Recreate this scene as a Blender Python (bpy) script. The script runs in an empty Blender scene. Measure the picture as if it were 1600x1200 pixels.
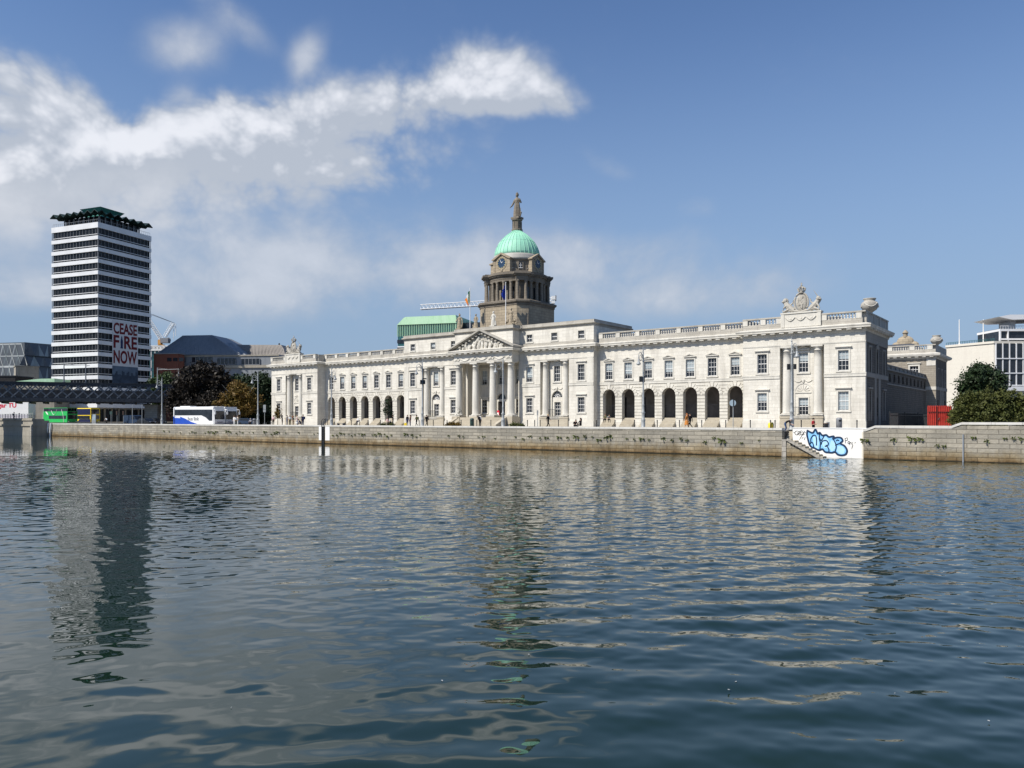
import bpy, math, random
import numpy as np
from mathutils import Vector, Matrix
rad = math.radians
RN = random.Random(11)
SC = bpy.context.scene
COL = SC.collection

# ------------------------------------------------------------------ camera, world, sun, exposure
F, CX, CY, CZ, TH, HZ = 1206.0, 78.65, -97.36, 3.5, 0.6468, 656.0
CT, ST = math.cos(TH), math.sin(TH)
cam_d = bpy.data.cameras.new('camera')
cam = bpy.data.objects.new('camera', cam_d); COL.objects.link(cam)
cam.location = (CX, CY, CZ); cam.rotation_euler = (rad(90), 0, TH)
cam_d.sensor_width = 36; cam_d.lens = F / 1600 * 36
cam_d.shift_y = (HZ - 600) / 1600
cam_d.clip_start = 0.5; cam_d.clip_end = 9000
SC.camera = cam
SC.view_settings.view_transform = 'Standard'
SC.view_settings.look = 'None'
SC.view_settings.exposure = 0.35
SC.view_settings.gamma = 1.0
SUN_EL, SUN_AZ = rad(47), rad(22)          # azimuth measured from the facade's outward normal, towards the left
sd = Vector((-math.sin(SUN_AZ) * math.cos(SUN_EL), -math.cos(SUN_AZ) * math.cos(SUN_EL), math.sin(SUN_EL)))
sun_d = bpy.data.lights.new('sun', 'SUN'); sun_d.energy = 4.6; sun_d.angle = rad(0.5); sun_d.color = (1, 0.95, 0.87)
sun = bpy.data.objects.new('sun', sun_d); COL.objects.link(sun)
sun.rotation_euler = (-sd).to_track_quat('-Z', 'Y').to_euler()
sun.location = (0, -60, 120)

def build_world():
    w = bpy.data.worlds.new('World'); SC.world = w; w.use_nodes = True
    nt = w.node_tree; N = nt.nodes; L = nt.links; N.clear()
    out = N.new('ShaderNodeOutputWorld'); bg = N.new('ShaderNodeBackground'); bg.inputs[1].default_value = SKY_STRENGTH
    L.new(bg.outputs[0], out.inputs[0])
    sky = N.new('ShaderNodeTexSky'); sky.sky_type = 'NISHITA'; sky.sun_disc = False
    sky.sun_elevation = SUN_EL; sky.sun_rotation = math.atan2(sd.x, sd.y)
    sky.altitude = 0; sky.air_density = 1.0; sky.dust_density = 0.15; sky.ozone_density = 2.5
    def cloud_group():
        g = bpy.data.node_groups.new('cloud_density', 'ShaderNodeTree')
        g.interface.new_socket('P', in_out='INPUT', socket_type='NodeSocketVector')
        g.interface.new_socket('D', in_out='OUTPUT', socket_type='NodeSocketFloat')
        g.interface.new_socket('V', in_out='OUTPUT', socket_type='NodeSocketFloat')
        n = g.nodes; l = g.links
        gi = n.new('NodeGroupInput'); go = n.new('NodeGroupOutput')
        def M(op, a, b=None, c=None):
            m = n.new('ShaderNodeMath'); m.operation = op
            for i, v in enumerate((a, b, c)):
                if v is None: continue
                if isinstance(v, (int, float)): m.inputs[i].default_value = v
                else: l.new(v, m.inputs[i])
            return m.outputs[0]
        wn = n.new('ShaderNodeTexNoise'); wn.noise_dimensions = '2D'; wn.inputs['Scale'].default_value = 5.0; wn.inputs['Detail'].default_value = 3
        l.new(gi.outputs[0], wn.inputs['Vector'])
        sub = n.new('ShaderNodeVectorMath'); sub.operation = 'SUBTRACT'; l.new(wn.outputs['Color'], sub.inputs[0]); sub.inputs[1].default_value = (.5, .5, .5)
        scl = n.new('ShaderNodeVectorMath'); scl.operation = 'MULTIPLY'; l.new(sub.outputs[0], scl.inputs[0]); scl.inputs[1].default_value = (.06, .045, 0)
        add = n.new('ShaderNodeVectorMath'); add.operation = 'ADD'; l.new(gi.outputs[0], add.inputs[0]); l.new(scl.outputs[0], add.inputs[1])
        P = add.outputs[0]
        tots = {}
        for ci, (u, v, ru, rv, ang, wt) in enumerate(CLOUDS):
            az = math.atan((u - 800) / F); el = math.atan((HZ - v) / F * math.cos(az))
            mp = n.new('ShaderNodeMapping'); mp.vector_type = 'TEXTURE'
            mp.inputs['Location'].default_value = (az, el, 0)
            mp.inputs['Rotation'].default_value = (0, 0, rad(ang))
            mp.inputs['Scale'].default_value = (ru / F * math.cos(az) ** 1.6, rv / F * math.cos(az), 1)
            l.new(P, mp.inputs['Vector'])
            ln = n.new('ShaderNodeVectorMath'); ln.operation = 'LENGTH'; l.new(mp.outputs[0], ln.inputs[0])
            mr = n.new('ShaderNodeMapRange'); mr.interpolation_type = 'SMOOTHSTEP'
            mr.inputs['From Min'].default_value = 1.5; mr.inputs['From Max'].default_value = 0.0
            mr.inputs['To Min'].default_value = 0; mr.inputs['To Max'].default_value = wt
            l.new(ln.outputs['Value'], mr.inputs['Value'])
            ly = 'D' if ci < N_CUMULUS else 'V'
            tots[ly] = M('ADD', tots[ly], mr.outputs[0]) if ly in tots else mr.outputs[0]
        def fbm(scale, detail, rough, sx, sy, off=0.0):
            st = n.new('ShaderNodeMapping'); st.inputs['Scale'].default_value = (sx, sy, 1); st.inputs['Location'].default_value = (off, off * .7, off); l.new(P, st.inputs['Vector'])
            nz = n.new('ShaderNodeTexNoise'); nz.noise_dimensions = '2D'; nz.inputs['Scale'].default_value = scale; nz.inputs['Detail'].default_value = detail; nz.inputs['Roughness'].default_value = rough
            l.new(st.outputs[0], nz.inputs['Vector']); return M('SUBTRACT', nz.outputs[0], .5)
        big = M('MULTIPLY', fbm(4.2, 3, .5, .55, 1.3, 3.1), .75)
        mid = M('MULTIPLY', fbm(9.0, 12, .58, .85, 1.1, 5.3), 1.15)
        # billows: a fractal of rounded cells
        vm = n.new('ShaderNodeMapping'); vm.inputs['Scale'].default_value = (1, 1.25, 1); l.new(P, vm.inputs['Vector'])
        vo = n.new('ShaderNodeTexVoronoi'); vo.voronoi_dimensions = '2D'; vo.feature = 'SMOOTH_F1'; vo.inputs['Smoothness'].default_value = .35
        vo.inputs['Scale'].default_value = 26.0; vo.inputs['Detail'].default_value = 2.0; vo.inputs['Roughness'].default_value = .5; vo.inputs['Lacunarity'].default_value = 2.3
        l.new(vm.outputs[0], vo.inputs['Vector'])
        puff = M('MULTIPLY', M('SUBTRACT', .76, vo.outputs['Distance']), .44)
        gate = lambda t: M('MINIMUM', M('MULTIPLY_ADD', t, 1.3, .25), 1.0)
        d = M('ADD', tots['D'], M('MULTIPLY', M('ADD', M('ADD', big, M('MULTIPLY', mid, .55)), puff), gate(tots['D'])))
        v = M('ADD', tots['V'], M('MULTIPLY', M('ADD', big, M('ADD', mid, M('MULTIPLY', puff, .35))), gate(tots['V'])))
        l.new(d, go.inputs[0]); l.new(v, go.inputs[1])
        return g
    def M(op, a, b=None, c=None):
        m = N.new('ShaderNodeMath'); m.operation = op
        for i, v in enumerate((a, b, c)):
            if v is None: continue
            if isinstance(v, (int, float)): m.inputs[i].default_value = v
            else: L.new(v, m.inputs[i])
        return m.outputs[0]
    tc = N.new('ShaderNodeTexCoord')
    def dot(vec):
        d = N.new('ShaderNodeVectorMath'); d.operation = 'DOT_PRODUCT'; L.new(tc.outputs['Generated'], d.inputs[0]); d.inputs[1].default_value = vec
        return d.outputs['Value']
    az = M('ARCTAN2', dot((CT, ST, 0)), dot((-ST, CT, 0)))
    el = M('ARCSINE', dot((0, 0, 1)))
    cp = N.new('ShaderNodeCombineXYZ'); L.new(az, cp.inputs[0]); L.new(el, cp.inputs[1])
    g = cloud_group()
    a = N.new('ShaderNodeGroup'); a.node_tree = g; L.new(cp.outputs[0], a.inputs[0])
    off = N.new('ShaderNodeVectorMath'); off.operation = 'ADD'; L.new(cp.outputs[0], off.inputs[0]); off.inputs[1].default_value = (-0.008, 0.022, 0)
    b = N.new('ShaderNodeGroup'); b.node_tree = g; L.new(off.outputs[0], b.inputs[0])
    def mr(v, f0, f1, t0, t1):
        m = N.new('ShaderNodeMapRange'); m.interpolation_type = 'SMOOTHSTEP'
        for k, q in zip(('From Min', 'From Max', 'To Min', 'To Max'), (f0, f1, t0, t1)): m.inputs[k].default_value = q
        L.new(v, m.inputs['Value']); return m.outputs[0]
    a1 = mr(a.outputs[0], 0.06, 0.70, 0, 0.92)
    a2 = mr(a.outputs[1], 0.02, 0.90, 0, 0.78)
    alpha = M('SUBTRACT', 1.0, M('MULTIPLY', M('SUBTRACT', 1.0, a1), M('SUBTRACT', 1.0, a2)))
    edge_light = mr(M('SUBTRACT', a.outputs[0], b.outputs[0]), -0.20, 0.72, 0.0, 1.0)
    thick = mr(a.outputs[0], 0.30, 1.15, 0.15, 1.0)
    light = M('MULTIPLY', M('MULTIPLY_ADD', edge_light, 0.78, 0.10), thick)
    light = M('MAXIMUM', light, mr(a.outputs[1], .3, 1.3, .12, .5))
    cm = N.new('ShaderNodeMix'); cm.data_type = 'RGBA'
    k = 1.0 / SKY_STRENGTH
    cm.inputs['A'].default_value = (0.345 * k, 0.385 * k, 0.45 * k, 1); cm.inputs['B'].default_value = (0.74 * k, 0.75 * k, 0.79 * k, 1)
    L.new(light, cm.inputs['Factor'])
    hs = N.new('ShaderNodeHueSaturation'); hs.inputs['Saturation'].default_value = SKY_SAT; hs.inputs['Value'].default_value = SKY_VAL
    L.new(sky.outputs[0], hs.inputs['Color'])
    tn = N.new('ShaderNodeMix'); tn.data_type = 'RGBA'; tn.blend_type = 'MULTIPLY'; tn.inputs['Factor'].default_value = 1; L.new(hs.outputs[0], tn.inputs['A']); tn.inputs['B'].default_value = (1.02, 1.08, 1.22, 1)
    # thin vapour low over the horizon
    hz = N.new('ShaderNodeMix'); hz.data_type = 'RGBA'
    L.new(mr(el, 0.0, 0.52, 0.93, 0.0), hz.inputs['Factor'])
    L.new(tn.outputs['Result'], hz.inputs['A']); hz.inputs['B'].default_value = (0.225 * k, 0.315 * k, 0.445 * k, 1)
    mx = N.new('ShaderNodeMix'); mx.data_type = 'RGBA'
    L.new(alpha, mx.inputs['Factor']); L.new(hz.outputs['Result'], mx.inputs['A']); L.new(cm.outputs['Result'], mx.inputs['B'])
    L.new(mx.outputs['Result'], bg.inputs[0])

SKY_STRENGTH, SKY_SAT, SKY_VAL = 0.08, 1.04, 1.05
# clouds of that day: (bearing, height, width, depth, tilt, weight), bearings given on a 1600-wide panorama centred on the view
N_CUMULUS = 13
CLOUDS = [(0, 165, 165, 85, -4, .62), (110, 190, 90, 60, -20, .40), (60, 270, 190, 60, 22, .56), (200, 235, 130, 52, 22, .60), (340, 215, 150, 60, 16, .62),
          (450, 225, 190, 66, 8, .50), (590, 160, 170, 50, 8, .66), (758, 120, 84, 56, -4, .92), (832, 150, 72, 32, -6, .66), (560, 265, 200, 46, 10, .40), (352, 160, 34, 24, 0, .45),
          (300, 300, 330, 60, 4, .42), (40, 320, 300, 50, 0, .34),
          (150, 335, 420, 90, 0, .50), (300, 330, 400, 80, 2, .30), (650, 372, 260, 56, 4, .40), (920, 388, 200, 32, 0, .40), (460, 430, 420, 60, 3, .42),
          (740, 452, 480, 60, 2, .42), (1060, 446, 220, 44, 0, .34), (1150, 475, 150, 32, 0, .28), (280, 475, 300, 46, 0, .30), (10, 455, 180, 36, 0, .34),
          (290, 75, 62, 36, 10, .58), (478, 85, 28, 42, -30, .60), (284, 148, 28, 24, 0, .48), (350, 22, 80, 26, -20, .40), (1085, 333, 44, 18, 0, .36), (940, 255, 60, 20, -20, .32)]
build_world()

# ------------------------------------------------------------------ placing helpers
def at_y(u, Y):
    t = (u - 800) / F; wx = t * CT - ST; wy = t * ST + CT
    b = (Y - CY) / wy
    return CX + wx * b
def at_d(u, b):
    t = (u - 800) / F
    return CX + (t * CT - ST) * b, (t * ST + CT) * b + CY
def zof(v, b): return CZ + (HZ - v) * b / F
def facing(u, b, ang=0.0):                   # a frame at ground zero: local x to the right, local y away, turned by ang
    x, y = at_d(u, b)
    return Matrix.Translation((x, y, 0)) @ Matrix.Rotation(TH + ang, 4, 'Z')

# ------------------------------------------------------------------ materials
MATS = {}
def nodemat(name, rough=0.8, spec=0.3):
    m = bpy.data.materials.new(name); m.use_nodes = True
    nt = m.node_tree; p = nt.nodes['Principled BSDF']
    p.inputs['Roughness'].default_value = rough
    p.inputs['Specular IOR Level'].default_value = spec
    MATS[name] = m
    return m, nt, p
def ramp_mix(nt, fac, a, b):
    mx = nt.nodes.new('ShaderNodeMix'); mx.data_type = 'RGBA'
    nt.links.new(fac, mx.inputs['Factor'])
    for k, v in (('A', a), ('B', b)):
        if isinstance(v, tuple): mx.inputs[k].default_value = (*v, 1)
        else: nt.links.new(v, mx.inputs[k])
    return mx.outputs['Result']
def noise(nt, scale, detail=4, rough=.55, stretch=(1, 1, 1), lo=.35, hi=.65, coord='Object'):
    tc = nt.nodes.new('ShaderNodeTexCoord'); mp = nt.nodes.new('ShaderNodeMapping'); mp.inputs['Scale'].default_value = stretch
    nt.links.new(tc.outputs[coord], mp.inputs['Vector'])
    n = nt.nodes.new('ShaderNodeTexNoise'); n.inputs['Scale'].default_value = scale; n.inputs['Detail'].default_value = detail; n.inputs['Roughness'].default_value = rough
    nt.links.new(mp.outputs[0], n.inputs['Vector'])
    r = nt.nodes.new('ShaderNodeMapRange'); r.inputs['From Min'].default_value = lo; r.inputs['From Max'].default_value = hi
    nt.links.new(n.outputs[0], r.inputs['Value'])
    return r.outputs[0]
def plain(name, c, rough=.7, spec=.3, var=.25, scale=1.5, metal=0.0):
    m, nt, p = nodemat(name, rough, spec)
    p.inputs['Metallic'].default_value = metal
    d = tuple(x * (1 - var) for x in c); e = tuple(min(1, x * (1 + var * .6)) for x in c)
    nt.links.new(ramp_mix(nt, noise(nt, scale), d, e), p.inputs['Base Color'])
    return m
def bricks_uv(nt):
    tc = nt.nodes.new('ShaderNodeTexCoord'); sp = nt.nodes.new('ShaderNodeSeparateXYZ'); nt.links.new(tc.outputs['Object'], sp.inputs[0])
    ad = nt.nodes.new('ShaderNodeMath'); ad.operation = 'ADD'; nt.links.new(sp.outputs[0], ad.inputs[0]); nt.links.new(sp.outputs[1], ad.inputs[1])
    cb = nt.nodes.new('ShaderNodeCombineXYZ'); nt.links.new(ad.outputs[0], cb.inputs[0]); nt.links.new(sp.outputs[2], cb.inputs[1])
    return cb.outputs[0], sp.outputs[2]
def stone(name, c1, c2, joint, bw, bh, mortar=.015, stain=(.3, .28, .24), stain_amt=.5, bump=.02, rough=.85, streak=True, fine=.35):
    m, nt, p = nodemat(name, rough, .2)
    vec, zz = bricks_uv(nt)
    b = nt.nodes.new('ShaderNodeTexBrick'); nt.links.new(vec, b.inputs['Vector'])
    b.inputs['Color1'].default_value = (*c1, 1); b.inputs['Color2'].default_value = (*c2, 1); b.inputs['Mortar'].default_value = (*joint, 1)
    b.inputs['Scale'].default_value = 1; b.inputs['Brick Width'].default_value = bw; b.inputs['Row Height'].default_value = bh
    b.inputs['Mortar Size'].default_value = mortar; b.inputs['Mortar Smooth'].default_value = .4; b.inputs['Bias'].default_value = 0
    col = b.outputs['Color']
    s1 = noise(nt, .7, 6, .65, (1, 1, .18) if streak else (1, 1, 1), .48, .78)
    amt = nt.nodes.new('ShaderNodeMath'); amt.operation = 'MULTIPLY'; nt.links.new(s1, amt.inputs[0]); amt.inputs[1].default_value = stain_amt; amt.use_clamp = True
    col = ramp_mix(nt, amt.outputs[0], col, stain)
    n2 = noise(nt, 3.5, 8, .7, (1, 1, 1), .35, .75)
    am2 = nt.nodes.new('ShaderNodeMath'); am2.operation = 'MULTIPLY'; nt.links.new(n2, am2.inputs[0]); am2.inputs[1].default_value = fine; am2.use_clamp = True
    dark = tuple(x * .68 for x in c1)
    col = ramp_mix(nt, am2.outputs[0], col, dark)
    nt.links.new(col, p.inputs['Base Color'])
    bp = nt.nodes.new('ShaderNodeBump'); bp.inputs['Strength'].default_value = .6; bp.inputs['Distance'].default_value = bump
    iv = nt.nodes.new('ShaderNodeMath'); iv.operation = 'SUBTRACT'; iv.inputs[0].default_value = 1; nt.links.new(b.outputs['Fac'], iv.inputs[1])
    ad = nt.nodes.new('ShaderNodeMath'); ad.operation = 'ADD'; nt.links.new(iv.outputs[0], ad.inputs[0]); nt.links.new(n2, ad.inputs[1])
    nt.links.new(ad.outputs[0], bp.inputs['Height']); nt.links.new(bp.outputs[0], p.inputs['Normal'])
    return m, nt, p, col
stone('portland', (.73, .695, .615), (.63, .595, .52), (.44, .41, .35), 1.25, .46, .010, (.34, .315, .27), .95, .012, fine=.55)
stone('portland_trim', (.66, .63, .56), (.60, .57, .50), (.45, .42, .36), 1.6, 3.0, .008, (.26, .245, .21), .75, .008, fine=.5)
stone('weathered', (.40, .375, .325), (.47, .44, .38), (.28, .25, .21), 1.5, .8, .012, (.17, .155, .135), .75, .015)
stone('rustic', (.72, .685, .60), (.62, .585, .51), (.40, .37, .31), 1.3, .445, .012, (.36, .33, .275), .9, .012, fine=.55)
stone('drum_stone', (.25, .215, .17), (.19, .165, .13), (.12, .10, .08), 1.0, .45, .02, (.10, .085, .07), .8, .02)
stone('drum_warm', (.42, .35, .25), (.33, .275, .20), (.17, .14, .10), 1.0, .45, .022, (.16, .13, .10), .55, .02)
stone('shaded_flank', (.115, .105, .095), (.15, .135, .115), (.08, .072, .062), .7, .3, .03, (.055, .052, .05), .7, .03)  # flank rubble, its base colour darkened to carry the shade of that side
stone('south_rubble', (.30, .265, .215), (.37, .33, .265), (.22, .19, .15), .9, .33, .02, (.2, .18, .145), .5, .03)
stone('shaded_flank_trim', (.30, .285, .26), (.27, .255, .23), (.2, .18, .16), 1.4, .7, .01, (.14, .13, .12), .6, .01)  # flank trim, shade of the side mixed into the stone colour
stone('step_stone', (.50, .45, .355), (.44, .39, .30), (.3, .26, .2), 1.6, .16, .012, (.26, .225, .17), .75, .01)
stone('pier_stone', (.42, .39, .34), (.36, .33, .28), (.2, .18, .15), 1.1, .5, .03, (.2, .18, .15), .6, .03)
stone('quay_coping', (.66, .64, .59), (.58, .56, .51), (.4, .38, .33), 1.9, .5, .015, (.4, .37, .32), .5, .01)
stone('concrete', (.36, .33, .27), (.33, .30, .25), (.22, .2, .16), 5, 1.1, .02, (.18, .165, .13), .9, .01)
stone('red_brick', (.26, .085, .05), (.21, .07, .045), (.17, .1, .08), .24, .08, .012, (.12, .05, .035), .5, .004)
stone('panel_white', (.82, .80, .76), (.79, .77, .73), (.7, .67, .62), 2.2, 1.1, .012, (.66, .60, .50), .35, .004, .7)
stone('white_panel', (.70, .655, .56), (.68, .635, .545), (.56, .52, .45), 2.2, 1.1, .014, (.55, .50, .42), .4, .004, .7)

def quay_material():
    # granite courses; the foot is browned by the tide up to a ragged line
    m, nt, p, col = stone('quay_stone', (.42, .38, .305), (.24, .225, .19), (.13, .115, .09), 1.5, .385, .03, (.13, .12, .10), 1.0, .05, fine=.75)
    vec, zz = bricks_uv(nt)
    nz = noise(nt, .9, 6, .7, (1, 1, .5), .2, .8)
    def lvl(lo, hi, k):
        ad = nt.nodes.new('ShaderNodeMath'); ad.operation = 'MULTIPLY_ADD'; nt.links.new(nz, ad.inputs[0]); ad.inputs[1].default_value = k; nt.links.new(zz, ad.inputs[2])
        r = nt.nodes.new('ShaderNodeMapRange'); r.inputs['From Min'].default_value = hi; r.inputs['From Max'].default_value = lo
        nt.links.new(ad.outputs[0], r.inputs['Value']); return r.outputs[0]
    def tint(col, f, c):                                         # keep the courses, change their colour
        mx = nt.nodes.new('ShaderNodeMix'); mx.data_type = 'RGBA'; mx.blend_type = 'MULTIPLY'
        nt.links.new(f, mx.inputs['Factor']); nt.links.new(col, mx.inputs['A']); nt.links.new(c, mx.inputs['B']); return mx.outputs['Result']
    b2 = ramp_mix(nt, noise(nt, 1.7, 7, .7, (1, 1, .6), .3, .7), (.66, .56, .42), (1.0, .90, .72))
    col = tint(col, lvl(1.15, 1.75, 1.1), b2)
    b3 = ramp_mix(nt, noise(nt, 2.6, 6, .7, (1, 1, .5), .3, .7), (.46, .36, .24), (.80, .66, .47))
    col = tint(col, lvl(.45, .95, .7), b3)
    f4 = lvl(.12, .22, .15)
    col = ramp_mix(nt, f4, col, (.035, .03, .02))
    nt.links.new(col, p.inputs['Base Color'])
quay_material()

def copper(name, c1, c2, c3):
    m, nt, p = nodemat(name, .55, .3)
    col = ramp_mix(nt, noise(nt, 1.1, 6, .6, (1, 1, .25), .3, .7), c1, c2)
    col = ramp_mix(nt, noise(nt, 5, 5, .7, (1, 1, .15), .55, .85), col, c3)
    nt.links.new(col, p.inputs['Base Color'])
copper('verdigris', (.25, .56, .41), (.36, .66, .48), (.17, .42, .33))
copper('pale_copper', (.40, .64, .40), (.50, .72, .50), (.30, .46, .30))
copper('dark_copper', (.012, .028, .027), (.018, .042, .038), (.009, .02, .02))
copper('hat_copper', (.05, .21, .17), (.07, .26, .2), (.04, .14, .12))
copper('lead', (.36, .35, .31), (.42, .40, .36), (.26, .25, .22))
copper('zinc', (.19, .205, .225), (.25, .265, .28), (.13, .14, .15))
copper('zinc_brown', (.20, .18, .16), (.24, .215, .19), (.13, .115, .10))
def glass(name, c=(.012, .014, .018), rough=.06):
    m, nt, p = nodemat(name, rough, .5)
    nt.links.new(ramp_mix(nt, noise(nt, 1.2, 3), c, tuple(x * 2.2 for x in c)), p.inputs['Base Color'])
glass('dark_glass'); glass('tower_glass', (.007, .008, .010), .2); MATS['tower_glass'].node_tree.nodes['Principled BSDF'].inputs['Specular IOR Level'].default_value = .18
glass('green_glass', (.02, .07, .075), .1)
plain('white_paint', (.80, .79, .76), .5, .4, .06)
plain('blind', (.34, .39, .41), .8, .2, .12, .8)
plain('tower_white', (.70, .70, .70), .55, .3, .08, .3)
plain('mullion', (.22, .225, .235), .5, .4, .1)
plain('black_iron', (.02, .021, .023), .5, .4, .3)
plain('bridge_iron', (.042, .048, .058), .6, .3, .35, 2)
plain('bridge_lattice', (.15, .165, .185), .6, .3, .3, 2)
plain('lamp_grey', (.33, .345, .345), .45, .5, .15, 3)
plain('asphalt', (.055, .055, .056), .9, .2, .2, .6)
plain('paving', (.34, .32, .285), .85, .2, .18, .8)
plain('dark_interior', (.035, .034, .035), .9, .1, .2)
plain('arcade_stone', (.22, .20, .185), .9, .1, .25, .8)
plain('slate', (.07, .075, .085), .6, .3, .25, 1.2)
plain('rubber', (.02, .02, .02), .8, .2, .1)
plain('steel', (.5, .5, .5), .35, .5, .1, 2, .6)
plain('red_paint', (.50, .06, .045), .5, .4, .18, 1.2)
plain('yellow_paint', (.85, .62, .03), .4, .5, .05)
plain('green_paint', (.02, .42, .09), .35, .5, .08)
plain('blue_paint', (.015, .07, .42), .35, .5, .08)
plain('navy_paint', (.012, .015, .06), .35, .5, .1)
plain('silver_paint', (.50, .48, .52), .35, .5, .06)
plain('car_black', (.012, .012, .014), .2, .5, .1)
plain('car_blue', (.03, .05, .09), .25, .5, .1)
plain('car_white', (.75, .75, .74), .3, .5, .04)
plain('sign_back', (.38, .47, .53), .45, .5, .1)
plain('green_bin', (.03, .07, .06), .5, .4, .2)
plain('crane_white', (.78, .77, .74), .5, .4, .05)
plain('crane_orange', (.62, .30, .07), .5, .4, .15)
plain('facet_pale', (.58, .60, .58), .3, .5, .15, .3)
plain('facet_mid', (.28, .32, .32), .3, .5, .15, .3)
plain('facet_dark', (.10, .11, .12), .3, .5, .15, .3)
plain('text_red', (.13, .010, .014), .6, .2, .1)
plain('text_navy', (.015, .025, .085), .6, .2, .1)
plain('sign_red', (.62, .02, .05), .5, .3, .05)
plain('banner_white', (.56, .565, .57), .7, .2, .06, .2)
plain('banner_blue', (.10, .14, .19), .7, .2, .25, .4)
plain('banner_dark', (.045, .065, .095), .7, .2, .3, .6)
plain('spray_black', (.012, .014, .02), .6, .2, .1)
plain('spray_navy', (.012, .035, .085), .6, .2, .1)
plain('spray_blue', (.24, .52, .82), .6, .2, .10, 2)
plain('spray_pale', (.42, .68, .90), .6, .2, .08, 2)
plain('flag_green', (.02, .16, .07), .8, .1, .1); plain('flag_white', (.7, .7, .68), .8, .1, .05); plain('flag_orange', (.65, .22, .03), .8, .1, .1)
plain('flag_blue', (.012, .03, .22), .8, .1, .1); plain('flag_yellow', (.8, .62, .05), .8, .1, .05)
plain('clock_blue', (.018, .045, .09), .4, .4, .15); plain('gold', (.75, .62, .25), .4, .5, .1)
plain('skin', (.50, .31, .22), .6, .3, .08, 8); plain('hair_black', (.015, .012, .01), .6, .3, .2); plain('hair_brown', (.10, .045, .02), .6, .3, .2)
plain('hair_ginger', (.28, .10, .03), .6, .3, .2); plain('hair_grey', (.42, .40, .38), .6, .3, .1); plain('hair_blond', (.45, .32, .16), .6, .3, .1)
for nm, c in dict(black=(.014, .014, .016), navy=(.02, .025, .07), white=(.72, .72, .70), pink=(.62, .42, .42), grey=(.26, .27, .29), denim=(.05, .085, .17),
                  red=(.36, .03, .04), orange=(.50, .20, .05), cream=(.62, .55, .44), brown=(.12, .07, .05), olive=(.10, .10, .05), blue=(.06, .12, .32), shoe=(.03, .025, .022)).items():
    plain('cloth_' + nm, c, .85, .1, .15, 6)
def leaf(name, c1, c2, c3):
    m, nt, p = nodemat(name, .6, .25)
    col = ramp_mix(nt, noise(nt, .55, 4, .6, (1, 1, 1), .3, .7), c1, c2)
    col = ramp_mix(nt, noise(nt, 4.0, 2, .5, (1, 1, 1), .55, .8), col, c3)
    nt.links.new(col, p.inputs['Base Color'])
    p.inputs['Subsurface Weight'].default_value = 0.0
leaf('leaf_copper', (.016, .012, .010), (.026, .020, .013), (.040, .034, .020))
leaf('leaf_orange', (.10, .075, .012), (.15, .078, .014), (.06, .07, .014))
leaf('leaf_green', (.03, .055, .018), (.045, .072, .02), (.06, .085, .03))
leaf('leaf_dark', (.014, .028, .011), (.024, .042, .015), (.040, .060, .022))
leaf('leaf_hedge', (.058, .072, .018), (.075, .080, .02), (.10, .105, .03))
leaf('leaf_weed', (.11, .15, .035), (.15, .18, .05), (.17, .15, .06))
plain('bark', (.10, .08, .06), .9, .1, .3, 2); plain('pale_bark', (.42, .39, .33), .9, .1, .25, 2)

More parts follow.
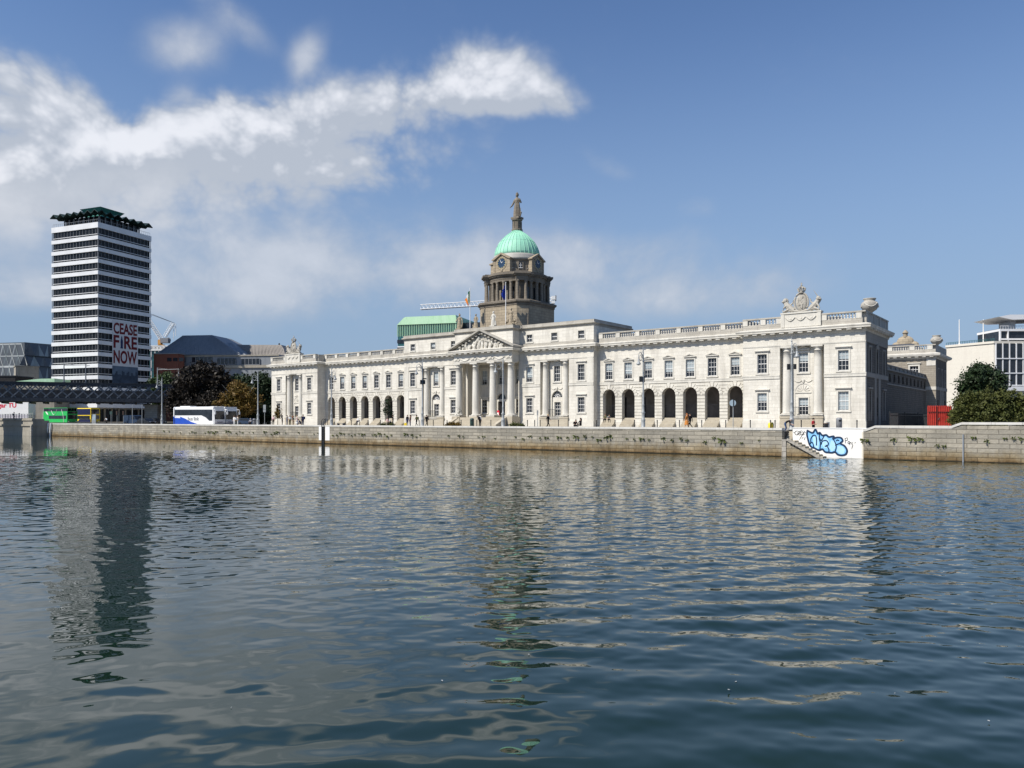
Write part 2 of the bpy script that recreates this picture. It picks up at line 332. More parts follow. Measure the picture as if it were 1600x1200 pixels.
# ------------------------------------------------------------------ mesh building
class MB:
    def __init__(s, T=None): s.V = []; s.F = []; s.I = []; s.T = T; s.mi = 0
    def add(s, vs, fs):
        n = len(s.V)
        if s.T is not None: vs = [tuple(s.T @ Vector(v)) for v in vs]
        s.V += vs
        for f in fs: s.F.append(tuple(n + i for i in f)); s.I.append(s.mi)
    def quad(s, a, b, c, d): s.add([a, b, c, d], [(0, 1, 2, 3)])
    def box(s, x0, x1, y0, y1, z0, z1):
        s.add([(x0, y0, z0), (x1, y0, z0), (x1, y1, z0), (x0, y1, z0), (x0, y0, z1), (x1, y0, z1), (x1, y1, z1), (x0, y1, z1)],
              [(0, 3, 2, 1), (4, 5, 6, 7), (0, 1, 5, 4), (1, 2, 6, 5), (2, 3, 7, 6), (3, 0, 4, 7)])
    def prism(s, poly, y0, y1):              # polygon in (x, z), from y0 (front) to y1
        n = len(poly)
        s.add([(x, y0, z) for x, z in poly] + [(x, y1, z) for x, z in poly],
              [tuple(range(n)), tuple(range(2 * n - 1, n - 1, -1))] + [(i, i + n, (i + 1) % n + n, (i + 1) % n) for i in range(n)])
    def vprism(s, poly, z0, z1):             # polygon in (x, y) raised from z0 to z1
        n = len(poly)
        s.add([(x, y, z0) for x, y in poly] + [(x, y, z1) for x, y in poly],
              [tuple(range(n - 1, -1, -1)), tuple(range(n, 2 * n))] + [(i, (i + 1) % n, (i + 1) % n + n, i + n) for i in range(n)])
    def lathe(s, cx, cy, prof, n=16, a0=0.0, a1=2 * math.pi):
        full = abs(a1 - a0 - 2 * math.pi) < 1e-6
        k = n if full else n + 1
        vs = []
        for r, z in prof:
            for i in range(k):
                a = a0 + (a1 - a0) * i / n; vs.append((cx + r * math.cos(a), cy + r * math.sin(a), z))
        fs = []
        for j in range(len(prof) - 1):
            for i in range(n):
                i2 = (i + 1) % k
                fs.append((j * k + i, j * k + i2, (j + 1) * k + i2, (j + 1) * k + i))
        if full:
            if prof[0][0] > 1e-4: fs.append(tuple(range(k - 1, -1, -1)))
            if prof[-1][0] > 1e-4: fs.append(tuple((len(prof) - 1) * k + i for i in range(k)))
        s.add(vs, fs)
    def tube(s, pts, r, n=6):
        pts = [Vector(p) for p in pts]
        rs = r if isinstance(r, (list, tuple)) else [r] * len(pts)
        vs = []
        for i, p in enumerate(pts):
            d = (pts[min(i + 1, len(pts) - 1)] - pts[max(i - 1, 0)]).normalized()
            up = Vector((0, 0, 1)) if abs(d.z) < .9 else Vector((1, 0, 0))
            a = d.cross(up).normalized(); b = d.cross(a)
            for k in range(n):
                t = 2 * math.pi * k / n; q = p + (a * math.cos(t) + b * math.sin(t)) * rs[i]; vs.append(tuple(q))
        fs = [(i * n + k, i * n + (k + 1) % n, (i + 1) * n + (k + 1) % n, (i + 1) * n + k) for i in range(len(pts) - 1) for k in range(n)]
        fs += [tuple(range(n - 1, -1, -1)), tuple((len(pts) - 1) * n + k for k in range(n))]
        s.add(vs, fs)
    def blob(s, c, r, nu=8, nv=6):
        c = Vector(c); r = (r, r, r) if not isinstance(r, (tuple, list)) else r
        vs = [(c.x, c.y, c.z - r[2])]
        for j in range(1, nv):
            ph = -math.pi / 2 + math.pi * j / nv
            for i in range(nu):
                a = 2 * math.pi * i / nu; vs.append((c.x + r[0] * math.cos(ph) * math.cos(a), c.y + r[1] * math.cos(ph) * math.sin(a), c.z + r[2] * math.sin(ph)))
        vs.append((c.x, c.y, c.z + r[2]))
        fs = [(0, 1 + (i + 1) % nu, 1 + i) for i in range(nu)]
        for j in range(nv - 2):
            for i in range(nu): fs.append((1 + j * nu + i, 1 + j * nu + (i + 1) % nu, 1 + (j + 1) * nu + (i + 1) % nu, 1 + (j + 1) * nu + i))
        t = len(vs) - 1; o = 1 + (nv - 2) * nu
        fs += [(t, o + i, o + (i + 1) % nu) for i in range(nu)]
        s.add(vs, fs)
    def sweep(s, path, prof, closed=False):  # plan path (x, y); profile (outwards, z); outwards is to the right of travel
        n = len(path); k = len(prof)
        P = [Vector(p) for p in path]; M = []
        for i in range(n):
            d = []
            if closed or i > 0: d.append((P[i] - P[i - 1]).normalized())
            if closed or i < n - 1: d.append((P[(i + 1) % n] - P[i]).normalized())
            ns = [Vector((e.y, -e.x)) for e in d]
            m = ns[0] if len(ns) == 1 else (ns[0] + ns[1]) / max(.25, 1 + ns[0].dot(ns[1]))
            M.append(m)
        vs = [(P[i].x + M[i].x * o, P[i].y + M[i].y * o, z) for i in range(n) for o, z in prof]
        fs = []
        for i in range(n if closed else n - 1):
            i2 = (i + 1) % n
            for j in range(k - 1): fs.append((i * k + j, i2 * k + j, i2 * k + j + 1, i * k + j + 1))
        if not closed: fs += [tuple(range(k)), tuple((n - 1) * k + j for j in range(k - 1, -1, -1))]
        s.add(vs, fs)
    def wall(s, x0, x1, z0, z1, y, t, holes=()):      # a thick wall in the x-z plane, front at y, pierced by (hx0, hx1, hz0, hz1, arched)
        xs = {x0, x1}
        for h in holes:
            if h[1] <= x0 or h[0] >= x1: continue
            xs |= {max(x0, h[0]), min(x1, h[1])}
            if len(h) > 4 and h[4] and z1 > h[3] - (h[1] - h[0]) / 2:
                c = (h[0] + h[1]) / 2; r = (h[1] - h[0]) / 2
                for i in range(1, 14): xs.add(c - r * math.cos(math.pi * i / 14))
        xs = sorted(xs)
        def top(h, x):
            if len(h) > 4 and h[4]:
                c = (h[0] + h[1]) / 2; r = (h[1] - h[0]) / 2
                return h[3] - r + math.sqrt(max(0, r * r - (x - c) ** 2))
            return h[3]
        for a, b in zip(xs, xs[1:]):
            if b - a < 1e-5: continue
            m = (a + b) / 2
            hs = sorted([h for h in holes if h[0] < m < h[1]], key=lambda h: h[2])
            lo = (z0, z0)
            for h in hs:
                bot = min(max(h[2], z0), z1)
                s._pc(a, b, lo, (bot, bot), y, t)
                lo = (min(max(top(h, a), z0), z1), min(max(top(h, b), z0), z1))
            s._pc(a, b, lo, (z1, z1), y, t)
    def _pc(s, a, b, lo, hi, y, t):
        if hi[0] - lo[0] < 1e-4 and hi[1] - lo[1] < 1e-4: return
        s.add([(a, y, lo[0]), (b, y, lo[1]), (b, y + t, lo[1]), (a, y + t, lo[0]), (a, y, hi[0]), (b, y, hi[1]), (b, y + t, hi[1]), (a, y + t, hi[0])],
              [(0, 3, 2, 1), (4, 5, 6, 7), (0, 1, 5, 4), (1, 2, 6, 5), (2, 3, 7, 6), (3, 0, 4, 7)])
    def mesh(s, name, mats, smooth=False):
        me = bpy.data.meshes.new(name); me.from_pydata(s.V, [], s.F)
        for m in (mats if isinstance(mats, (list, tuple)) else [mats]): me.materials.append(MATS[m])
        if any(s.I): me.polygons.foreach_set('material_index', s.I)
        if smooth: me.polygons.foreach_set('use_smooth', [True] * len(s.F))
        me.update(); return me
    def build(s, name, mats, parent=None, smooth=False): return link(name, s.mesh(name, mats, smooth), parent)
OFFSET = {}
def link(name, me, parent=None):
    o = bpy.data.objects.new(name, me); COL.objects.link(o)
    if parent is not None:
        o.parent = parent
        if parent.name in OFFSET: o.location = -Vector(OFFSET[parent.name])
    return o
def tag(o, label, cat, group=None):
    o['label'] = label; o['category'] = cat
    if group: o['group'] = group
    return o
def thing(name, label, cat, loc=(0, 0, 0), rz=0.0, group=None, world=False):
    o = bpy.data.objects.new(name, None); COL.objects.link(o); o.empty_display_size = .3
    o.location = loc; o.rotation_euler = (0, 0, rz); tag(o, label, cat, group)
    if world: OFFSET[o.name] = loc                    # parts modelled in world coordinates
    return o
def structure(o): o['kind'] = 'structure'; return o
def kids(o): return list(o.children)
def copy_thing(src, loc, rz=0.0, label=None, group=None):
    r = src.copy(); COL.objects.link(r); r.location = loc; r.rotation_euler = (0, 0, rz)
    if label: r['label'] = label
    if group: r['group'] = group
    for ch in src.children:
        c = ch.copy(); COL.objects.link(c); c.parent = r
        for g in ch.children:
            d = g.copy(); COL.objects.link(d); d.parent = c
    return r
def text_mesh(txt, name, mat, x0, x1, z0, z1, y, T=None, depth=.02, parent=None, shear=0.0):
    cu = bpy.data.curves.new('txt', 'FONT'); cu.body = txt; cu.extrude = .02; cu.resolution_u = 3; cu.offset = .03
    ob = bpy.data.objects.new('txt', cu); COL.objects.link(ob)
    me = bpy.data.meshes.new_from_object(ob.evaluated_get(bpy.context.evaluated_depsgraph_get()))
    bpy.data.objects.remove(ob); bpy.data.curves.remove(cu)
    n = len(me.vertices); co = np.zeros(n * 3); me.vertices.foreach_get('co', co); co = co.reshape(n, 3)
    a = co.min(0); b = co.max(0)
    out = np.zeros_like(co)
    out[:, 0] = x0 + (co[:, 0] - a[0]) / (b[0] - a[0]) * (x1 - x0)
    out[:, 2] = z0 + (co[:, 1] - a[1]) / (b[1] - a[1]) * (z1 - z0)
    out[:, 0] += shear * (out[:, 2] - z0)
    out[:, 1] = y - (co[:, 2] - a[2]) / max(1e-6, b[2] - a[2]) * depth
    if T is not None:
        A = np.array(T); out = out @ A[:3, :3].T + A[:3, 3]
    me.vertices.foreach_set('co', out.ravel()); me.materials.clear(); me.materials.append(MATS[mat]); me.name = name; me.update()
    return link(name, me, parent)

# ------------------------------------------------------------------ ground, road, pavements, water
G = 2.5; YQ = -23.7
RX0, RX1 = at_y(1222, YQ), at_y(1349, YQ)      # the bay of the landing steps
m = MB(); m.box(-1500, RX0, YQ + .75, YQ + 2.2, 1.0, G - .12); m.box(RX1, 3500, YQ + .75, YQ + 2.2, 1.0, G - .12); m.box(-1500, 3500, YQ + 2.2, 4500, 1.0, G - .12); structure(m.build('road', 'asphalt'))
m = MB(); m.box(-103.0, RX0, YQ + .62, YQ + 2.2, G - .13, G - .004); m.box(RX1, 160, YQ + .62, YQ + 2.2, G - .13, G - .004); m.box(-103.0, 160, YQ + 2.2, -16.0, G - .13, G - .004); m.box(-103.0, 160, -16.0, -15.7, G - .13, G); structure(m.build('quay_pavement', 'paving'))
m = MB(); m.box(-75, 70, -7.0, 64, G - .13, G - .002); structure(m.build('forecourt', 'paving'))
m = MB()
for i in range(60): m.quad((-90 + i * 4, -11.6, G - .116), (-88 + i * 4, -11.6, G - .116), (-88 + i * 4, -11.48, G - .116), (-90 + i * 4, -11.48, G - .116))
structure(m.build('road_markings', 'white_paint'))

def build_water():
    rs = np.random.RandomState(5)
    m, nt, p = nodemat('river_water', .012, .5)
    p.inputs['IOR'].default_value = 1.5
    p.inputs['Base Color'].default_value = (.007, .019, .012, 1)
    tc = nt.nodes.new('ShaderNodeTexCoord'); prev = None
    for (sc, st, dist) in ((1.1, (.5, 1, 1), .0045), (2.6, (.6, 1, 1), .0016)):
        rt = nt.nodes.new('ShaderNodeMapping'); rt.inputs['Rotation'].default_value = (0, 0, -TH - .08)
        mp = nt.nodes.new('ShaderNodeMapping'); mp.inputs['Scale'].default_value = st
        nt.links.new(tc.outputs['Object'], rt.inputs['Vector']); nt.links.new(rt.outputs[0], mp.inputs['Vector'])
        n = nt.nodes.new('ShaderNodeTexNoise'); n.inputs['Scale'].default_value = sc; n.inputs['Detail'].default_value = 1; n.inputs['Roughness'].default_value = .4
        nt.links.new(mp.outputs[0], n.inputs['Vector'])
        bp = nt.nodes.new('ShaderNodeBump'); bp.inputs['Strength'].default_value = 1.0; bp.inputs['Distance'].default_value = dist * WATER_BUMP
        nt.links.new(n.outputs[0], bp.inputs['Height'])
        if prev is not None: nt.links.new(prev, bp.inputs['Normal'])
        prev = bp.outputs[0]
    nt.links.new(prev, p.inputs['Normal'])
    b = [7.0]
    while b[-1] < 75: b.append(b[-1] * 1.0030)
    while b[-1] < 215: b.append(b[-1] * 1.0052)
    b = np.array(b); t = np.linspace(-.88, .88, 1000)
    Bm, Tm = np.meshgrid(b, t, indexing='ij'); A = Tm * Bm
    X = CX + A * CT - Bm * ST; Y = CY + A * ST + Bm * CT
    db = np.gradient(b)[:, None] * np.ones_like(Tm); da = (t[1] - t[0]) * Bm
    Z = np.zeros_like(X)
    # slow patches of calmer and livelier water
    patch = np.zeros_like(X)
    for i in range(10):
        l = rs.uniform(14, 45); th = rs.uniform(0, 6.28); patch += np.sin((A * math.cos(th) * .8 + Bm * math.sin(th)) * 2 * math.pi / l + rs.uniform(0, 6.28))
    patch = .78 + .30 * np.clip(patch / 2.3, -1.2, 1.6) + .28 * np.clip(Tm * 1.2, -.6, .8)
    n = 150
    wind = .34 + 1.35 * np.clip((Bm - 9) / 26., 0, 1) ** .9          # the near bank shelters the water
    for i in range(n):
        l = math.exp(rs.uniform(math.log(.23), math.log(1.45)))
        short = l < .75
        th = math.pi / 2 + rs.normal(.12, .75 if short else .42)
        slope = WATER_SLOPE * (1.0 if l < 1.1 else (1.1 / l) ** .8) * math.sqrt(2.0 / n)
        amp = slope * l / (2 * math.pi)
        kx, ky = math.cos(th) * 2 * math.pi / l, math.sin(th) * 2 * math.pi / l
        res = np.maximum(db * abs(math.sin(th)), da * abs(math.cos(th)))
        w = np.clip((l / (2.2 * res) - 1.0) * 1.5, 0, 1)
        w = w * (wind if short else 1 + .55 * np.clip((Bm - 35) / 50., 0, 1))
        Z += amp * w * np.sin(kx * A + ky * Bm + rs.uniform(0, 6.28))
    Z *= np.clip(patch, .3, 1.6)
    edge = np.minimum(np.clip((np.arange(len(b))) / 12., 0, 1), np.clip((len(b) - 1 - np.arange(len(b))) / 12., 0, 1))[:, None] * np.minimum(np.clip(np.arange(1000) / 12., 0, 1), np.clip((999 - np.arange(1000)) / 12., 0, 1))[None, :]
    Z *= edge
    nb, na = X.shape
    V = np.stack([X, Y, Z], -1).reshape(-1, 3)
    far = np.array([[CX + a_ * CT - b_ * ST, CY + a_ * ST + b_ * CT, 0] for a_, b_ in ((-900, -400), (900, -400), (900, 800), (-900, 800))])
    V = np.vstack([V, far]); k = nb * na
    i = (np.arange(nb - 1)[:, None] * na + np.arange(na - 1)[None, :]).ravel()
    Q = np.stack([i, i + 1, i + na + 1, i + na], 1)
    c00, c01, c11, c10 = 0, na - 1, nb * na - 1, (nb - 1) * na
    extra = np.array([[k, k + 1, c01, c00], [k + 1, k + 2, c11, c01], [k + 2, k + 3, c10, c11], [k + 3, k, c00, c10]])
    Q = np.vstack([Q, extra])
    me = bpy.data.meshes.new('water'); me.vertices.add(len(V)); me.vertices.foreach_set('co', V.ravel())
    me.loops.add(len(Q) * 4); me.loops.foreach_set('vertex_index', Q.ravel().astype(np.int32))
    me.polygons.add(len(Q)); me.polygons.foreach_set('loop_start', np.arange(len(Q), dtype=np.int32) * 4)
    me.polygons.foreach_set('use_smooth', np.ones(len(Q), dtype=bool))
    me.update(calc_edges=True); me.validate(); me.materials.append(m)
    structure(link('water', me))
WATER_SLOPE, WATER_BUMP = 0.072, 1.0
build_water()

# ------------------------------------------------------------------ the domed building on the quay
HX, PV, CB = 57.15, 42.48, 19.6
YC, YW = 0.85, 1.98
ZC = 14.95                                   # top of the main cornice
house = thing('customs_building', 'long white stone classical building with green copper dome and columned portico behind the quay', 'building', (0, 0, G), 0, None, True)
AX = [21.54 + 3.185 * k for k in range(7)]
UP, LO = (9.4, 11.82), (4.62, 6.9)
PX = 49.815
def B(m, name, mats, smooth=False): return m.build(name, mats, house, smooth)

# windows: one mesh of each style, copied along the front
def win_mesh(w, z0, z1, hood, cols=3, rows=4, surround=.2):
    h = z1 - z0; a = w / 2
    m = MB()
    s = surround
    if s > 0:
        m.box(-a - s, -a, -.06, .10, 0, h + s); m.box(a, a + s, -.06, .10, 0, h + s); m.box(-a, a, -.06, .10, h, h + s)
        m.box(-a - s - .06, a + s + .06, -.13, .12, -.2, 0)
    if hood == 'flat':
        m.box(-a - .36, a + .36, -.26, .05, h + s + .17, h + s + .27); m.box(-a - .28, a + .28, -.17, .05, h + s + .06, h + s + .17)
    if hood == 'gable':
        m.box(-a - .28, a + .28, -.22, .05, h + s + .12, h + s + .22)
        m.prism([(-a - .30, h + s + .22), (-a - .12, h + s + .22), (0, h + s + .48), (a + .12, h + s + .22), (a + .30, h + s + .22), (0, h + s + .66)], -.26, .05)
        m.prism([(-a - .12, h + s + .22), (a + .12, h + s + .22), (0, h + s + .48)], -.08, .05)
    st = m.mesh('window', 'portland_trim') if m.V else None
    m = MB(); b = .028
    m.box(-a, a, .17, .22, 0, .07); m.box(-a, a, .17, .22, h - .06, h); m.box(-a, -a + .06, .17, .22, .07, h - .06); m.box(a - .06, a, .17, .22, .07, h - .06)
    for i in range(1, cols):
        x = -a + w * i / cols; m.box(x - b / 2, x + b / 2, .175, .215, .07, h - .06)
    for j in range(1, rows):
        z = h * j / rows; t = .036 if j * 2 == rows else b / 2
        m.box(-a + .06, a - .06, .18 if j * 2 != rows else .165, .22, z - t, z + t)
    sash = m.mesh('sash', 'white_paint')
    m = MB(); m.box(-a, a, .235, .26, 0, h); pane = m.mesh('pane', 'dark_glass')
    bl = []
    for fr in (.45, .7, .97):
        m = MB(); m.box(-a + .05, a - .05, .224, .231, h * (1 - fr) + .05, h - .05); bl.append(m.mesh('blind', 'blind'))
    return st, sash, pane, bl
WIN = {'up': (win_mesh(1.2, *UP, 'flat'), UP[0]), 'lo': (win_mesh(1.2, *LO, 'flat'), LO[0]), 'wing': (win_mesh(1.22, 9.43, 11.83, 'gable', surround=.16), 9.43),
       'attic': (win_mesh(1.08, 15.68, 16.85, None, 3, 2, .12), 15.68), 'niche_up': (win_mesh(1.15, *UP, 'gable'), UP[0]), 'niche_lo': (win_mesh(1.15, 4.1, 6.25, None, surround=.14), 4.1)}
WR = random.Random(19)
def window(kind, x, y, blind=None, T=None):
    (st, sash, pane, bl), z = WIN[kind]
    if blind is None and WR.random() < .24: blind = WR.choice((0, 0, 1))
    loc = Vector((x, y, z)); rz = 0
    if T is not None: loc = T @ loc; rz = T.to_euler().z
    o = link('window', st, house); o.location = loc - Vector((0, 0, G)); o.rotation_euler = (0, 0, rz)
    for me in [sash, pane] + ([bl[blind]] if blind is not None else []):
        c = bpy.data.objects.new(me.name, me); COL.objects.link(c); c.parent = o
    return o
def hole(x, w, z): return (x - w / 2, x + w / 2, z[0], z[1])

# --- end pavilions
def pavilion(sg):
    c = PX * sg; x0, x1 = c - 7.335, c + 7.335
    rx0, rx1 = c - 2.66, c + 2.66
    m = MB()
    wx = (c - 4.88, c + 4.88)
    m.wall(x0, rx0, G, ZC - .2, 0, .6, [hole(wx[0], 1.2, UP), hole(wx[0], 1.2, LO)])
    m.wall(rx1, x1, G, ZC - .2, 0, .6, [hole(wx[1], 1.2, UP), hole(wx[1], 1.2, LO)])
    m.box(rx0, rx1, 0, .6, 12.62, ZC - .2)                        # entablature over the columns
    m.wall(rx0, rx1, 4.0, 12.62, .78, .5, [hole(c, 1.15, UP), hole(c, 1.15, (4.1, 6.25))])
    m.box(rx0 - .3, rx0, .6, 1.3, G, 12.9); m.box(rx1, rx1 + .3, .6, 1.3, G, 12.9)
    m.box(rx0, rx1, .05, 1.3, G, 4.0)
    m.box(rx0, rx1, .6, 1.3, 12.62, 12.9)
    B(m, 'wall', 'portland')
    m = MB()
    for a, b in ((x0, rx0), (rx1, x1)):
        m = MB()
        m.box(a - (.09 if a == x0 else 0), b + (.09 if b == x1 else 0), -.09, -.001, 8.66, 9.12)
        m.box(a - (.12 if a == x0 else 0), b + (.12 if b == x1 else 0), -.12, -.09, 8.96, 9.12)
        B(m, 'string_course', 'portland_trim'); m = MB()
        m.box(a - (.08 if a == x0 else 0), b + (.08 if b == x1 else 0), -.08, -.001, G, 3.25)
        m.box(a - (.05 if a == x0 else 0), b + (.05 if b == x1 else 0), -.05, -.001, 3.25, 3.42)
        B(m, 'base_course', 'portland_trim')
    m = MB()
    m.box(x0 - .06, x1 + .06, -.06, -.001, 12.74, 12.88)
    m.box(x0 - .03, x1 + .03, -.03, -.001, 12.66, 12.74)
    B(m, 'architrave_band', 'portland_trim')
    for k, x in enumerate(wx):
        window('up', x, 0, 0 if (sg > 0 and k == 1) else None); window('lo', x, 0, 2 if (sg > 0 and k == 1) else None)
    window('niche_up', c, .78, 0 if sg > 0 else None); window('niche_lo', c, .78, 0 if sg > 0 else None)
    m = MB()                                                     # blind arch with fan, festoon and keystone
    y = .78
    ring(m, c, y - .05, 6.98, .98, 1.16, .05); m.box(c - 1.16, c - .98, y - .05, y, 4.0, 6.98); m.box(c + .98, c + 1.16, y - .05, y, 4.0, 6.98)
    m.box(c - .98, c + .98, y - .09, y, 6.82, 6.98)
    for i in range(7):
        a = math.pi * (i + .5) / 7
        m.tube([(c + .2 * math.cos(a), y - .02, 7.0 + .2 * math.sin(a)), (c + .8 * math.cos(a), y - .02, 7.0 + .8 * math.sin(a))], [.02, .06], 5)
    m.blob((c, y - .05, 8.3), (.16, .16, .3), 7, 5)
    for s2 in (-1, 1):
        m.tube([(c + s2 * (.2 + .85 * t), y - .04, 8.42 - .22 * math.sin(math.pi * t)) for t in [i / 6 for i in range(7)]], .06, 5)
    B(m, 'blind_arch', 'portland_trim')
    for s2 in (-1, 1): column(c + s2 * 1.86, .42, 4.05, 12.62, .56)
    m = MB()
    for s2 in (-1, 1): m.box(c + s2 * 1.86 - .72, c + s2 * 1.86 + .72, -.26, 1.1, G, 3.95); m.box(c + s2 * 1.86 - .78, c + s2 * 1.86 + .78, -.32, 1.12, 3.72, 3.95)
    m.box(c - 1.14, c + 1.14, -.12, .78, G, 3.55)
    B(m, 'plinth', 'step_stone')
    railing(c - 1.1, c + 1.1, -.05, 3.55, 1.55)
def ring(m, cx, y, cz, r0, r1, t, n=14, a0=0, a1=math.pi):
    for i in range(n):
        a, b = a0 + (a1 - a0) * i / n, a0 + (a1 - a0) * (i + 1) / n
        m.prism([(cx + r0 * math.cos(a), cz + r0 * math.sin(a)), (cx + r1 * math.cos(a), cz + r1 * math.sin(a)), (cx + r1 * math.cos(b), cz + r1 * math.sin(b)), (cx + r0 * math.cos(b), cz + r0 * math.sin(b))], y, y + t)
def column_mesh(h, r):
    m = MB(); prof = []
    m.box(-r * 1.32, r * 1.32, -r * 1.32, r * 1.32, 0, r * .3)
    prof += [(r * 1.25, r * .3), (r * 1.30, r * .42), (r * 1.2, r * .56), (r * 1.06, r * .6), (r, r * .7)]
    for i in range(1, 9):
        t = i / 8; prof.append((r * (1 - .16 * t ** 1.6), r * .7 + (h - r * 1.8) * t))
    zt = h - r * 1.1
    prof += [(r * .92, zt + r * .02), (r * .92, zt + r * .12), (r * .86, zt + r * .16), (r * .86, zt + r * .5), (r * 1.15, zt + r * .72), (r * 1.15, zt + r * .78)]
    m.lathe(0, 0, prof, 20)
    m.box(-r * 1.2, r * 1.2, -r * 1.2, r * 1.2, zt + r * .78, h)
    me = m.mesh('column', 'portland_trim')
    for p in me.polygons: p.use_smooth = len(p.vertices) == 4 and abs(p.normal.z) < .9 and p.area < 2 and p.index > 11 and p.index < len(me.polygons) - 8
    return me
_cm = {}
def column(x, y, z0, z1, r):
    k = (round(z1 - z0, 2), r)
    if k not in _cm: _cm[k] = column_mesh(z1 - z0, r)
    o = link('column', _cm[k], house); o.location = (x, y, z0 - G)
def railing(x0, x1, y, z0, h, every=.14):
    m = MB(); n = int((x1 - x0) / every)
    m.box(x0, x1, y - .02, y + .02, z0 + h - .05, z0 + h); m.box(x0, x1, y - .02, y + .02, z0 + .08, z0 + .12)
    for i in range(n + 1):
        x = x0 + (x1 - x0) * i / n; m.box(x - .011, x + .011, y - .011, y + .011, z0, z0 + h)
    B(m, 'railing', 'black_iron')
for sg in (-1, 1): pavilion(sg)

# --- pavilion flanks and plain rear parts
TE = Matrix.Translation((HX, 0, 0)) @ Matrix.Rotation(rad(90), 4, 'Z')
def flank(T, name='flank_wall'):                                  # local x runs along the flank away from the river
    m = MB(T)
    m.wall(.62, 12.0, G, 8.66, 0, .5, [(1.7, 2.7, 4.6, 6.9), (9.3, 10.3, 4.6, 6.9), (5.35, 6.65, 4.0, 6.2)])
    m.wall(.62, 12.0, 8.66, ZC - .2, 0, .5, [(1.7, 2.7, 9.3, 11.9), (9.3, 10.3, 9.3, 11.9), (5.5, 6.5, 9.3, 11.9)])
    m.box(.62, 12.0, .5, .6, G, 13)
    B(m, name, 'shaded_flank')
    m = MB(T)
    m.box(.1, 12.02, -.09, -.001, 8.6, 9.15); m.box(.1, 12.02, -.06, -.001, 12.74, ZC - .9)
    for x in (2.2, 6.0, 9.8): m.box(x - .78, x - .5, -.07, -.001, 9.1, 12.3); m.box(x + .5, x + .78, -.07, -.001, 9.1, 12.3); m.box(x - .8, x + .8, -.12, -.001, 12.2, 12.4)
    for x in (2.2, 9.8): m.box(x - .78, x - .5, -.07, -.001, 3.4, 7.1); m.box(x + .5, x + .78, -.07, -.001, 3.4, 7.1); m.box(x - .95, x + .95, -.2, -.001, 7.2, 7.4)
    m.box(4.4, 5.35, -.1, -.001, G, 8.6); m.box(6.65, 7.6, -.1, -.001, G, 8.6)
    m.prism([(5.2, 12.4), (6.8, 12.4), (6, 12.85)], -.14, -.001)
    B(m, 'flank_trim', 'shaded_flank_trim')
flank(TE)
TWe = Matrix.Translation((-HX, 12.6, 0)) @ Matrix.Rotation(rad(-90), 4, 'Z')
m = MB(TWe); m.wall(.6, 12.0, G, ZC - .2, 0, .6, []); B(m, 'flank_wall', 'shaded_flank')
for lo, hi in ((-HX + .6, -PV), (PV, HX - .6)): m = MB(); m.box(lo, hi, 12.0, 12.6, G, ZC - .2); B(m, 'rear_wall', 'shaded_flank')
# --- returns between pavilion and wing
for lo, y0 in ((-PV - .6, .6), (PV, .6), (-CB, YC + .6), (CB - .6, YC + .6)): m = MB(); m.box(lo, lo + .6, y0, 12.0, G, ZC - .2); B(m, 'return_wall', 'portland')

# --- arcaded wings
def wing(sg):
    lo, hi = (CB, PV) if sg > 0 else (-PV, -CB)
    axs = [a * sg for a in AX]
    m = MB()
    m.wall(lo, hi, 8.66, ZC - .2, YW, .55, [hole(x, 1.22, (9.43, 11.83)) for x in axs])
    B(m, 'wall', 'portland')
    arches = [(x - 1.03, x + 1.03, G, 8.0, True) for x in axs]
    m = MB(); z = 3.3
    while z < 8.6:
        z2 = min(z + .37, 8.60)
        m.wall(lo, hi, z, z2, YW, .8, arches)
        if z2 < 8.6: m.wall(lo, hi, z2, z2 + .075, YW + .10, .7, arches)
        z = z2 + .075
    m.wall(lo, hi, 8.60, 8.66, YW + .02, .78, [])
    m.wall(lo, hi, G, 3.3, YW - .02, .84, [(x - 1.03, x + 1.03, G, 3.4) for x in axs])
    B(m, 'arcade', 'rustic')
    m = MB()
    m.box(lo, hi, YW - .08, YW - .001, 8.66, 9.08); m.box(lo, hi, YW - .11, YW - .08, 8.94, 9.08)
    B(m, 'string_course', 'portland_trim')
    for k, x in enumerate(axs):
        m = MB()                                                 # voussoirs
        for i in range(9):
            a, b = math.pi * i / 9 + .03, math.pi * (i + 1) / 9 - .03
            r1 = 1.62 if i in (3, 5) else (1.68 if i == 4 else 1.5)
            m.prism([(x + q[0] * math.cos(q[1]), 6.97 + q[0] * math.sin(q[1])) for q in ((1.03, a), (r1, a), (r1, b), (1.03, b))], YW - .07, YW - .001)
        B(m, 'arch_stones', 'rustic')
        window('wing', x, YW, {(1, 0): 0, (1, 3): 1, (1, 4): 1, (-1, 3): 0, (-1, 5): 0}.get((sg, k)))
        m = MB()                                                 # steps up to each arch
        for i in range(6): m.box(x - 1.03 - .0, x + 1.03, YW - .9 + i * .27, YW + 2.0, G + .0 + i * .215 + (.001 if i else 0), G + (i + 1) * .215)
        B(m, 'steps', 'step_stone')
    m = MB()
    m.box(lo, hi, YW + 4.2, YW + 4.5, G, 8.6); m.box(lo, hi, YW + .8, YW + 4.2, 8.3, 8.6)
    m.box(lo, hi, YW + 2.0, YW + 4.2, G, 3.78)
    for x in axs: m.box(x - 1.6 - .18, x - 1.6 + .18, YW + .8, YW + 4.2, 3.78, 8.3) if False else None
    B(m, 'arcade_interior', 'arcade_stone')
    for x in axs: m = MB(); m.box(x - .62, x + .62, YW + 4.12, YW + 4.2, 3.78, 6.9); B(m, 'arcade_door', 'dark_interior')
    m = MB(); m.box(lo, hi, YW + .85, YW + .90, 5.55, 5.60)
    n = int((hi - lo) / .16)
    for i in range(n): m.box(lo + i * .16, lo + i * .16 + .02, YW + .865, YW + .885, 3.78, 5.55)
    B(m, 'arcade_rail', 'black_iron')
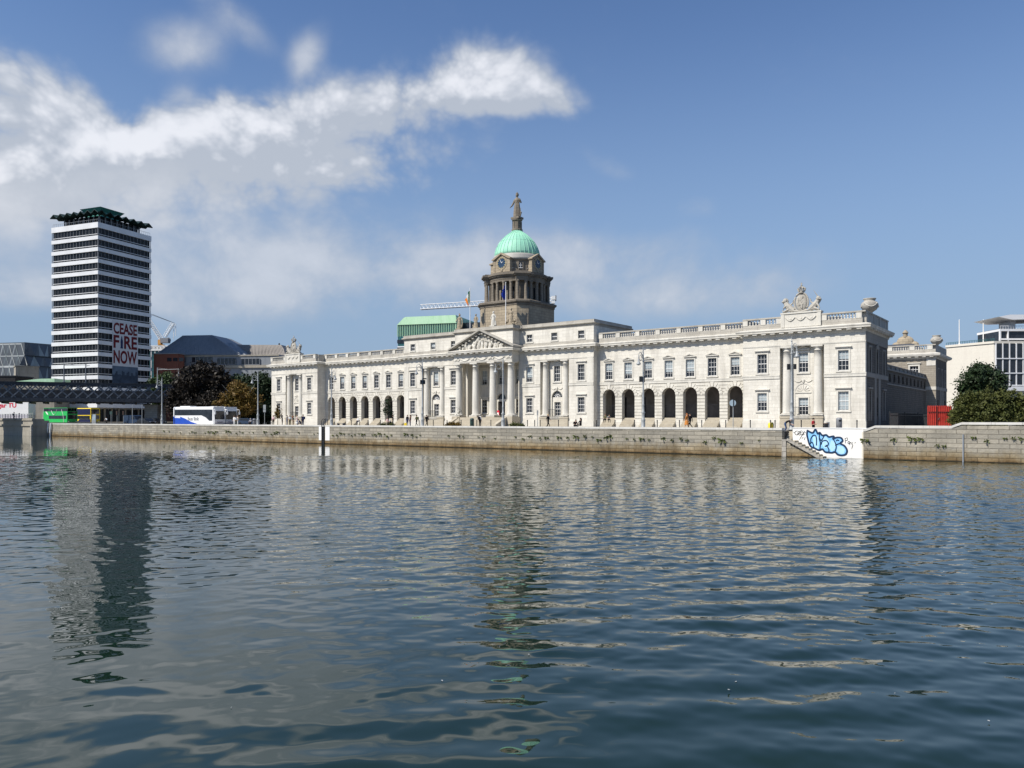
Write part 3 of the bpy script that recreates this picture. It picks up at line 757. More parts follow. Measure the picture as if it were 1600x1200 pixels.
for sg in (-1, 1): wing(sg)

# --- centre block
for sg in (-1, 1):
    m = MB()
    e = lambda a, b: (min(a * sg, b * sg), max(a * sg, b * sg))
    a, b = e(15.26, CB); m.wall(a, b, G, ZC - .2, YC, .6, [hole(17.45 * sg, 1.2, UP), hole(17.45 * sg, 1.2, LO)])
    a, b = e(5.9, 9.94); m.wall(a, b, G, ZC - .2, YC, .6, [hole(7.93 * sg, 1.2, UP), hole(7.93 * sg, 1.2, LO)])
    a, b = e(9.94, 15.26)
    m.box(a, b, YC, YC + .6, 12.62, ZC - .2); m.wall(a, b, 4.0, 12.62, YC + .78, .5, [hole(12.6 * sg, 1.15, UP), (12.6 * sg - .98, 12.6 * sg + .98, 4.0, 7.96, True)])
    m.wall(a, b, 4.0, 7.0, YC + .95, .3, [hole(12.6 * sg, 1.15, (4.1, 6.25))])
    m.box(a - .3, a, YC + .6, YC + 1.3, G, 12.9); m.box(b, b + .3, YC + .6, YC + 1.3, G, 12.9); m.box(a, b, YC + .05, YC + 1.3, G, 4.0); m.box(a, b, YC + .6, YC + 1.3, 12.62, 12.9)
    B(m, 'wall', 'portland')
m = MB()
for sg in (-1, 1):
    for p, q in ((15.26, CB), (6.0, 9.94)):
        m = MB(); a, b = min(p * sg, q * sg), max(p * sg, q * sg)
        m.box(a, b, YC - .09, YC - .001, 8.66, 9.12); m.box(a, b, YC - .12, YC - .09, 8.96, 9.12); B(m, 'string_course', 'portland_trim'); m = MB(); m.box(a, b, YC - .07, YC - .001, G, 3.3)
        B(m, 'base_course', 'portland_trim')
    m = MB()
    a, b = min(6.0 * sg, CB * sg), max(6.0 * sg, CB * sg)
    m.box(a, b, YC - .06, YC - .001, 12.74, 12.88)
    a, b = min(18.5 * sg, 19.5 * sg), max(18.5 * sg, 19.5 * sg); m.box(a, b, YC - .05, YC - .001, 3.3, 8.66); m.box(a, b, YC - .05, YC - .001, 9.12, 12.74)
    B(m, 'architrave_band', 'portland_trim')
for sg in (-1, 1):
    c = 12.6 * sg
    window('up', 17.45 * sg, YC); window('lo', 17.45 * sg, YC); window('up', 7.93 * sg, YC, 1 if sg > 0 else None); window('lo', 7.93 * sg, YC)
    window('niche_up', c, YC + .78); window('niche_lo', c, YC + .95)
    m = MB(); y = YC + .78
    ring(m, c, y - .05, 6.98, .98, 1.16, .05); m.box(c - 1.16, c - .98, y - .05, y, 4.0, 6.98); m.box(c + .98, c + 1.16, y - .05, y, 4.0, 6.98)
    m.blob((c, y - .06, 8.3), (.2, .2, .36), 7, 5)
    for s2 in (-1, 1): m.tube([(c + s2 * (.2 + .85 * t), y - .04, 8.42 - .22 * math.sin(math.pi * t)) for t in [i / 6 for i in range(7)]], .06, 5)
    B(m, 'arch_surround', 'portland_trim')
    m = MB(); ring(m, c, YC + 1.0, 7.0, .02, .97, .03, 12); o = B(m, 'fanlight', 'dark_glass')
    m = MB()
    for i in range(1, 8):
        a = math.pi * i / 8; m.tube([(c, YC + .985, 7.0), (c + .95 * math.cos(a), YC + .985, 7.0 + .95 * math.sin(a))], .018, 4)
    ring(m, c, YC + .97, 7.0, .40, .45, .02, 10); l = m.build('glazing_bar', 'white_paint', o)
    for s2 in (-1, 1): column(c + s2 * 1.86, YC + .42, 4.05, 12.62, .53)
    m = MB()
    for s2 in (-1, 1): m.box(c + s2 * 1.86 - .72, c + s2 * 1.86 + .72, YC - .26, YC + 1.1, G, 3.95); m.box(c + s2 * 1.86 - .78, c + s2 * 1.86 + .78, YC - .32, YC + 1.12, 3.72, 3.95)
    m.box(c - 1.14, c + 1.14, YC - .12, YC + .78, G, 3.55)
    B(m, 'plinth', 'step_stone'); railing(c - 1.1, c + 1.1, YC - .05, 3.55, 1.55)

# --- portico
PY, PW = -1.2, 6.0
for x in (-5.4, -1.8, 1.8, 5.4): column(x, -.58, 4.05, 12.75, .61)
m = MB()
m.box(-PW, PW, PY, -.02, 12.75, ZC - .2)                          # entablature beam
m.box(-PW, -PW + .9, -.02, 4.4, 12.75, ZC - .2); m.box(PW - .9, PW, -.02, 4.4, 12.75, ZC - .2)
m.wall(-5.9, 5.9, G, ZC, 3.9, .5, [(-.75, .75, 4.05, 6.55), (-.9, .9, 6.95, 7.9, True), hole(-3.6, 1.2, UP), hole(3.6, 1.2, UP), hole(0, 1.2, UP), hole(-3.6, 1.2, (4.55, 6.9)), hole(3.6, 1.2, (4.55, 6.9))])
m.box(-5.9, -5.3, YC + .6, 3.9, G, ZC - .2); m.box(5.3, 5.9, YC + .6, 3.9, G, ZC - .2); m.box(-5.1, 5.1, -.02, 3.9, 12.76, 13.1)
B(m, 'portico_wall', 'portland_trim')
for x in (-3.6, 3.6): window('up', x, 3.9); window('lo', x, 3.9)
window('up', 0, 3.9)
m = MB(); m.box(-.75, .75, 4.2, 4.26, 4.05, 6.55); o = B(m, 'door', 'dark_interior')
m = MB(); ring(m, 0, 4.2, 6.95, .02, .9, .05, 12); B(m, 'fanlight', 'dark_glass')
m = MB(); m.box(-PW - .25, PW + .25, -1.5, 3.9, G, 3.9)
for x in (-5.4, -1.8, 1.8, 5.4): m.box(x - .85, x + .85, -1.45, .3, 3.9, 4.05)
B(m, 'podium', 'step_stone')
m = MB()
for i in range(8): m.box(-4.6, 4.6, -1.5 - .30 * (8 - i), -1.5, G + i * .17 + (.001 if i else 0), G + (i + 1) * .17)
m.prism([(0, 0), (1, 0), (1, .1)], 0, .1) if False else None
B(m, 'steps', 'step_stone')
for sg in (-1, 1):                                               # sloping cheek walls of the steps
    m = MB(Matrix.Translation((4.95 * sg, 0, 0)) @ Matrix.Rotation(rad(90), 4, 'Z'))
    m.prism([(-4.3, G), (-1.5, G), (-1.5, 3.9), (-1.7, 3.9), (-4.3, 2.75)], -.3, .3); B(m, 'step_cheek', 'step_stone')
m = MB()
for x in (-1.8, 1.8, -5.4, 5.4):
    for s2 in (-1, 1): m.tube([(x + s2 * (.15 + .5 * t), PY - .05, 13.45 - .28 * math.sin(math.pi * t)) for t in [i / 6 for i in range(7)]], .07, 5)
    m.blob((x, PY - .06, 13.4), (.2, .14, .24), 7, 5)
for x in (-3.6, 0, 3.6):
    m.tube([(x - 1.1 + 2.2 * t, PY - .05, 13.55 - .42 * math.sin(math.pi * t)) for t in [i / 10 for i in range(11)]], [.05 + .05 * math.sin(math.pi * i / 10) for i in range(11)], 6)
m.box(-PW - .05, PW + .05, PY - .05, PY - .001, 12.9, 13.02)
B(m, 'frieze_ornament', 'portland_trim')
# pediment
pz0, pz1, ph = ZC - .12, 17.75, 6.55
m = MB()
m.prism([(-ph + .5, pz0), (ph - .5, pz0), (0, pz1 - .55)], PY + .05, -.3)          # tympanum back
sl = (pz1 - pz0) / ph
for sg in (-1, 1):
    for (o0, o1, yf) in ((0, .26, PY - .75), (.26, .44, PY - .5), (.44, .58, PY - .2)):
        pts = [(sg * (ph + .25 - 0), pz0 - .02 - o0 + .30), (0, pz1 + .30 - o0 - .02), (0, pz1 + .30 - o1), (sg * (ph + .25), pz0 + .30 - o1)]
        pts = [(x, max(z, pz0)) for x, z in pts]
        m.prism(pts, yf, 1.2 if o0 == 0 else -.3)
    n = 9
    for i in range(n):
        t = (i + .6) / n; x = sg * ph * (1 - t) * .95; z = pz0 + (pz1 - pz0) * t - .42
        if z > pz0 + .15: m.box(x - .2, x + .2, PY - .45, PY + .06, z, z + .22)
B(m, 'pediment', 'weathered')
m = MB(); r2 = random.Random(3)                                  # relief figures
for i in range(70):
    x = r2.uniform(-4.9, 4.9); hm = (1 - abs(x) / 5.4) * (pz1 - pz0 - .8)
    if hm < .25: continue
    z = pz0 + r2.uniform(.05, max(.1, hm - .35)); k = r2.uniform(.16, .34)
    m.blob((x, PY + .02 - r2.uniform(0, .18), z + k), (k * r2.uniform(.5, 1.0), k * .7, k * r2.uniform(.8, 1.5)), 6, 5)
for x, h in ((-1.5, 1.1), (-.6, 1.45), (.1, 1.6), (.8, 1.4), (1.7, 1.05), (-2.6, .8), (2.7, .75)):
    m.tube([(x, PY - .08, pz0), (x + .05, PY - .12, pz0 + h * .5), (x, PY - .1, pz0 + h * .8)], [.3, .24, .14], 6); m.blob((x, PY - .12, pz0 + h * .92), .15, 6, 5)
B(m, 'pediment_relief', 'portland')

# --- attic storey over the centre
m = MB(); AZ = 18.42
aw = [hole(x, 1.08, (15.68, 16.85)) for x in (-17.45, -12.6, -7.93, 7.93, 12.6, 17.45)]
m.wall(-CB, -6.0, ZC - .2, 17.65, YC + .02, .5, aw); m.wall(6.0, CB, ZC - .2, 17.65, YC + .02, .5, aw)
m.box(-6.0, 6.0, PY + .25, YC + .6, ZC - .15, 17.72)
m.box(-CB, -CB + .5, YC + .52, 12.5, ZC - .2, 17.65); m.box(CB - .5, CB, YC + .52, 12.5, ZC - .2, 17.65); m.box(-CB, CB, 12.0, 12.5, ZC - .2, 17.64)
B(m, 'attic_wall', 'portland')
for x in (-17.45, -12.6, -7.93, 7.93, 12.6, 17.45): window('attic', x, YC + .02)
prof = [(0, 17.5), (.08, 17.55), (.08, 17.72), (.34, 17.86), (.34, 17.98), (.1, 18.05), (.1, AZ), (-.5, AZ), (-.5, 17.5)]
m = MB(); m.sweep([(-CB, 12.5), (-CB, YC), (-6.0, YC), (-6.0, PY + .25), (6.0, PY + .25), (6.0, YC), (CB, YC), (CB, 12.5)], prof)
B(m, 'attic_cornice', 'weathered')
m = MB(); m.box(-CB, CB, YC - .03, YC + .015, ZC, 15.42); B(m, 'attic_base', 'weathered')
m = MB(); m.box(-CB + .4, CB - .4, YC + .5, 12.1, 17.4, 18.0); m.box(-5.6, 5.6, PY + .6, YC + .499, 17.7, 18.0)
B(m, 'roof', 'slate')

# --- main cornice with its blocks
path = [(-HX, 12.6), (-HX, 0), (-PV, 0), (-PV, YW), (-CB, YW), (-CB, YC), (-PW, YC), (-PW, PY), (PW, PY), (PW, YC), (CB, YC), (CB, YW), (PV, YW), (PV, 0), (HX, 0), (HX, 12.6)]
m = MB()
m.sweep(path, [(0, 13.92), (.10, 14.0), (.10, 14.12), (.16, 14.14), (.16, 14.38), (.70, 14.38), (.70, 14.52), (.78, 14.66), (.78, 14.76), (.12, ZC), (-.5, ZC), (-.5, 13.92)])
def blocks(a, b, step=1.15, wd=.56):
    a, b = Vector(a), Vector(b); d = (b - a); L = d.length; d /= L; nrm = Vector((d.y, -d.x))
    n = max(1, int(round(L / step)))
    for i in range(n):
        t = (i + .5) * L / n; c = a + d * t
        e = [c - d * wd / 2 + nrm * .15, c + d * wd / 2 + nrm * .15, c + d * wd / 2 + nrm * .62, c - d * wd / 2 + nrm * .62]
        m.vprism([(v.x, v.y) for v in e][::-1], 14.2, 14.379)
for a, b in zip(path, path[1:]):
    if (Vector(b) - Vector(a)).length > 4: blocks(a, b)
B(m, 'cornice', 'portland_trim')

# --- balustrades
def balusters(m, x0, x1, y, along='x'):
    n = max(2, int((x1 - x0) / .34))
    for i in range(n):
        t = x0 + (x1 - x0) * (i + .5) / n
        cx, cy = (t, y) if along == 'x' else (y, t)
        m.lathe(cx, cy, [(.10, 15.55), (.10, 15.62), (.05, 15.68), (.12, 15.86), (.10, 15.98), (.045, 16.1), (.09, 16.16), (.09, 16.2)], 7)
def balustrade(x0, x1, y, dies, solid=()):
    m = MB(); m.mi = 0
    m.box(x0, x1, y - .2, y + .25, ZC - .02, 15.55)
    m.mi = 1
    xs = sorted(dies)
    for d in xs: m.box(d - .32, d + .32, y - .24, y + .26, 15.5, 16.22)
    for a, b in zip(xs, xs[1:]): balusters(m, a + .36, b - .36, y)
    m.mi = 0; m.box(x0 - .02, x1 + .02, y - .28, y + .3, 16.2, 16.38)
    B(m, 'balustrade', ['weathered', 'portland_trim'])
for sg in (-1, 1):
    lo, hi = (CB + .4, PV) if sg > 0 else (-PV, -CB - .4)
    dies = [sg * (21.54 - 1.27)] + [sg * (21.54 + 3.185 * k + 1.59) for k in range(6)] + [sg * (PV - .35)]
    balustrade(lo, hi, YW - .02, dies)
    c = PX * sg
    balustrade(c - 7.3, c - 2.35, .0, [c - 7.0, c - 4.7, c - 2.7] if sg > 0 else [c - 7.0, c - 2.7])
    balustrade(c + 2.35, c + 7.05, .0, [c + 2.7, c + 6.65] if sg > 0 else [c + 2.7, c + 6.65])
m = MB()                                                         # solid flank parapets and the low returns behind
m.box(HX - .5, HX - .02, .26, 12.4, ZC - .02, 16.22); m.box(HX - .56, HX + .06, -.25, 12.5, 16.221, 16.4)
for y in (.3, 4.2, 7.2, 11.4): m.box(HX - .54, HX + .05, y, y + .8, 15.0, 16.22)
m.box(PV + .02, HX - .5, 11.9, 12.4, ZC - .02, 16.3); m.box(PV + .02, PV + .5, .26, 11.9, ZC - .02, 16.3)
B(m, 'parapet', 'weathered')
m = MB(); m.box(-HX + .02, -HX + .5, .26, 12.4, ZC - .02, 16.22); m.box(-HX - .06, -HX + .56, -.25, 12.5, 16.221, 16.4)
m.box(-PV - .5, -PV - .02, .26, 11.9, ZC - .02, 16.3); m.box(-HX + .5, -PV - .02, 11.9, 12.4, ZC - .02, 16.3)
B(m, 'parapet', 'weathered')
m = MB()
def hip(x0, x1, y0, y1, z0, z1, k):
    m.add([(x0, y0, z0), (x1, y0, z0), (x1, y1, z0), (x0, y1, z0), (x0 + k, (y0 + y1) / 2, z1), (x1 - k, (y0 + y1) / 2, z1)], [(0, 1, 5, 4), (1, 2, 5), (2, 3, 4, 5), (3, 0, 4)])
for b_, h_ in (((-HX + .5, -PV - .5, .4, 11.9), (-HX + .55, -PV - .55, 1.4, 11.4, 14.9, 17.0, 4)), ((PV + .5, HX - .5, .4, 11.9), (PV + .55, HX - .55, 1.4, 11.4, 14.9, 16.7, 4)),
               ((-PV, -CB - .02, YW + .5, 12), (-PV + .05, -CB - .05, 3.4, 13.2, 14.9, 17.15, 3)), ((CB + .02, PV, YW + .5, 12), (CB + .05, PV - .05, 3.4, 13.2, 14.9, 16.9, 3))):
    m = MB(); m.box(*b_, 14.3, 14.899); hip(*h_); B(m, 'roof', 'slate')

# --- coats of arms on the end pavilions (fixed to the parapet)
def crest(x, y, sc=1.0):
    m = MB(Matrix.Translation((x, y, 0)))
    m.box(-2.35, 2.35, -.35, .5, ZC - .01, 16.75); m.box(-2.45, 2.45, -.45, .55, 16.6, 16.78); m.box(-2.4, -2.0, -.42, -.35, ZC, 16.6); m.box(2.0, 2.4, -.42, -.35, ZC, 16.6)
    for cx in (-1.25, 0, 1.25):
        m.tube([(cx - .55 + 1.1 * t, -.40, 16.15 - .42 * math.sin(math.pi * t)) for t in [i / 8 for i in range(9)]], .07, 5); m.blob((cx, -.38, 15.95), (.17, .08, .17), 6, 5)
    B(m, 'crest_plinth', 'portland_trim')
    m = MB(Matrix.Translation((x, y, 16.75)))
    # oval shield with rim
    m.blob((0, .0, 1.2), (.72, .28, 1.12), 14, 10)
    m.tube([(.84 * math.cos(a), -.1, 1.2 + 1.2 * math.sin(a)) for a in [2 * math.pi * i / 22 for i in range(23)]], .11, 6)
    for i in range(14): m.blob((r2.uniform(-.35, .35), -.26, 1.2 + r2.uniform(-.7, .7)), (.1, .07, r2.uniform(.1, .28)), 6, 4)
    # crown and finial
    m.lathe(0, 0, [(.34, 2.35), (.36, 2.55), (.3, 2.6)], 12); 
    for i in range(6):
        a = i * math.pi / 3; m.tube([(.36 * math.cos(a), .36 * math.sin(a), 2.55), (.46 * math.cos(a), .46 * math.sin(a), 2.9), (.2 * math.cos(a), .2 * math.sin(a), 3.1), (0, 0, 3.12)], [.09, .1, .08, .05], 5)
    m.blob((0, 0, 3.3), .13, 7, 5); m.box(-.04, .04, -.04, .04, 3.4, 3.66); m.box(-.12, .12, -.03, .03, 3.5, 3.57)
    m.tube([(-2.2, -.1, .1), (-1.3, -.15, .3), (0, -.2, .06), (1.3, -.15, .3), (2.2, -.1, .1)], [.1, .14, .12, .14, .1], 6)
    # lion (left) and unicorn (right), reclining against the shield
    for sg in (-1, 1):
        T = MB(); T = m
        m.tube([(sg * .95, .05, .25), (sg * 1.35, .05, .55), (sg * 1.75, .05, .95), (sg * 1.95, .02, 1.35)], [.34, .40, .38, .26], 8)
        m.blob((sg * 2.0, -.05, 1.55), (.28, .26, .27), 8, 6); m.blob((sg * 2.24, -.12, 1.46), (.15, .13, .12), 6, 5)
        m.tube([(sg * 1.7, -.15, 1.0), (sg * 2.05, -.25, .7), (sg * 2.2, -.3, .3)], [.15, .12, .1], 6); m.tube([(sg * 1.4, -.1, .5), (sg * 1.8, -.28, .3), (sg * 2.2, -.3, .12)], [.2, .14, .1], 6)
        m.tube([(sg * 1.5, .1, .9), (sg * 1.1, .1, 1.2), (sg * 1.0, .1, 1.6)], [.12, .1, .08], 5)
        if sg < 0:
            for i in range(10):
                a = i * .628; m.blob((-1.95 + .27 * math.cos(a), .05, 1.5 + .3 * math.sin(a)), .13, 5, 4)
        else:
            m.tube([(1.98, -.1, 1.75), (1.75, -.2, 2.15), (1.5, -.3, 2.55)], [.07, .045, .015], 5)
            m.tube([(2.05, .1, 1.75), (2.2, .12, 1.4), (2.05, .1, 1.0)], [.13, .16, .1], 6)
    B(m, 'coat_of_arms', 'weathered')
for sg in (-1, 1): crest(PX * sg, .0)

# --- dome, drum and clock stage
DY = 8.24
def DB(m, name, mats, smooth=False):
    o = m.build(name, mats, house, smooth); o.location = (0, DY, -G); return o
h, a = 5.1, 3.72
octo = lambda h, a: [(-a, -h), (a, -h), (h, -a), (h, a), (a, h), (-a, h), (-h, a), (-h, -a)]
m = MB(); m.vprism(octo(h, a), 17.5, 22.35); DB(m, 'drum_base', 'drum_warm')
m = MB(); 
m.sweep(octo(h, a)[::1], [(0, 22.2), (.1, 22.3), (.12, 22.55), (.4, 22.75), (.42, 23.0), (0, 23.2), (-.6, 23.2)], True); m.vprism(octo(h - .3, a - .2), 22.3, 23.15)
ring(m, -.9, -h - .04, 18.2, .55, .75, .08, 10); DB(m, 'drum_moulding', 'drum_stone')
m = MB(); m.box(-1.45, -.35, -h - .02, -h + .05, 17.6, 18.2); ring(m, -.9, -h - .02, 18.2, .02, .55, .06, 10); DB(m, 'drum_lunette', 'dark_interior')
m = MB(); m.lathe(0, 0, [(3.75, 23.1), (3.75, 26.7)], 40)
for k in range(4):
    T = Matrix.Rotation(rad(45 + 90 * k), 4, 'Z'); q = MB(T); q.box(3.2, 4.75, -.95, .95, 23.1, 26.5); m.add(q.V, q.F)
DB(m, 'drum_wall', 'drum_stone')
for k in range(16):                                              # windows of the drum between the columns
    an = 22.5 * k
    if (an % 90) == 45: continue
    T = Matrix.Rotation(rad(an), 4, 'Z'); q = MB(T); q.box(3.74, 3.79, -.42, .42, 23.7, 25.6); DB(q, 'drum_window', 'dark_glass')
cm = MB(); cm.lathe(0, 0, [(.36, 23.2), (.36, 23.3), (.29, 23.38), (.28, 24.3), (.24, 26.05), (.24, 26.1), (.33, 26.28), (.33, 26.4)], 12)
cme = cm.mesh('column', 'drum_stone')
for p in cme.polygons: p.use_smooth = len(p.vertices) == 4
for k in range(4):
    base = rad(90 * k)
    for an in (-24, -8.5, 8.5, 24):
        o = link('column', cme, house); t = base + rad(an); o.location = (4.62 * math.cos(t), DY + 4.62 * math.sin(t), -G)
    t = base + rad(45)
    for s2 in (-1, 1):
        o = link('column', cme, house); o.location = (5.25 * math.cos(t) - s2 * .68 * math.sin(t), DY + 5.25 * math.sin(t) + s2 * .68 * math.cos(t), -G)
def star_plan(rc, rp, wp, n=8):                                  # round plan with four projecting piers
    pts = []
    for k in range(4):
        t = rad(45 + 90 * k)
        c, s2 = math.cos(t), math.sin(t)
        inner = math.sqrt(max(0.01, rc * rc - wp * wp)); da = math.asin(wp / rc)
        for q in ((inner, -wp), (rp, -wp), (rp, wp), (inner, wp)): pts.append((q[0] * c - q[1] * s2, q[0] * s2 + q[1] * c))
        for i in range(1, n):
            b = t + da + (math.pi / 2 - 2 * da) * i / n; pts.append((rc * math.cos(b), rc * math.sin(b)))
    return pts
m = MB()
m.vprism(star_plan(5.0, 5.75, 1.12), 23.0, 23.22)
m.vprism(star_plan(4.86, 5.55, 1.02), 26.4, 27.2); m.vprism(star_plan(4.92, 5.62, 1.08), 26.75, 26.85)
m.vprism(star_plan(5.12, 5.80, 1.24), 27.2, 27.42); m.vprism(star_plan(5.3, 6.0, 1.4), 27.42, 27.75); m.vprism(star_plan(4.9, 5.6, 1.0), 27.75, 27.95)
DB(m, 'drum_entablature', 'drum_stone')
m = MB(); m.lathe(0, 0, [(4.05, 27.8), (4.05, 28.05), (3.95, 28.1), (3.95, 29.9), (4.12, 30.0), (4.16, 30.15), (3.9, 30.2)], 48)
for k in range(32):
    q = MB(Matrix.Rotation(rad(11.25 * k + 5.6), 4, 'Z')); q.box(3.9, 4.02, -.12, .12, 28.1, 29.9); m.add(q.V, q.F)
DB(m, 'clock_stage', 'drum_stone')
for an in (292.5, 315, 337.5, 22.5, 45, 67.5, 112.5, 135, 157.5, 202.5, 225, 247.5):
    q = MB(Matrix.Rotation(rad(an), 4, 'Z')); q.box(3.96, 3.99, -.3, .3, 28.7, 29.5); o = DB(q, 'clock_stage_window', 'dark_glass')
    q = MB(Matrix.Rotation(rad(an), 4, 'Z')); q.box(3.97, 4.08, -.34, .34, 28.62, 28.7); q.box(3.985, 4.0, -.03, .03, 28.7, 29.5); q.box(3.985, 4.0, -.3, .3, 29.08, 29.14); q.build('sash', 'white_paint', o)
for k, an in enumerate((-90, 0, 90, 180)):
    T = Matrix.Rotation(rad(an + 90), 4, 'Z')                   # local -y looks outwards
    m = MB(T)
    m.box(-1.62, 1.62, -4.28, -3.4, 27.9, 30.1); m.box(-1.75, -1.4, -4.36, -3.6, 27.9, 30.15); m.box(1.4, 1.75, -4.36, -3.6, 27.9, 30.15)
    m.prism([(-1.95, 30.1), (-1.6, 30.1), (0, 31.0), (1.6, 30.1), (1.95, 30.1), (1.95, 30.28), (0, 31.28), (-1.95, 30.28)], -4.55, -3.2)
    m.prism([(-1.6, 30.1), (1.6, 30.1), (0, 31.0)], -4.3, -3.2)
    ring(m, 0, -4.34, 29.55, .92, 1.08, .06, 24, 0, 2 * math.pi); m.blob((0, -4.34, 28.3), (.22, .12, .24), 7, 5)
    f = DB(m, 'clock_house', 'drum_warm')
    m = MB(T); ring(m, 0, -4.315, 29.55, .01, .92, .03, 24, 0, 2 * math.pi); m.build('clock_face', 'clock_blue', f)
    m = MB(T)
    for i in range(12):
        b = 2 * math.pi * i / 12; m.tube([(.68 * math.sin(b), -4.33, 29.55 + .68 * math.cos(b)), (.86 * math.sin(b), -4.33, 29.55 + .86 * math.cos(b))], .035, 4)
    ring(m, 0, -4.335, 29.55, .86, .89, .01, 24, 0, 2 * math.pi); m.build('clock_numerals', 'gold', f)
    m = MB(T)
    for ln, b, w in ((.5, rad(57), .05), (.78, rad(-30), .04)): m.tube([(0, -4.35, 29.55), (ln * math.sin(b), -4.35, 29.55 + ln * math.cos(b))], [w, w * .5], 5)
    m.build('clock_hands', 'white_paint', f)
m = MB(); m.lathe(0, 0, [(4.2, 30.15), (4.15, 30.5), (3.98, 30.9), (3.95, 31.2), (3.8, 31.22)], 48); DB(m, 'dome_skirt', 'lead', True)
prof = []
for i in range(15):
    t = i / 14; an = t * math.pi / 2; prof.append((max(.72, 3.85 * math.cos(an) ** 1.55), 31.15 + 4.72 * math.sin(an) ** 1.0))
prof = [p for p in prof if p[0] > .73] + [(.72, 35.85)]
m = MB(); m.lathe(0, 0, prof, 48); DB(m, 'dome', 'verdigris', True)
m = MB()
for k in range(32):
    t = 2 * math.pi * k / 32; m.tube([((r + .02) * math.cos(t), (r + .02) * math.sin(t), z) for r, z in prof], [.045] * (len(prof) - 1) + [.02], 5)
for k in (5, 9):
    r, z = prof[k]; m.lathe(0, 0, [(r + .0, z - .03), (r + .035, z), (r + .0, z + .03)], 48)
DB(m, 'dome_ribs', 'verdigris')
m = MB(); m.lathe(0, 0, [(.95, 35.7), (.95, 35.95), (.78, 36.05), (.72, 37.3), (.9, 37.45), (.92, 37.62), (.7, 37.7)], 16)
for k in range(8):
    t = math.pi * k / 4; m.tube([(.78 * math.cos(t), .78 * math.sin(t), 36.1), (.78 * math.cos(t), .78 * math.sin(t), 37.3)], .07, 4)
DB(m, 'statue_pedestal', 'drum_stone')

# --- screen wall and rear pavilion on the right
SX = 55.6
TS = Matrix.Translation((SX, 0, 0)) @ Matrix.Rotation(rad(90), 4, 'Z')
m = MB(TS); hs = [(14.6 + 3.1 * i, 16.0 + 3.1 * i, 8.85, 10.05, True) for i in range(12)]
m.wall(12.6, 50.2, G, 8.55, 0, .5, []); m.wall(12.6, 50.2, 8.55, 10.4, 0, .5, hs); B(m, 'screen_wall', 'shaded_flank')
m = MB(TS); m.box(12.6, 50.2, -.12, -.001, 8.4, 8.6); m.box(12.6, 50.2, -.2, .5, 10.401, 10.6); m.box(12.6, 50.2, .1, .4, 10.6, 11.1); m.box(12.6, 50.2, -.05, .5, 11.1, 11.25)
for i in range(12): m.box(13.2 + 3.1 * i, 13.7 + 3.1 * i, -.06, .1, 10.6, 11.1)
B(m, 'screen_parapet', 'shaded_flank_trim')
m = MB(TS); m.box(12.6, 50.2, .5, .6, 8.0, 10.4); B(m, 'screen_opening', 'dark_interior')
for y in (16, 19.5, 23):
    m = MB(); m.box(SX - 4.5, SX - 3.4, y, y + 1.5, 9, 12.6); o = B(m, 'chimney_stack', 'red_brick')
    m = MB(); m.box(SX - 4.65, SX - 3.25, y - .15, y + 1.65, 12.6, 12.85); m.build('chimney_cap', 'portland_trim', o)
m = MB(); m.box(SX - 9, SX - .6, 12.4, 50.2, 9, 9.2)
B(m, 'inner_roof', 'slate')
RY0, RY1 = 50.2, 62.2
m = MB()
m.wall(PV, HX, G, ZC - .2, RY0, .6, [(53.2, 54.5, 11.0, 12.75)])
B(m, 'rear_pavilion_wall', 'south_rubble')
m = MB(Matrix.Translation((HX, RY0, 0)) @ Matrix.Rotation(rad(90), 4, 'Z'))
m.wall(.62, 12, G, ZC - .2, 0, .5, [(1.7, 2.7, 4.6, 6.9), (9.3, 10.3, 4.6, 6.9), (5.4, 6.6, 4, 6.2), (1.7, 2.7, 9.3, 11.9), (9.3, 10.3, 9.3, 11.9), (5.5, 6.5, 9.3, 11.9)]); m.box(.62, 12, .5, .6, G, 13)
B(m, 'flank_wall', 'shaded_flank')
m = MB(Matrix.Translation((HX, RY0, 0)) @ Matrix.Rotation(rad(90), 4, 'Z'))
m.box(.05, 12, -.09, -.001, 8.6, 9.15)
for x in (2.2, 6.0, 9.8): m.box(x - .78, x - .5, -.07, -.001, 9.1, 12.3); m.box(x + .5, x + .78, -.07, -.001, 9.1, 12.3); m.box(x - .8, x + .8, -.12, -.001, 12.2, 12.4)
m.box(4.4, 5.35, -.1, -.001, G, 8.6); m.box(6.65, 7.6, -.1, -.001, G, 8.6)
B(m, 'flank_trim', 'shaded_flank_trim')
m = MB(); m.box(PV, HX + .05, RY0 - .1, RY0 - .001, 8.6, 9.15); m.box(HX - 1.4, HX - .02, RY0 - .06, RY0 - .001, 12.74, 13.9)
m.box(52.95, 53.2, RY0 - .08, RY0 - .001, 10.8, 13); m.box(54.5, 54.75, RY0 - .08, RY0 - .001, 10.8, 13); m.box(53.2, 54.5, RY0 - .08, RY0 - .001, 12.75, 13); m.box(52.8, 54.9, RY0 - .2, RY0 - .001, 13.15, 13.3)
B(m, 'string_course', 'portland_trim')
m = MB(); m.box(53.2, 54.5, RY0 + .25, RY0 + .28, 11, 12.75); o = B(m, 'rear_window_pane', 'dark_glass')
m = MB()
for i in range(4): m.box(53.2 + .42 * i, 53.25 + .42 * i, RY0 + .2, RY0 + .24, 11, 12.75)
for i in range(4): m.box(53.2, 54.5, RY0 + .19, RY0 + .235, 11 + .56 * i, 11.06 + .56 * i)
m.build('sash', 'white_paint', o)
m = MB(); m.sweep([(PV, RY0), (HX, RY0), (HX, RY1), (PV, RY1)], [(0, 13.92), (.10, 14.0), (.16, 14.38), (.70, 14.38), (.78, 14.66), (.78, 14.76), (.12, ZC), (-.5, ZC), (-.5, 13.92)])
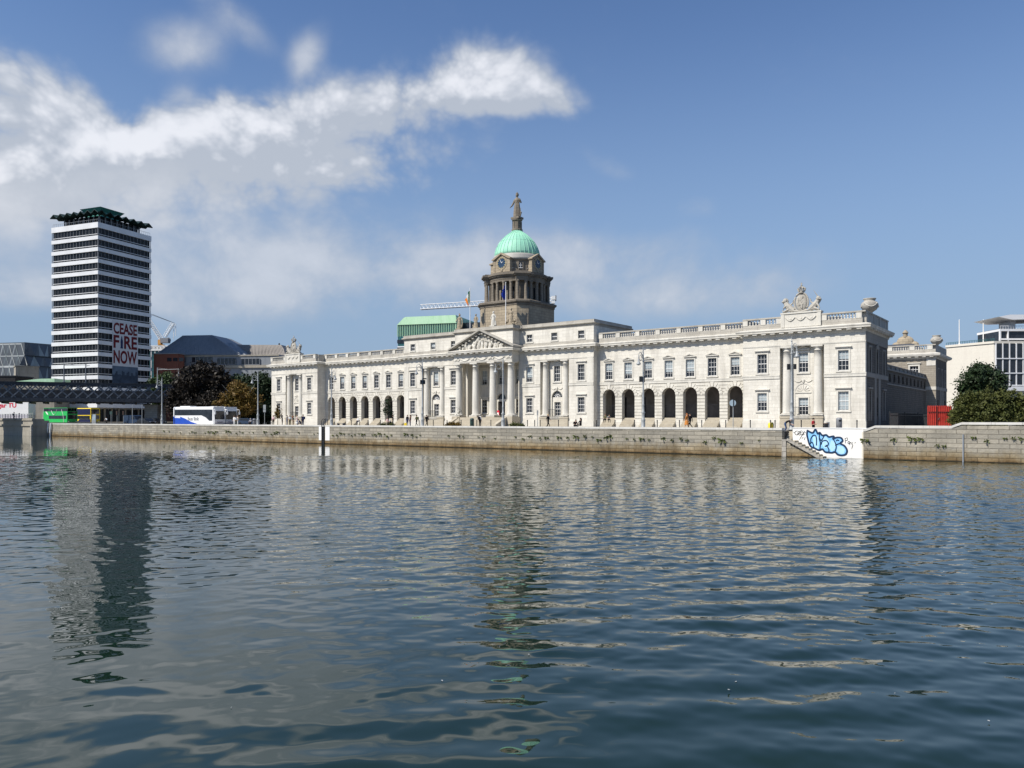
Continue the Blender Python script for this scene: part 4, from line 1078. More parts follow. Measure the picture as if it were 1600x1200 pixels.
blocks((PV, RY0), (HX, RY0)); blocks((HX, RY0), (HX, RY1)); B(m, 'cornice', 'portland_trim')
m = MB(); y = RY0 + .3
m.mi = 0; m.box(PV, HX - .05, y - .2, y + .25, ZC - .02, 15.55); m.mi = 1
for d in (43, 46.5, 50, 53.5, HX - .9): m.box(d - .4, d + .4, y - .24, y + .26, 15.5, 16.22)
for p, q in ((43, 46.5), (46.5, 50), (50, 53.5), (53.5, HX - .9)): balusters(m, p + .44, q - .44, y)
m.mi = 0; m.box(PV, HX - .02, y - .28, y + .3, 16.2, 16.38)
m.box(HX - .5, HX - .02, RY0 + .61, RY1, ZC - .02, 16.3)
B(m, 'balustrade', ['weathered', 'portland_trim'])
m = MB(); m.box(PV, HX - .5, RY0 + .6, RY1, 14.3, 14.9); hip(PV, HX - .6, RY0 + 1.2, RY1, 14.9, 17.2, 4); B(m, 'roof', 'slate')
# coat of arms of the far front, seen over the roof
def crest_far():
    m = MB(Matrix.Translation((PX + .6, RY1 - .3, 0)))
    m.box(-2.35, 2.35, -.35, .5, ZC - .01, 16.9); m.blob((0, 0, 18.0), (1.5, .5, 1.2), 10, 7); m.blob((-1.5, 0, 17.4), (.8, .4, .7), 8, 6); m.blob((1.5, 0, 17.4), (.8, .4, .7), 8, 6)
    m.lathe(0, 0, [(.4, 18.9), (.38, 19.5), (.55, 19.7), (.3, 20.1), (.05, 20.3)], 10)
    B(m, 'coat_of_arms', 'drum_warm')
crest_far()

# ------------------------------------------------------------------ urns, statues, flags standing on the roof
def urn(label, loc, sc):
    u = thing('stone_urn', label, 'urn', loc, 0, 'stone urns on the corner parapets')
    m = MB(); m.box(-.5 * sc, .5 * sc, -.5 * sc, .5 * sc, 0, .18 * sc)
    m.lathe(0, 0, [(.42 * sc, .18 * sc), (.3 * sc, .35 * sc), (.42 * sc, .5 * sc), (.82 * sc, .78 * sc), (1.02 * sc, 1.15 * sc), (1.02 * sc, 1.45 * sc), (.86 * sc, 1.7 * sc), (.66 * sc, 1.84 * sc), (.62 * sc, 1.95 * sc), (.74 * sc, 2.08 * sc), (.76 * sc, 2.18 * sc), (.5 * sc, 2.18 * sc), (.4 * sc, 1.9 * sc)], 20)
    m.build('bowl', 'weathered', u, True)
    m = MB()
    for k in range(4):
        t = math.pi / 2 * k + .4
        m.tube([((.97 + .05 * math.sin(math.pi * i / 6)) * sc * math.cos(t + .75 * (i / 6 - .5) * 2), (.97 + .05 * math.sin(math.pi * i / 6)) * sc * math.sin(t + .75 * (i / 6 - .5) * 2), (1.5 - .42 * math.sin(math.pi * i / 6)) * sc) for i in range(7)], .06 * sc, 5)
        m.blob((1.0 * sc * math.cos(t + .78), 1.0 * sc * math.sin(t + .78), 1.5 * sc), .10 * sc, 6, 5)
    m.build('festoon', 'portland_trim', u)
urn('big carved stone urn on the near right corner parapet', (HX - .85, 6.0, 16.4), 1.0)
urn('smaller looking stone urn on the rear right pavilion parapet', (HX - .75, 56.2, 16.3), .95)

def statue(name, label, loc, sc, mat, seed, lean=0.0, attrs=()):
    r = random.Random(seed)
    s = thing(name, label, 'statue', loc, 0, None)
    m = MB()
    m.box(-.42 * sc, .42 * sc, -.36 * sc, .36 * sc, 0, .16 * sc)
    # draped body, one tapering surface from hem to shoulders
    rings = [(.34, .28, .16), (.32, .26, .5), (.27, .23, .95), (.25, .2, 1.15), (.21, .17, 1.4), (.27, .19, 1.62), (.26, .17, 1.76), (.10, .1, 1.86), (.085, .085, 1.93)]
    n = 14; vs = []
    for j, (a, b, z) in enumerate(rings):
        for i in range(n):
            t = 2 * math.pi * i / n; f = 1 + (.10 * math.cos(5 * t + j * .4) if j < 5 else 0)
            vs.append(((a * math.cos(t) * f + lean * (z - .16) * .1) * sc, b * math.sin(t) * f * sc, z * sc))
    fs = [(j * n + i, j * n + (i + 1) % n, (j + 1) * n + (i + 1) % n, (j + 1) * n + i) for j in range(len(rings) - 1) for i in range(n)]
    m.add(vs, fs)
    lx = lean * .18 * sc
    m.blob((lx, -.02 * sc, 2.06 * sc), (.125 * sc, .14 * sc, .17 * sc), 9, 7); m.blob((lx, .02 * sc, 2.12 * sc), (.145 * sc, .15 * sc, .13 * sc), 8, 6)
    for sg, el, wr in attrs[0]:
        m.tube([(lx + sg * .25 * sc, 0, 1.70 * sc), (sg * el[0] * sc, el[1] * sc, el[2] * sc), (sg * wr[0] * sc, wr[1] * sc, wr[2] * sc)], [.09 * sc, .075 * sc, .055 * sc], 7)
    m.build('figure', mat, s, False)
    for pts, rr in attrs[1]: m = MB(); m.tube([tuple(c * sc for c in p) for p in pts], [q * sc for q in rr], 6); m.build(attrs[2], mat, s)
    return s
statue('crowning_statue', 'tall weathered statue of a robed figure on top of the green dome', (0, DY, 37.7), 1.98, 'drum_stone', 1, 0,
       ([(-1, (.42, -.05, 1.35), (.48, -.2, 1.12)), (1, (.40, 0, 1.4), (.36, -.1, 1.62))], [([(.42, -.1, .16), (.46, -.12, .9)], [.03, .02]), ([(.40, -.1, .16), (.55, -.15, .5), (.42, -.15, .62)], [.05, .06, .02]), ([(-.5, -.2, 1.14), (-.62, -.22, 1.02)], [.03, .03]), ([(0, 0, 2.2), (0, 0, 2.34)], [.13, .03])], 'attribute'))
SZ = AZ
statue('parapet_statue', 'leftmost roof statue, draped with one arm out, left of the tricolour flag', (-5.4, -.55, SZ), 1.16, 'drum_warm', 2, .3,
       ([(-1, (.40, -.05, 1.42), (.5, -.2, 1.2)), (1, (.46, 0, 1.5), (.62, -.1, 1.25))], [([(.62, -.1, 1.3), (.7, -.12, .8), (.5, -.1, .3)], [.05, .09, .1]), ([(0, 0, 2.2), (.05, -.05, 2.33)], [.11, .04])], 'attribute'))
statue('parapet_statue', 'roof statue right of the tricolour flagpole, hand raised to its hip', (-1.8, -.55, SZ), 1.04, 'drum_warm', 3, -.2,
       ([(-1, (.46, .05, 1.40), (.30, -.12, 1.15)), (1, (.38, 0, 1.38), (.42, -.22, 1.1))], [([(-.35, -.1, .16), (-.5, -.1, .5), (-.35, -.1, .75)], [.14, .14, .08])], 'attribute'))
statue('parapet_statue', 'pale roof statue in front of the drum wall beside the blue flagpole', (1.8, -.55, SZ), 1.1, 'portland_trim', 4, .1,
       ([(-1, (.38, -.02, 1.36), (.36, -.2, 1.12)), (1, (.42, 0, 1.38), (.44, -.15, 1.12))], [([(.48, -.1, .16), (.5, -.1, .8)], [.13, .07])], 'attribute'))
statue('parapet_statue', 'rightmost roof statue with objects piled at its feet, at the attic corner', (5.4, -.55, SZ), 1.2, 'drum_warm', 5, 0,
       ([(-1, (.44, -.05, 1.45), (.5, -.15, 1.7)), (1, (.40, 0, 1.36), (.48, -.2, 1.1))], [([(-.75, -.1, .16), (-.62, -.15, .45), (-.4, -.1, .8)], [.2, .22, .1]), ([(.45, -.1, .16), (.7, -.1, .5), (.55, -.1, .85)], [.22, .18, .08]), ([(.75, 0, .16), (.95, 0, .4)], [.2, .12]), ([(-.5, -.15, 1.7), (-.52, -.15, 2.2)], [.03, .02])], 'attribute'))

def flag_on(label, x, y, z0, z1, mats, sway, group='flagpoles on the roof'):
    f = thing('flagpole', label, 'flagpole', (x, y, z0), 0, group)
    m = MB(); m.tube([(0, 0, 0), (0, 0, z1 - z0)], [.075, .045], 8); m.blob((0, 0, z1 - z0 + .05), .09, 6, 5); m.build('pole', 'white_paint', f)
    m = MB(); H = z1 - z0 - .1; n = 9
    for k, col in enumerate(mats):
        m.mi = k
        for i in range(3):
            c = k * 3 + i
            def p(c, j):                                         # limp cloth hanging in folds down the pole
                t = c / (3 * len(mats)); q = j / 6
                return (-.08 - sway * t * (.35 + .65 * (1 - q)) , .16 * math.sin(c * 1.9 + q * 2), H - 2.15 * q * (1 - .45 * t) - 1.55 * t)
            for j in range(6): m.quad(p(c, j), p(c + 1, j), p(c + 1, j + 1), p(c, j + 1))
    fl = m.build('flag', mats, f)
    return f
flag_on('white flagpole with limp green white and orange flag on the roof', -3.95, .5, 18.0, 25.2, ['flag_green', 'flag_white', 'flag_orange'], .95)
flag_on('white flagpole with limp dark blue flag in front of the drum', 3.5, .5, 18.0, 25.4, ['flag_blue', 'flag_blue', 'flag_blue'], .8)

# ------------------------------------------------------------------ quay wall, steps and what hangs on them
XL, XS0, XS1, XR = -103.68, at_y(1222, YQ), at_y(1349, YQ), 135.0
X1, X2 = at_y(1358, YQ), at_y(1497, YQ)
PT = 2.72
wall_ = thing('quay_wall', 'long granite river wall with brown tide line and weeds below the white building', 'quay wall', (0, 0, 0), 0, None, True)
m = MB(); m.box(XL, XS0, YQ, YQ + .7, -1.5, PT - .2)
m.box(XS0 - .5, XS0 - .001, YQ + .7, YQ + 2.3, -1.5, PT - .25)
m.build('wall', 'quay_stone', wall_)
m = MB(); x = XL
while x < XS0 - .1:
    w = min(RN.uniform(1.5, 2.4), XS0 - x); m.box(x + .006, x + w - .006, YQ - .05, YQ + .75, PT - .2, PT + RN.uniform(-.008, .008)); x += w
m.build('coping', 'quay_coping', wall_)
rw = thing('river_wall', 'granite river wall with stepped pale coping right of the graffiti', 'quay wall', (0, 0, 0), 0, None, True)
m = MB(); m.box(XS1, XR, YQ, YQ + .7, -1.5, PT - .25)
m.prism([(XS1, PT - .25), (X1 - .6, PT - .25), (X1 - .6, 2.62), (X2 - .6, 2.62), (X2, 2.95), (XR, 2.95), (XR, PT - .25)][::-1] if False else [(X1 - .2, PT - .25), (XR, PT - .25), (XR, 3.02), (X2 + .2, 3.02), (X2 - .5, 2.72), (X1 + .1, 2.72)], YQ + .02, YQ + .66)
m.build('wall', 'quay_stone', rw)
def cap(x0, x1, z0, z1):
    m.prism([(x0, z0), (x1, z1), (x1, z1 + .2), (x0, z0 + .2)], YQ - .05, YQ + .75)
m = MB(); x = XS1
segs = [(XS1, X1 - .3, PT - .249, PT - .249), (X1 - .3, X1 + .5, PT - .249, 2.801)]
x = X1 + .5
while x < X2 - .6: w = min(1.9, X2 - .5 - x); segs.append((x + .006, x + w - .006, 2.801, 2.801)); x += w
segs += [(X2 - .5, X2 + .25, 2.801, 3.1)]; x = X2 + .25
while x < XR: segs.append((x + .006, x + 2.1, 3.1, 3.1)); x += 2.112
for s_ in segs: cap(*s_)
m.build('coping', 'quay_coping', rw)
m = MB(); m.tube([(at_y(1505, YQ), YQ - .06, 0), (at_y(1505, YQ), YQ - .06, 2.3)], .06, 6); m.build('pipe', 'steel', rw)

# white painted panel with graffiti, set back behind the landing steps
YP = YQ + 1.25
gw = thing('graffiti_wall', 'white painted river wall panel with blue bubble graffiti beside the landing steps', 'wall', (0, 0, 0), 0, None, True)
XW0 = at_y(1238.5, YP - .0)
m = MB(); m.box(XW0, XS1, YP, YP + .7, -1.5, PT - .03); m.build('wall', 'panel_white', gw)
m = MB(); m.box(XW0 - .02, XS1 - .001, YP - .04, YP + .72, PT - .03, PT + .05); m.build('coping', 'white_paint', gw)
m = MB(); m.box(XS1 - .3, XS1, YQ + .701, YP - .001, -1.5, PT - .3); m.build('end_face', 'white_panel', gw)
def gpt(zx, zy):                                                 # a spot on the painted wall
    u, v = 1180 + zx * .15, 580 + zy * .15
    x = at_y(u, YP); b = -(x - CX) * ST + (YP - CY) * CT
    return x, CZ + (HZ - v) * b / F
def poly_on(pts, t0, t1):
    m.prism([gpt(*p) for p in pts], YP - t1, YP - t0)
def stroke(pts, w, t0=.024, t1=.03, closed=False):
    P = [Vector(gpt(*p)) for p in pts]
    if closed: P.append(P[0])
    # smooth the path
    Q = []
    for i in range(len(P) - 1):
        p0, p1, p2, p3 = P[max(0, i - 1)], P[i], P[i + 1], P[min(len(P) - 1, i + 2)]
        for k in range(5):
            t = k / 5; Q.append(.5 * ((2 * p1) + (p2 - p0) * t + (2 * p0 - 5 * p1 + 4 * p2 - p3) * t * t + (3 * p1 - p0 - 3 * p2 + p3) * t ** 3))
    Q.append(P[-1])
    for i in range(len(Q) - 1):
        d = (Q[i + 1] - Q[i])
        if d.length < 1e-5: continue
        d = d.normalized(); nrm = Vector((-d.y, d.x)) * w / 2; e = d * w * .3
        a, b, c, f = Q[i] - e + nrm, Q[i + 1] + e + nrm, Q[i + 1] + e - nrm, Q[i] - e - nrm
        tt = t1 + .0004 * (i % 7)
        m.prism([(a.x, a.y), (b.x, b.y), (c.x, c.y), (f.x, f.y)], YP - tt, YP - t0)
edge = [(545, 618), (598, 642), (628, 608), (652, 650), (672, 640), (700, 668), (740, 664), (768, 684), (818, 678), (812, 704), (850, 690), (895, 695), (910, 725), (888, 752), (930, 778), (956, 822), (945, 862), (905, 876), (862, 868), (832, 842), (800, 848), (768, 846), (728, 840), (700, 812), (668, 822), (640, 812), (612, 798), (588, 790), (566, 762), (552, 716), (540, 660)]
m = MB(); poly_on(edge, .001, .012); fill = m.build('graffiti_fill', 'spray_blue', gw)
m = MB()
for pts in ([(600, 690), (640, 668), (662, 690), (664, 760), (655, 812), (620, 790), (606, 740)], [(700, 690), (740, 680), (770, 730), (760, 800), (720, 800), (690, 760)], [(790, 720), (830, 730), (840, 800), (800, 838), (770, 800)], [(860, 780), (910, 780), (936, 822), (920, 858), (880, 862), (850, 830)]):
    poly_on(pts, .0121, .018)
m.build('graffiti_highlight', 'spray_pale', gw)
m = MB(); stroke(edge, .16, .013, .03, True)
for pts in ([(578, 740), (582, 700), (606, 668), (632, 676), (640, 720), (638, 770)], [(566, 762), (590, 740), (604, 760), (612, 798)], [(672, 640), (668, 700), (680, 750), (672, 822)], [(690, 760), (700, 730), (740, 722), (762, 750), (752, 776), (728, 782)], [(740, 770), (766, 810), (768, 846)], [(672, 700), (690, 720), (716, 680)], [(812, 704), (836, 750), (844, 790), (832, 842)], [(836, 772), (862, 758), (888, 752)], [(846, 724), (858, 716), (872, 722)]):
    stroke(pts, .10, .019, .032)
m.build('graffiti_outline', 'spray_navy', gw)
m = MB()
for pts in ([(400, 640), (408, 638)], [(440, 622), (420, 628), (414, 650), (428, 664), (440, 658)], [(444, 666), (448, 632), (462, 628), (460, 646), (448, 650), (464, 668)], [(486, 622), (472, 626), (470, 660), (488, 660)], [(472, 642), (484, 640)], [(496, 668), (514, 624)], [(494, 628), (512, 664)], [(518, 640), (524, 636)], [(462, 712), (498, 650)], [(486, 700), (500, 690)], [(512, 716), (520, 690)],
            [(936, 700), (940, 750)], [(934, 704), (958, 694), (962, 716), (942, 724)], [(966, 740), (978, 730), (984, 748), (970, 756), (966, 740)], [(984, 768), (990, 744), (1000, 742)], [(1016, 744), (1004, 756), (1016, 770), (1006, 806)], [(1036, 748), (1046, 744)]):
    stroke(pts, .05, .001, .008)
m.build('graffiti_tag', 'spray_black', gw)

st = thing('landing_steps', 'worn stone steps with a sloping rail going down to the water left of the graffiti', 'steps', (0, 0, 0), 0, None, True)
XT, XB = at_y(1236, YQ + .3), at_y(1285, YQ + .3); ZT = 1.55
n = 9; m = MB()
for i in range(n):
    x0 = XT + (XB - XT) * i / n; z = ZT - (ZT + .05) * i / n
    m.box(x0, x0 + (XB - XT) / n + .08, YQ + .12, YP - .002, z - .16, z); m.box(x0 + .1, x0 + (XB - XT) / n, YQ + .2, YP - .003, -1.2, z - .161)
m.box(XS0 + .001, XT, YQ + .05, YP + .8, ZT - .2, ZT + .0)
m.box(XS0 + .001, XT, YQ + .06, YP + .8, -1.5, ZT - .201)
for i in range(6): m.box(XS0 + .001, XW0 - .021, YP - .3 + i * .24, YP + 1.2, ZT + i * .17 + .001, ZT + (i + 1) * .17)
m.build('flight', 'step_stone', st)
m = MB(); m.prism([(XT - .4, ZT - .25), (XB, -.3), (XB, -1.4), (XT - .4, -1.4)], YQ, YQ + .119); m.build('side_wall', 'quay_stone', st)
m = MB(); m.prism([(XT - .35, ZT + .02), (XT - .2, ZT + .22), (XB + .1, -.0), (XB + .1, -.26)], YQ - .12, YQ - .002); m.build('stringer', 'pier_stone', st)
m = MB(); m.box(XT - .75, XT - .35, YQ - .08, YQ - .001, -1, ZT + .1); m.build('post', 'pier_stone', st)

xl = at_y(505, YQ)
m = MB()
for a in (at_y(498.5, YQ), at_y(508.5, YQ)): m.box(a, a + .95, YQ - .03, YQ - .001, .5, PT - .22)
m.build('painted_strip', 'white_paint', wall_)
m = MB()
for a in (at_y(77.5, YQ), at_y(81.5, YQ)): m.tube([(a, YQ - .25, PT + .05), (a - .1, YQ - .3, 1.6), (a - .35, YQ - .25, .6), (a - .5, YQ - .2, -.3)], .2, 8)
m.build('fender', 'white_paint', wall_)
ld = thing('quay_ladder', 'black iron ladder between two white strips on the quay wall', 'ladder', (at_y(506, YQ) - .1, YQ - .12, 0))
m = MB()
for s_ in (-.25, .25): m.tube([(s_, 0, -.6), (s_, 0, 3.4), (s_, .3, 3.65), (s_, .7, 3.5), (s_, .7, PT)], .045, 6)
m.build('rail', 'black_iron', ld)
m = MB()
for i in range(11): m.tube([(-.25, 0, -.4 + i * .32), (.25, 0, -.4 + i * .32)], .03, 5)
m.box(-.3, .3, .06, .11, -.5, PT - .25)
m.build('rung', 'black_iron', ld)

# weeds in the wall joints
def weed_mesh(seed, s):
    r = random.Random(seed); m = MB()
    for i in range(34):
        a = r.uniform(0, 2 * math.pi); l = s * r.uniform(.35, 1.0); up = r.uniform(-.35, 1.1)
        d = Vector((math.cos(a), -abs(math.sin(a)) * .8, up)).normalized(); w = d.cross(Vector((r.uniform(-1, 1), r.uniform(-1, 1), r.uniform(-1, 1)))).normalized() * s * r.uniform(.10, .2)
        o = d * l * r.uniform(.1, .6); e = o + d * l * .5; k = (o + e) / 2
        m.add([tuple(o), tuple(k + w), tuple(e), tuple(k - w)], [(0, 1, 2, 3)])
    return m.mesh('weed', 'leaf_weed')
WM = [weed_mesh(i, s_) for i, s_ in enumerate((.32, .45, .6, .4, .52, .7))]
def weed(u, z, k, sc=1.0):
    x = at_y(u, YQ)
    o = link('weed', WM[k % 6]); o.location = (x, YQ - .03, z); o.scale = (sc,) * 3; o.rotation_euler = (0, 0, RN.uniform(-.3, .3))
    tag(o, 'green weed tuft growing from a joint in the granite quay wall', 'weed', 'weeds growing from the quay wall')
for u in (257, 265, 282, 296, 301, 306, 321, 327, 331, 335, 339, 356, 361, 370, 375, 380, 390, 396, 415, 425, 431, 435, 447, 467, 491, 497, 521, 527, 533, 538, 545, 550, 555, 561, 568, 582, 587, 594, 601, 606, 612, 635, 644, 651, 657, 701, 717, 724, 748, 756, 774, 806, 818, 826, 830, 844, 854, 874, 887, 901, 914, 926, 936, 947, 953, 980, 991, 1003, 1014, 1036, 1050, 1064, 1073, 1101, 1115, 1129, 1159, 1186):
    weed(u, RN.choice((1.35, 1.42, 1.5, 1.2)) + (.15 if 700 < u < 1200 and RN.random() < .3 else 0), RN.randrange(6), RN.uniform(.55, .95) * (.9 if u < 900 else 1.15))
for u, v in ((1351, 690), (1426, 687), (1439, 687), (1464, 697), (1475, 698), (1522, 685), (1541, 690), (1571, 686), (1583, 686), (1598, 687), (1395, 688)):
    b = -(at_y(u, YQ) - CX) * ST + (YQ - CY) * CT; weed(u, zof(v, b), RN.randrange(6), RN.uniform(.6, .9))

# ------------------------------------------------------------------ the office tower
def tower():
    D0 = 212.0; S = 18.2; ph = rad(68)
    x0, y0 = at_d(153, D0)
    t = thing('office_tower', 'tall white banded office tower with dark window strips and wavy roof canopy', 'tower', (x0, y0, 0), TH + ph - 0.0)
    # local x runs along the right face, local y along the left face; the near corner is the origin
    Z0, Z1, FH = 12.4, 57.9, 3.205
    m = MB(); m.box(.35, S - .35, .35, S - .35, 0, Z1 - .8); m.build('core', 'tower_glass', t)
    nf = 16; tops = [56.4 - FH * i for i in range(nf)]
    win = {}
    for i in range(nf):
        z = tops[i]
        m = MB(); zt = z + (1.5 if i == 0 else 0)
        sp = 1.02
        m.box(0, S, 0, .34, z - (0 if i == 0 else sp) + (-.0), zt if i == 0 else z) if False else None
        lo, hi = (z, Z1) if i == 0 else (z - .02, z + sp)
        for a, b, c, d in ((0, S, 0, .34), (0, S, S - .34, S), (0, .34, .34, S - .34), (S - .34, S, .34, S - .34)): m.box(a, b, c, d, lo, hi)
        m.build('spandrel', 'tower_white', t)
        m = MB(); w0, w1 = z - FH + sp, z - .02
        zt2 = w0 + .42
        for k in range(16):
            p = S * k / 15
            q = min(max(p, .06), S - .06)
            m.box(q - .035, q + .035, .22, .34, w0, w1); m.box(.22, .34, q - .035, q + .035, w0, w1)
            m.box(q - .045, q + .045, S - .34, S - .22, w0, w1); m.box(S - .34, S - .22, q - .045, q + .045, w0, w1)
        f = m.build('window_frame', 'mullion', t)
        m = MB(); m.box(.03, S - .03, .16, .30, zt2, zt2 + .13); m.box(.16, .30, .31, S - .03, zt2, zt2 + .13)
        m.build('transom', 'tower_white', f)
    # podium seen under the railway bridge
    m = MB(); m.box(-1.6, S + 2, -1.6, S + 14, 6.85, 7.95)
    m.build('podium_slab', 'tower_white', t)
    m = MB()
    for k in range(9):
        q = S * k / 8; m.box(q - .18, q + .18, .0, .34, 0, 6.85); m.box(.0, .34, q - .18, q + .18, 0, 6.85)
    m.build('pillar', 'concrete', t)
    # recessed roof storey, wavy canopy, copper hat
    m = MB()
    m.box(2.6, S - 2.6, 2.6, S - 2.6, Z1 - .8, Z1 + 2.6); m.build('roof_storey', 'tower_glass', t)
    m = MB()
    for k in range(8):
        q = 2.4 + (S - 4.8) * k / 7
        for a, b in ((q, 2.3), (q, S - 2.3), (2.3, q), (S - 2.3, q)): m.box(a - .14, a + .14, b - .14, b + .14, Z1 - .8, Z1 + 2.4)
    for k in range(25):
        q = .3 + (S - .6) * k / 24
        for a, b in ((q, .3), (.3, q)): m.box(a - .02, a + .02, b - .02, b + .02, Z1, Z1 + .9)
    m.box(.28, S - .28, .28, .32, Z1 + .86, Z1 + .92); m.box(.28, .32, .32, S - .28, Z1 + .86, Z1 + .92)
    m.build('roof_pillar', 'mullion', t)
    m = MB(); o = -.25; n = 7; L = S + .5; c = S / 2; zb = 60.35
    def edge(k, half):                                           # zigzag running round the square
        return zb + (.95 if k % 2 == 0 else -.15)
    N = 2 * n
    ring_o, ring_i = [], []
    for side in range(4):
        for k in range(N):
            f = k / N
            po = {0: (o + L * f, o), 1: (o + L, o + L * f), 2: (o + L - L * f, o + L), 3: (o, o + L - L * f)}[side]
            pi = (c + (po[0] - c) * .62, c + (po[1] - c) * .62)
            z = zb + (0.0 if k % 2 == 0 else .95)
            ring_o.append((po[0], po[1], z)); ring_i.append((pi[0], pi[1], zb + .3 + (0 if k % 2 == 0 else .5)))
    K = len(ring_o)
    th = .22
    vs = ring_o + ring_i + [(x, y, z + th) for x, y, z in ring_o] + [(x, y, z + th) for x, y, z in ring_i]
    fs = []
    for k in range(K):
        k2 = (k + 1) % K
        fs += [(k, K + k, K + k2, k2), (2 * K + k, 2 * K + k2, 3 * K + k2, 3 * K + k), (k, k2, 2 * K + k2, 2 * K + k)]
    m.add(vs, fs); m.build('canopy', 'dark_copper', t)
    m = MB(); s2 = 5.9; Zh = 59.3
    m.box(s2, S - s2, s2, S - s2, Z1 + 2.5, Zh + 4.3)
    m.add([(s2, s2, Zh + 3.6), (S - s2, s2, Zh + 3.6), (S - s2, S - s2, Zh + 3.6), (s2, S - s2, Zh + 3.6), (s2 - .9, s2 - .9, Zh + 4.6), (S - s2 + .9, s2 - .9, Zh + 4.6), (S - s2 + .9, S - s2 + .9, Zh + 4.6), (s2 - .9, S - s2 + .9, Zh + 4.6)],
          [(0, 1, 5, 4), (1, 2, 6, 5), (2, 3, 7, 6), (3, 0, 4, 7), (4, 5, 6, 7)])
    m.build('roof_hat', 'hat_copper', t)
    # banner on the right face
    b0, b1, bz0, bz1 = 4.6, 13.3, 13.2, 31.5
    bn = thing('protest_banner', 'huge white banner reading cease fire now on the tower side', 'banner', (x0, y0, 0), TH + ph)
    m = MB(); m.box(b0, b1, -.06, -.02, 18.7, bz1); m.build('sheet', 'banner_white', bn)
    m = MB(); m.box(b0, b1, -.06, -.02, bz0, 18.7)
    m.build('sky_print', 'banner_blue', bn)
    m = MB(); r = random.Random(4); x = b0
    pts = [(b0, bz0), (b0, bz0 + 2.1)]
    while x < b1 - .3: w = r.uniform(.25, .7); h = bz0 + r.uniform(2.8, 4.3); pts += [(x, h), (min(b1, x + w), h)]; x += w
    pts += [(b1, bz0 + 3), (b1, bz0)]
    m.prism(pts, -.075, -.061); m.build('skyline_print', 'banner_dark', bn)
    W = b1 - b0; g = .35
    rows = [(27.75, 30.95), (23.75, 27.4), (19.4, 23.2)]
    for (z0, z1), word in zip(rows, ('CEASE', 'FIRE', 'NOW')):
        if word == 'FIRE':
            text_mesh('F', 'lettering', 'text_red', b0 + g, b0 + g + 1.9, z0, z1, -.065, None, .02, bn)
            text_mesh('RE', 'lettering', 'text_red', b0 + 3.9, b1 - g, z0, z1, -.065, None, .02, bn)
            m = MB(); c = b0 + 3.1; m.prism([(c - .42, z0), (c + .42, z0), (c + .42, z0 + .35), (c + .36, z0 + .4), (c + .42, z0 + 2.1), (c + .22, z0 + 2.75), (c + .18, z1 - .5), (c, z1), (c - .18, z1 - .5), (c - .22, z0 + 2.75), (c - .42, z0 + 2.1), (c - .36, z0 + .4), (c - .42, z0 + .35)], -.085, -.061)
            m.build('lettering', 'text_navy', bn)
        else:
            text_mesh(word, 'lettering', 'text_red', b0 + g, b1 - g, z0, z1, -.065, None, .02, bn)
tower()

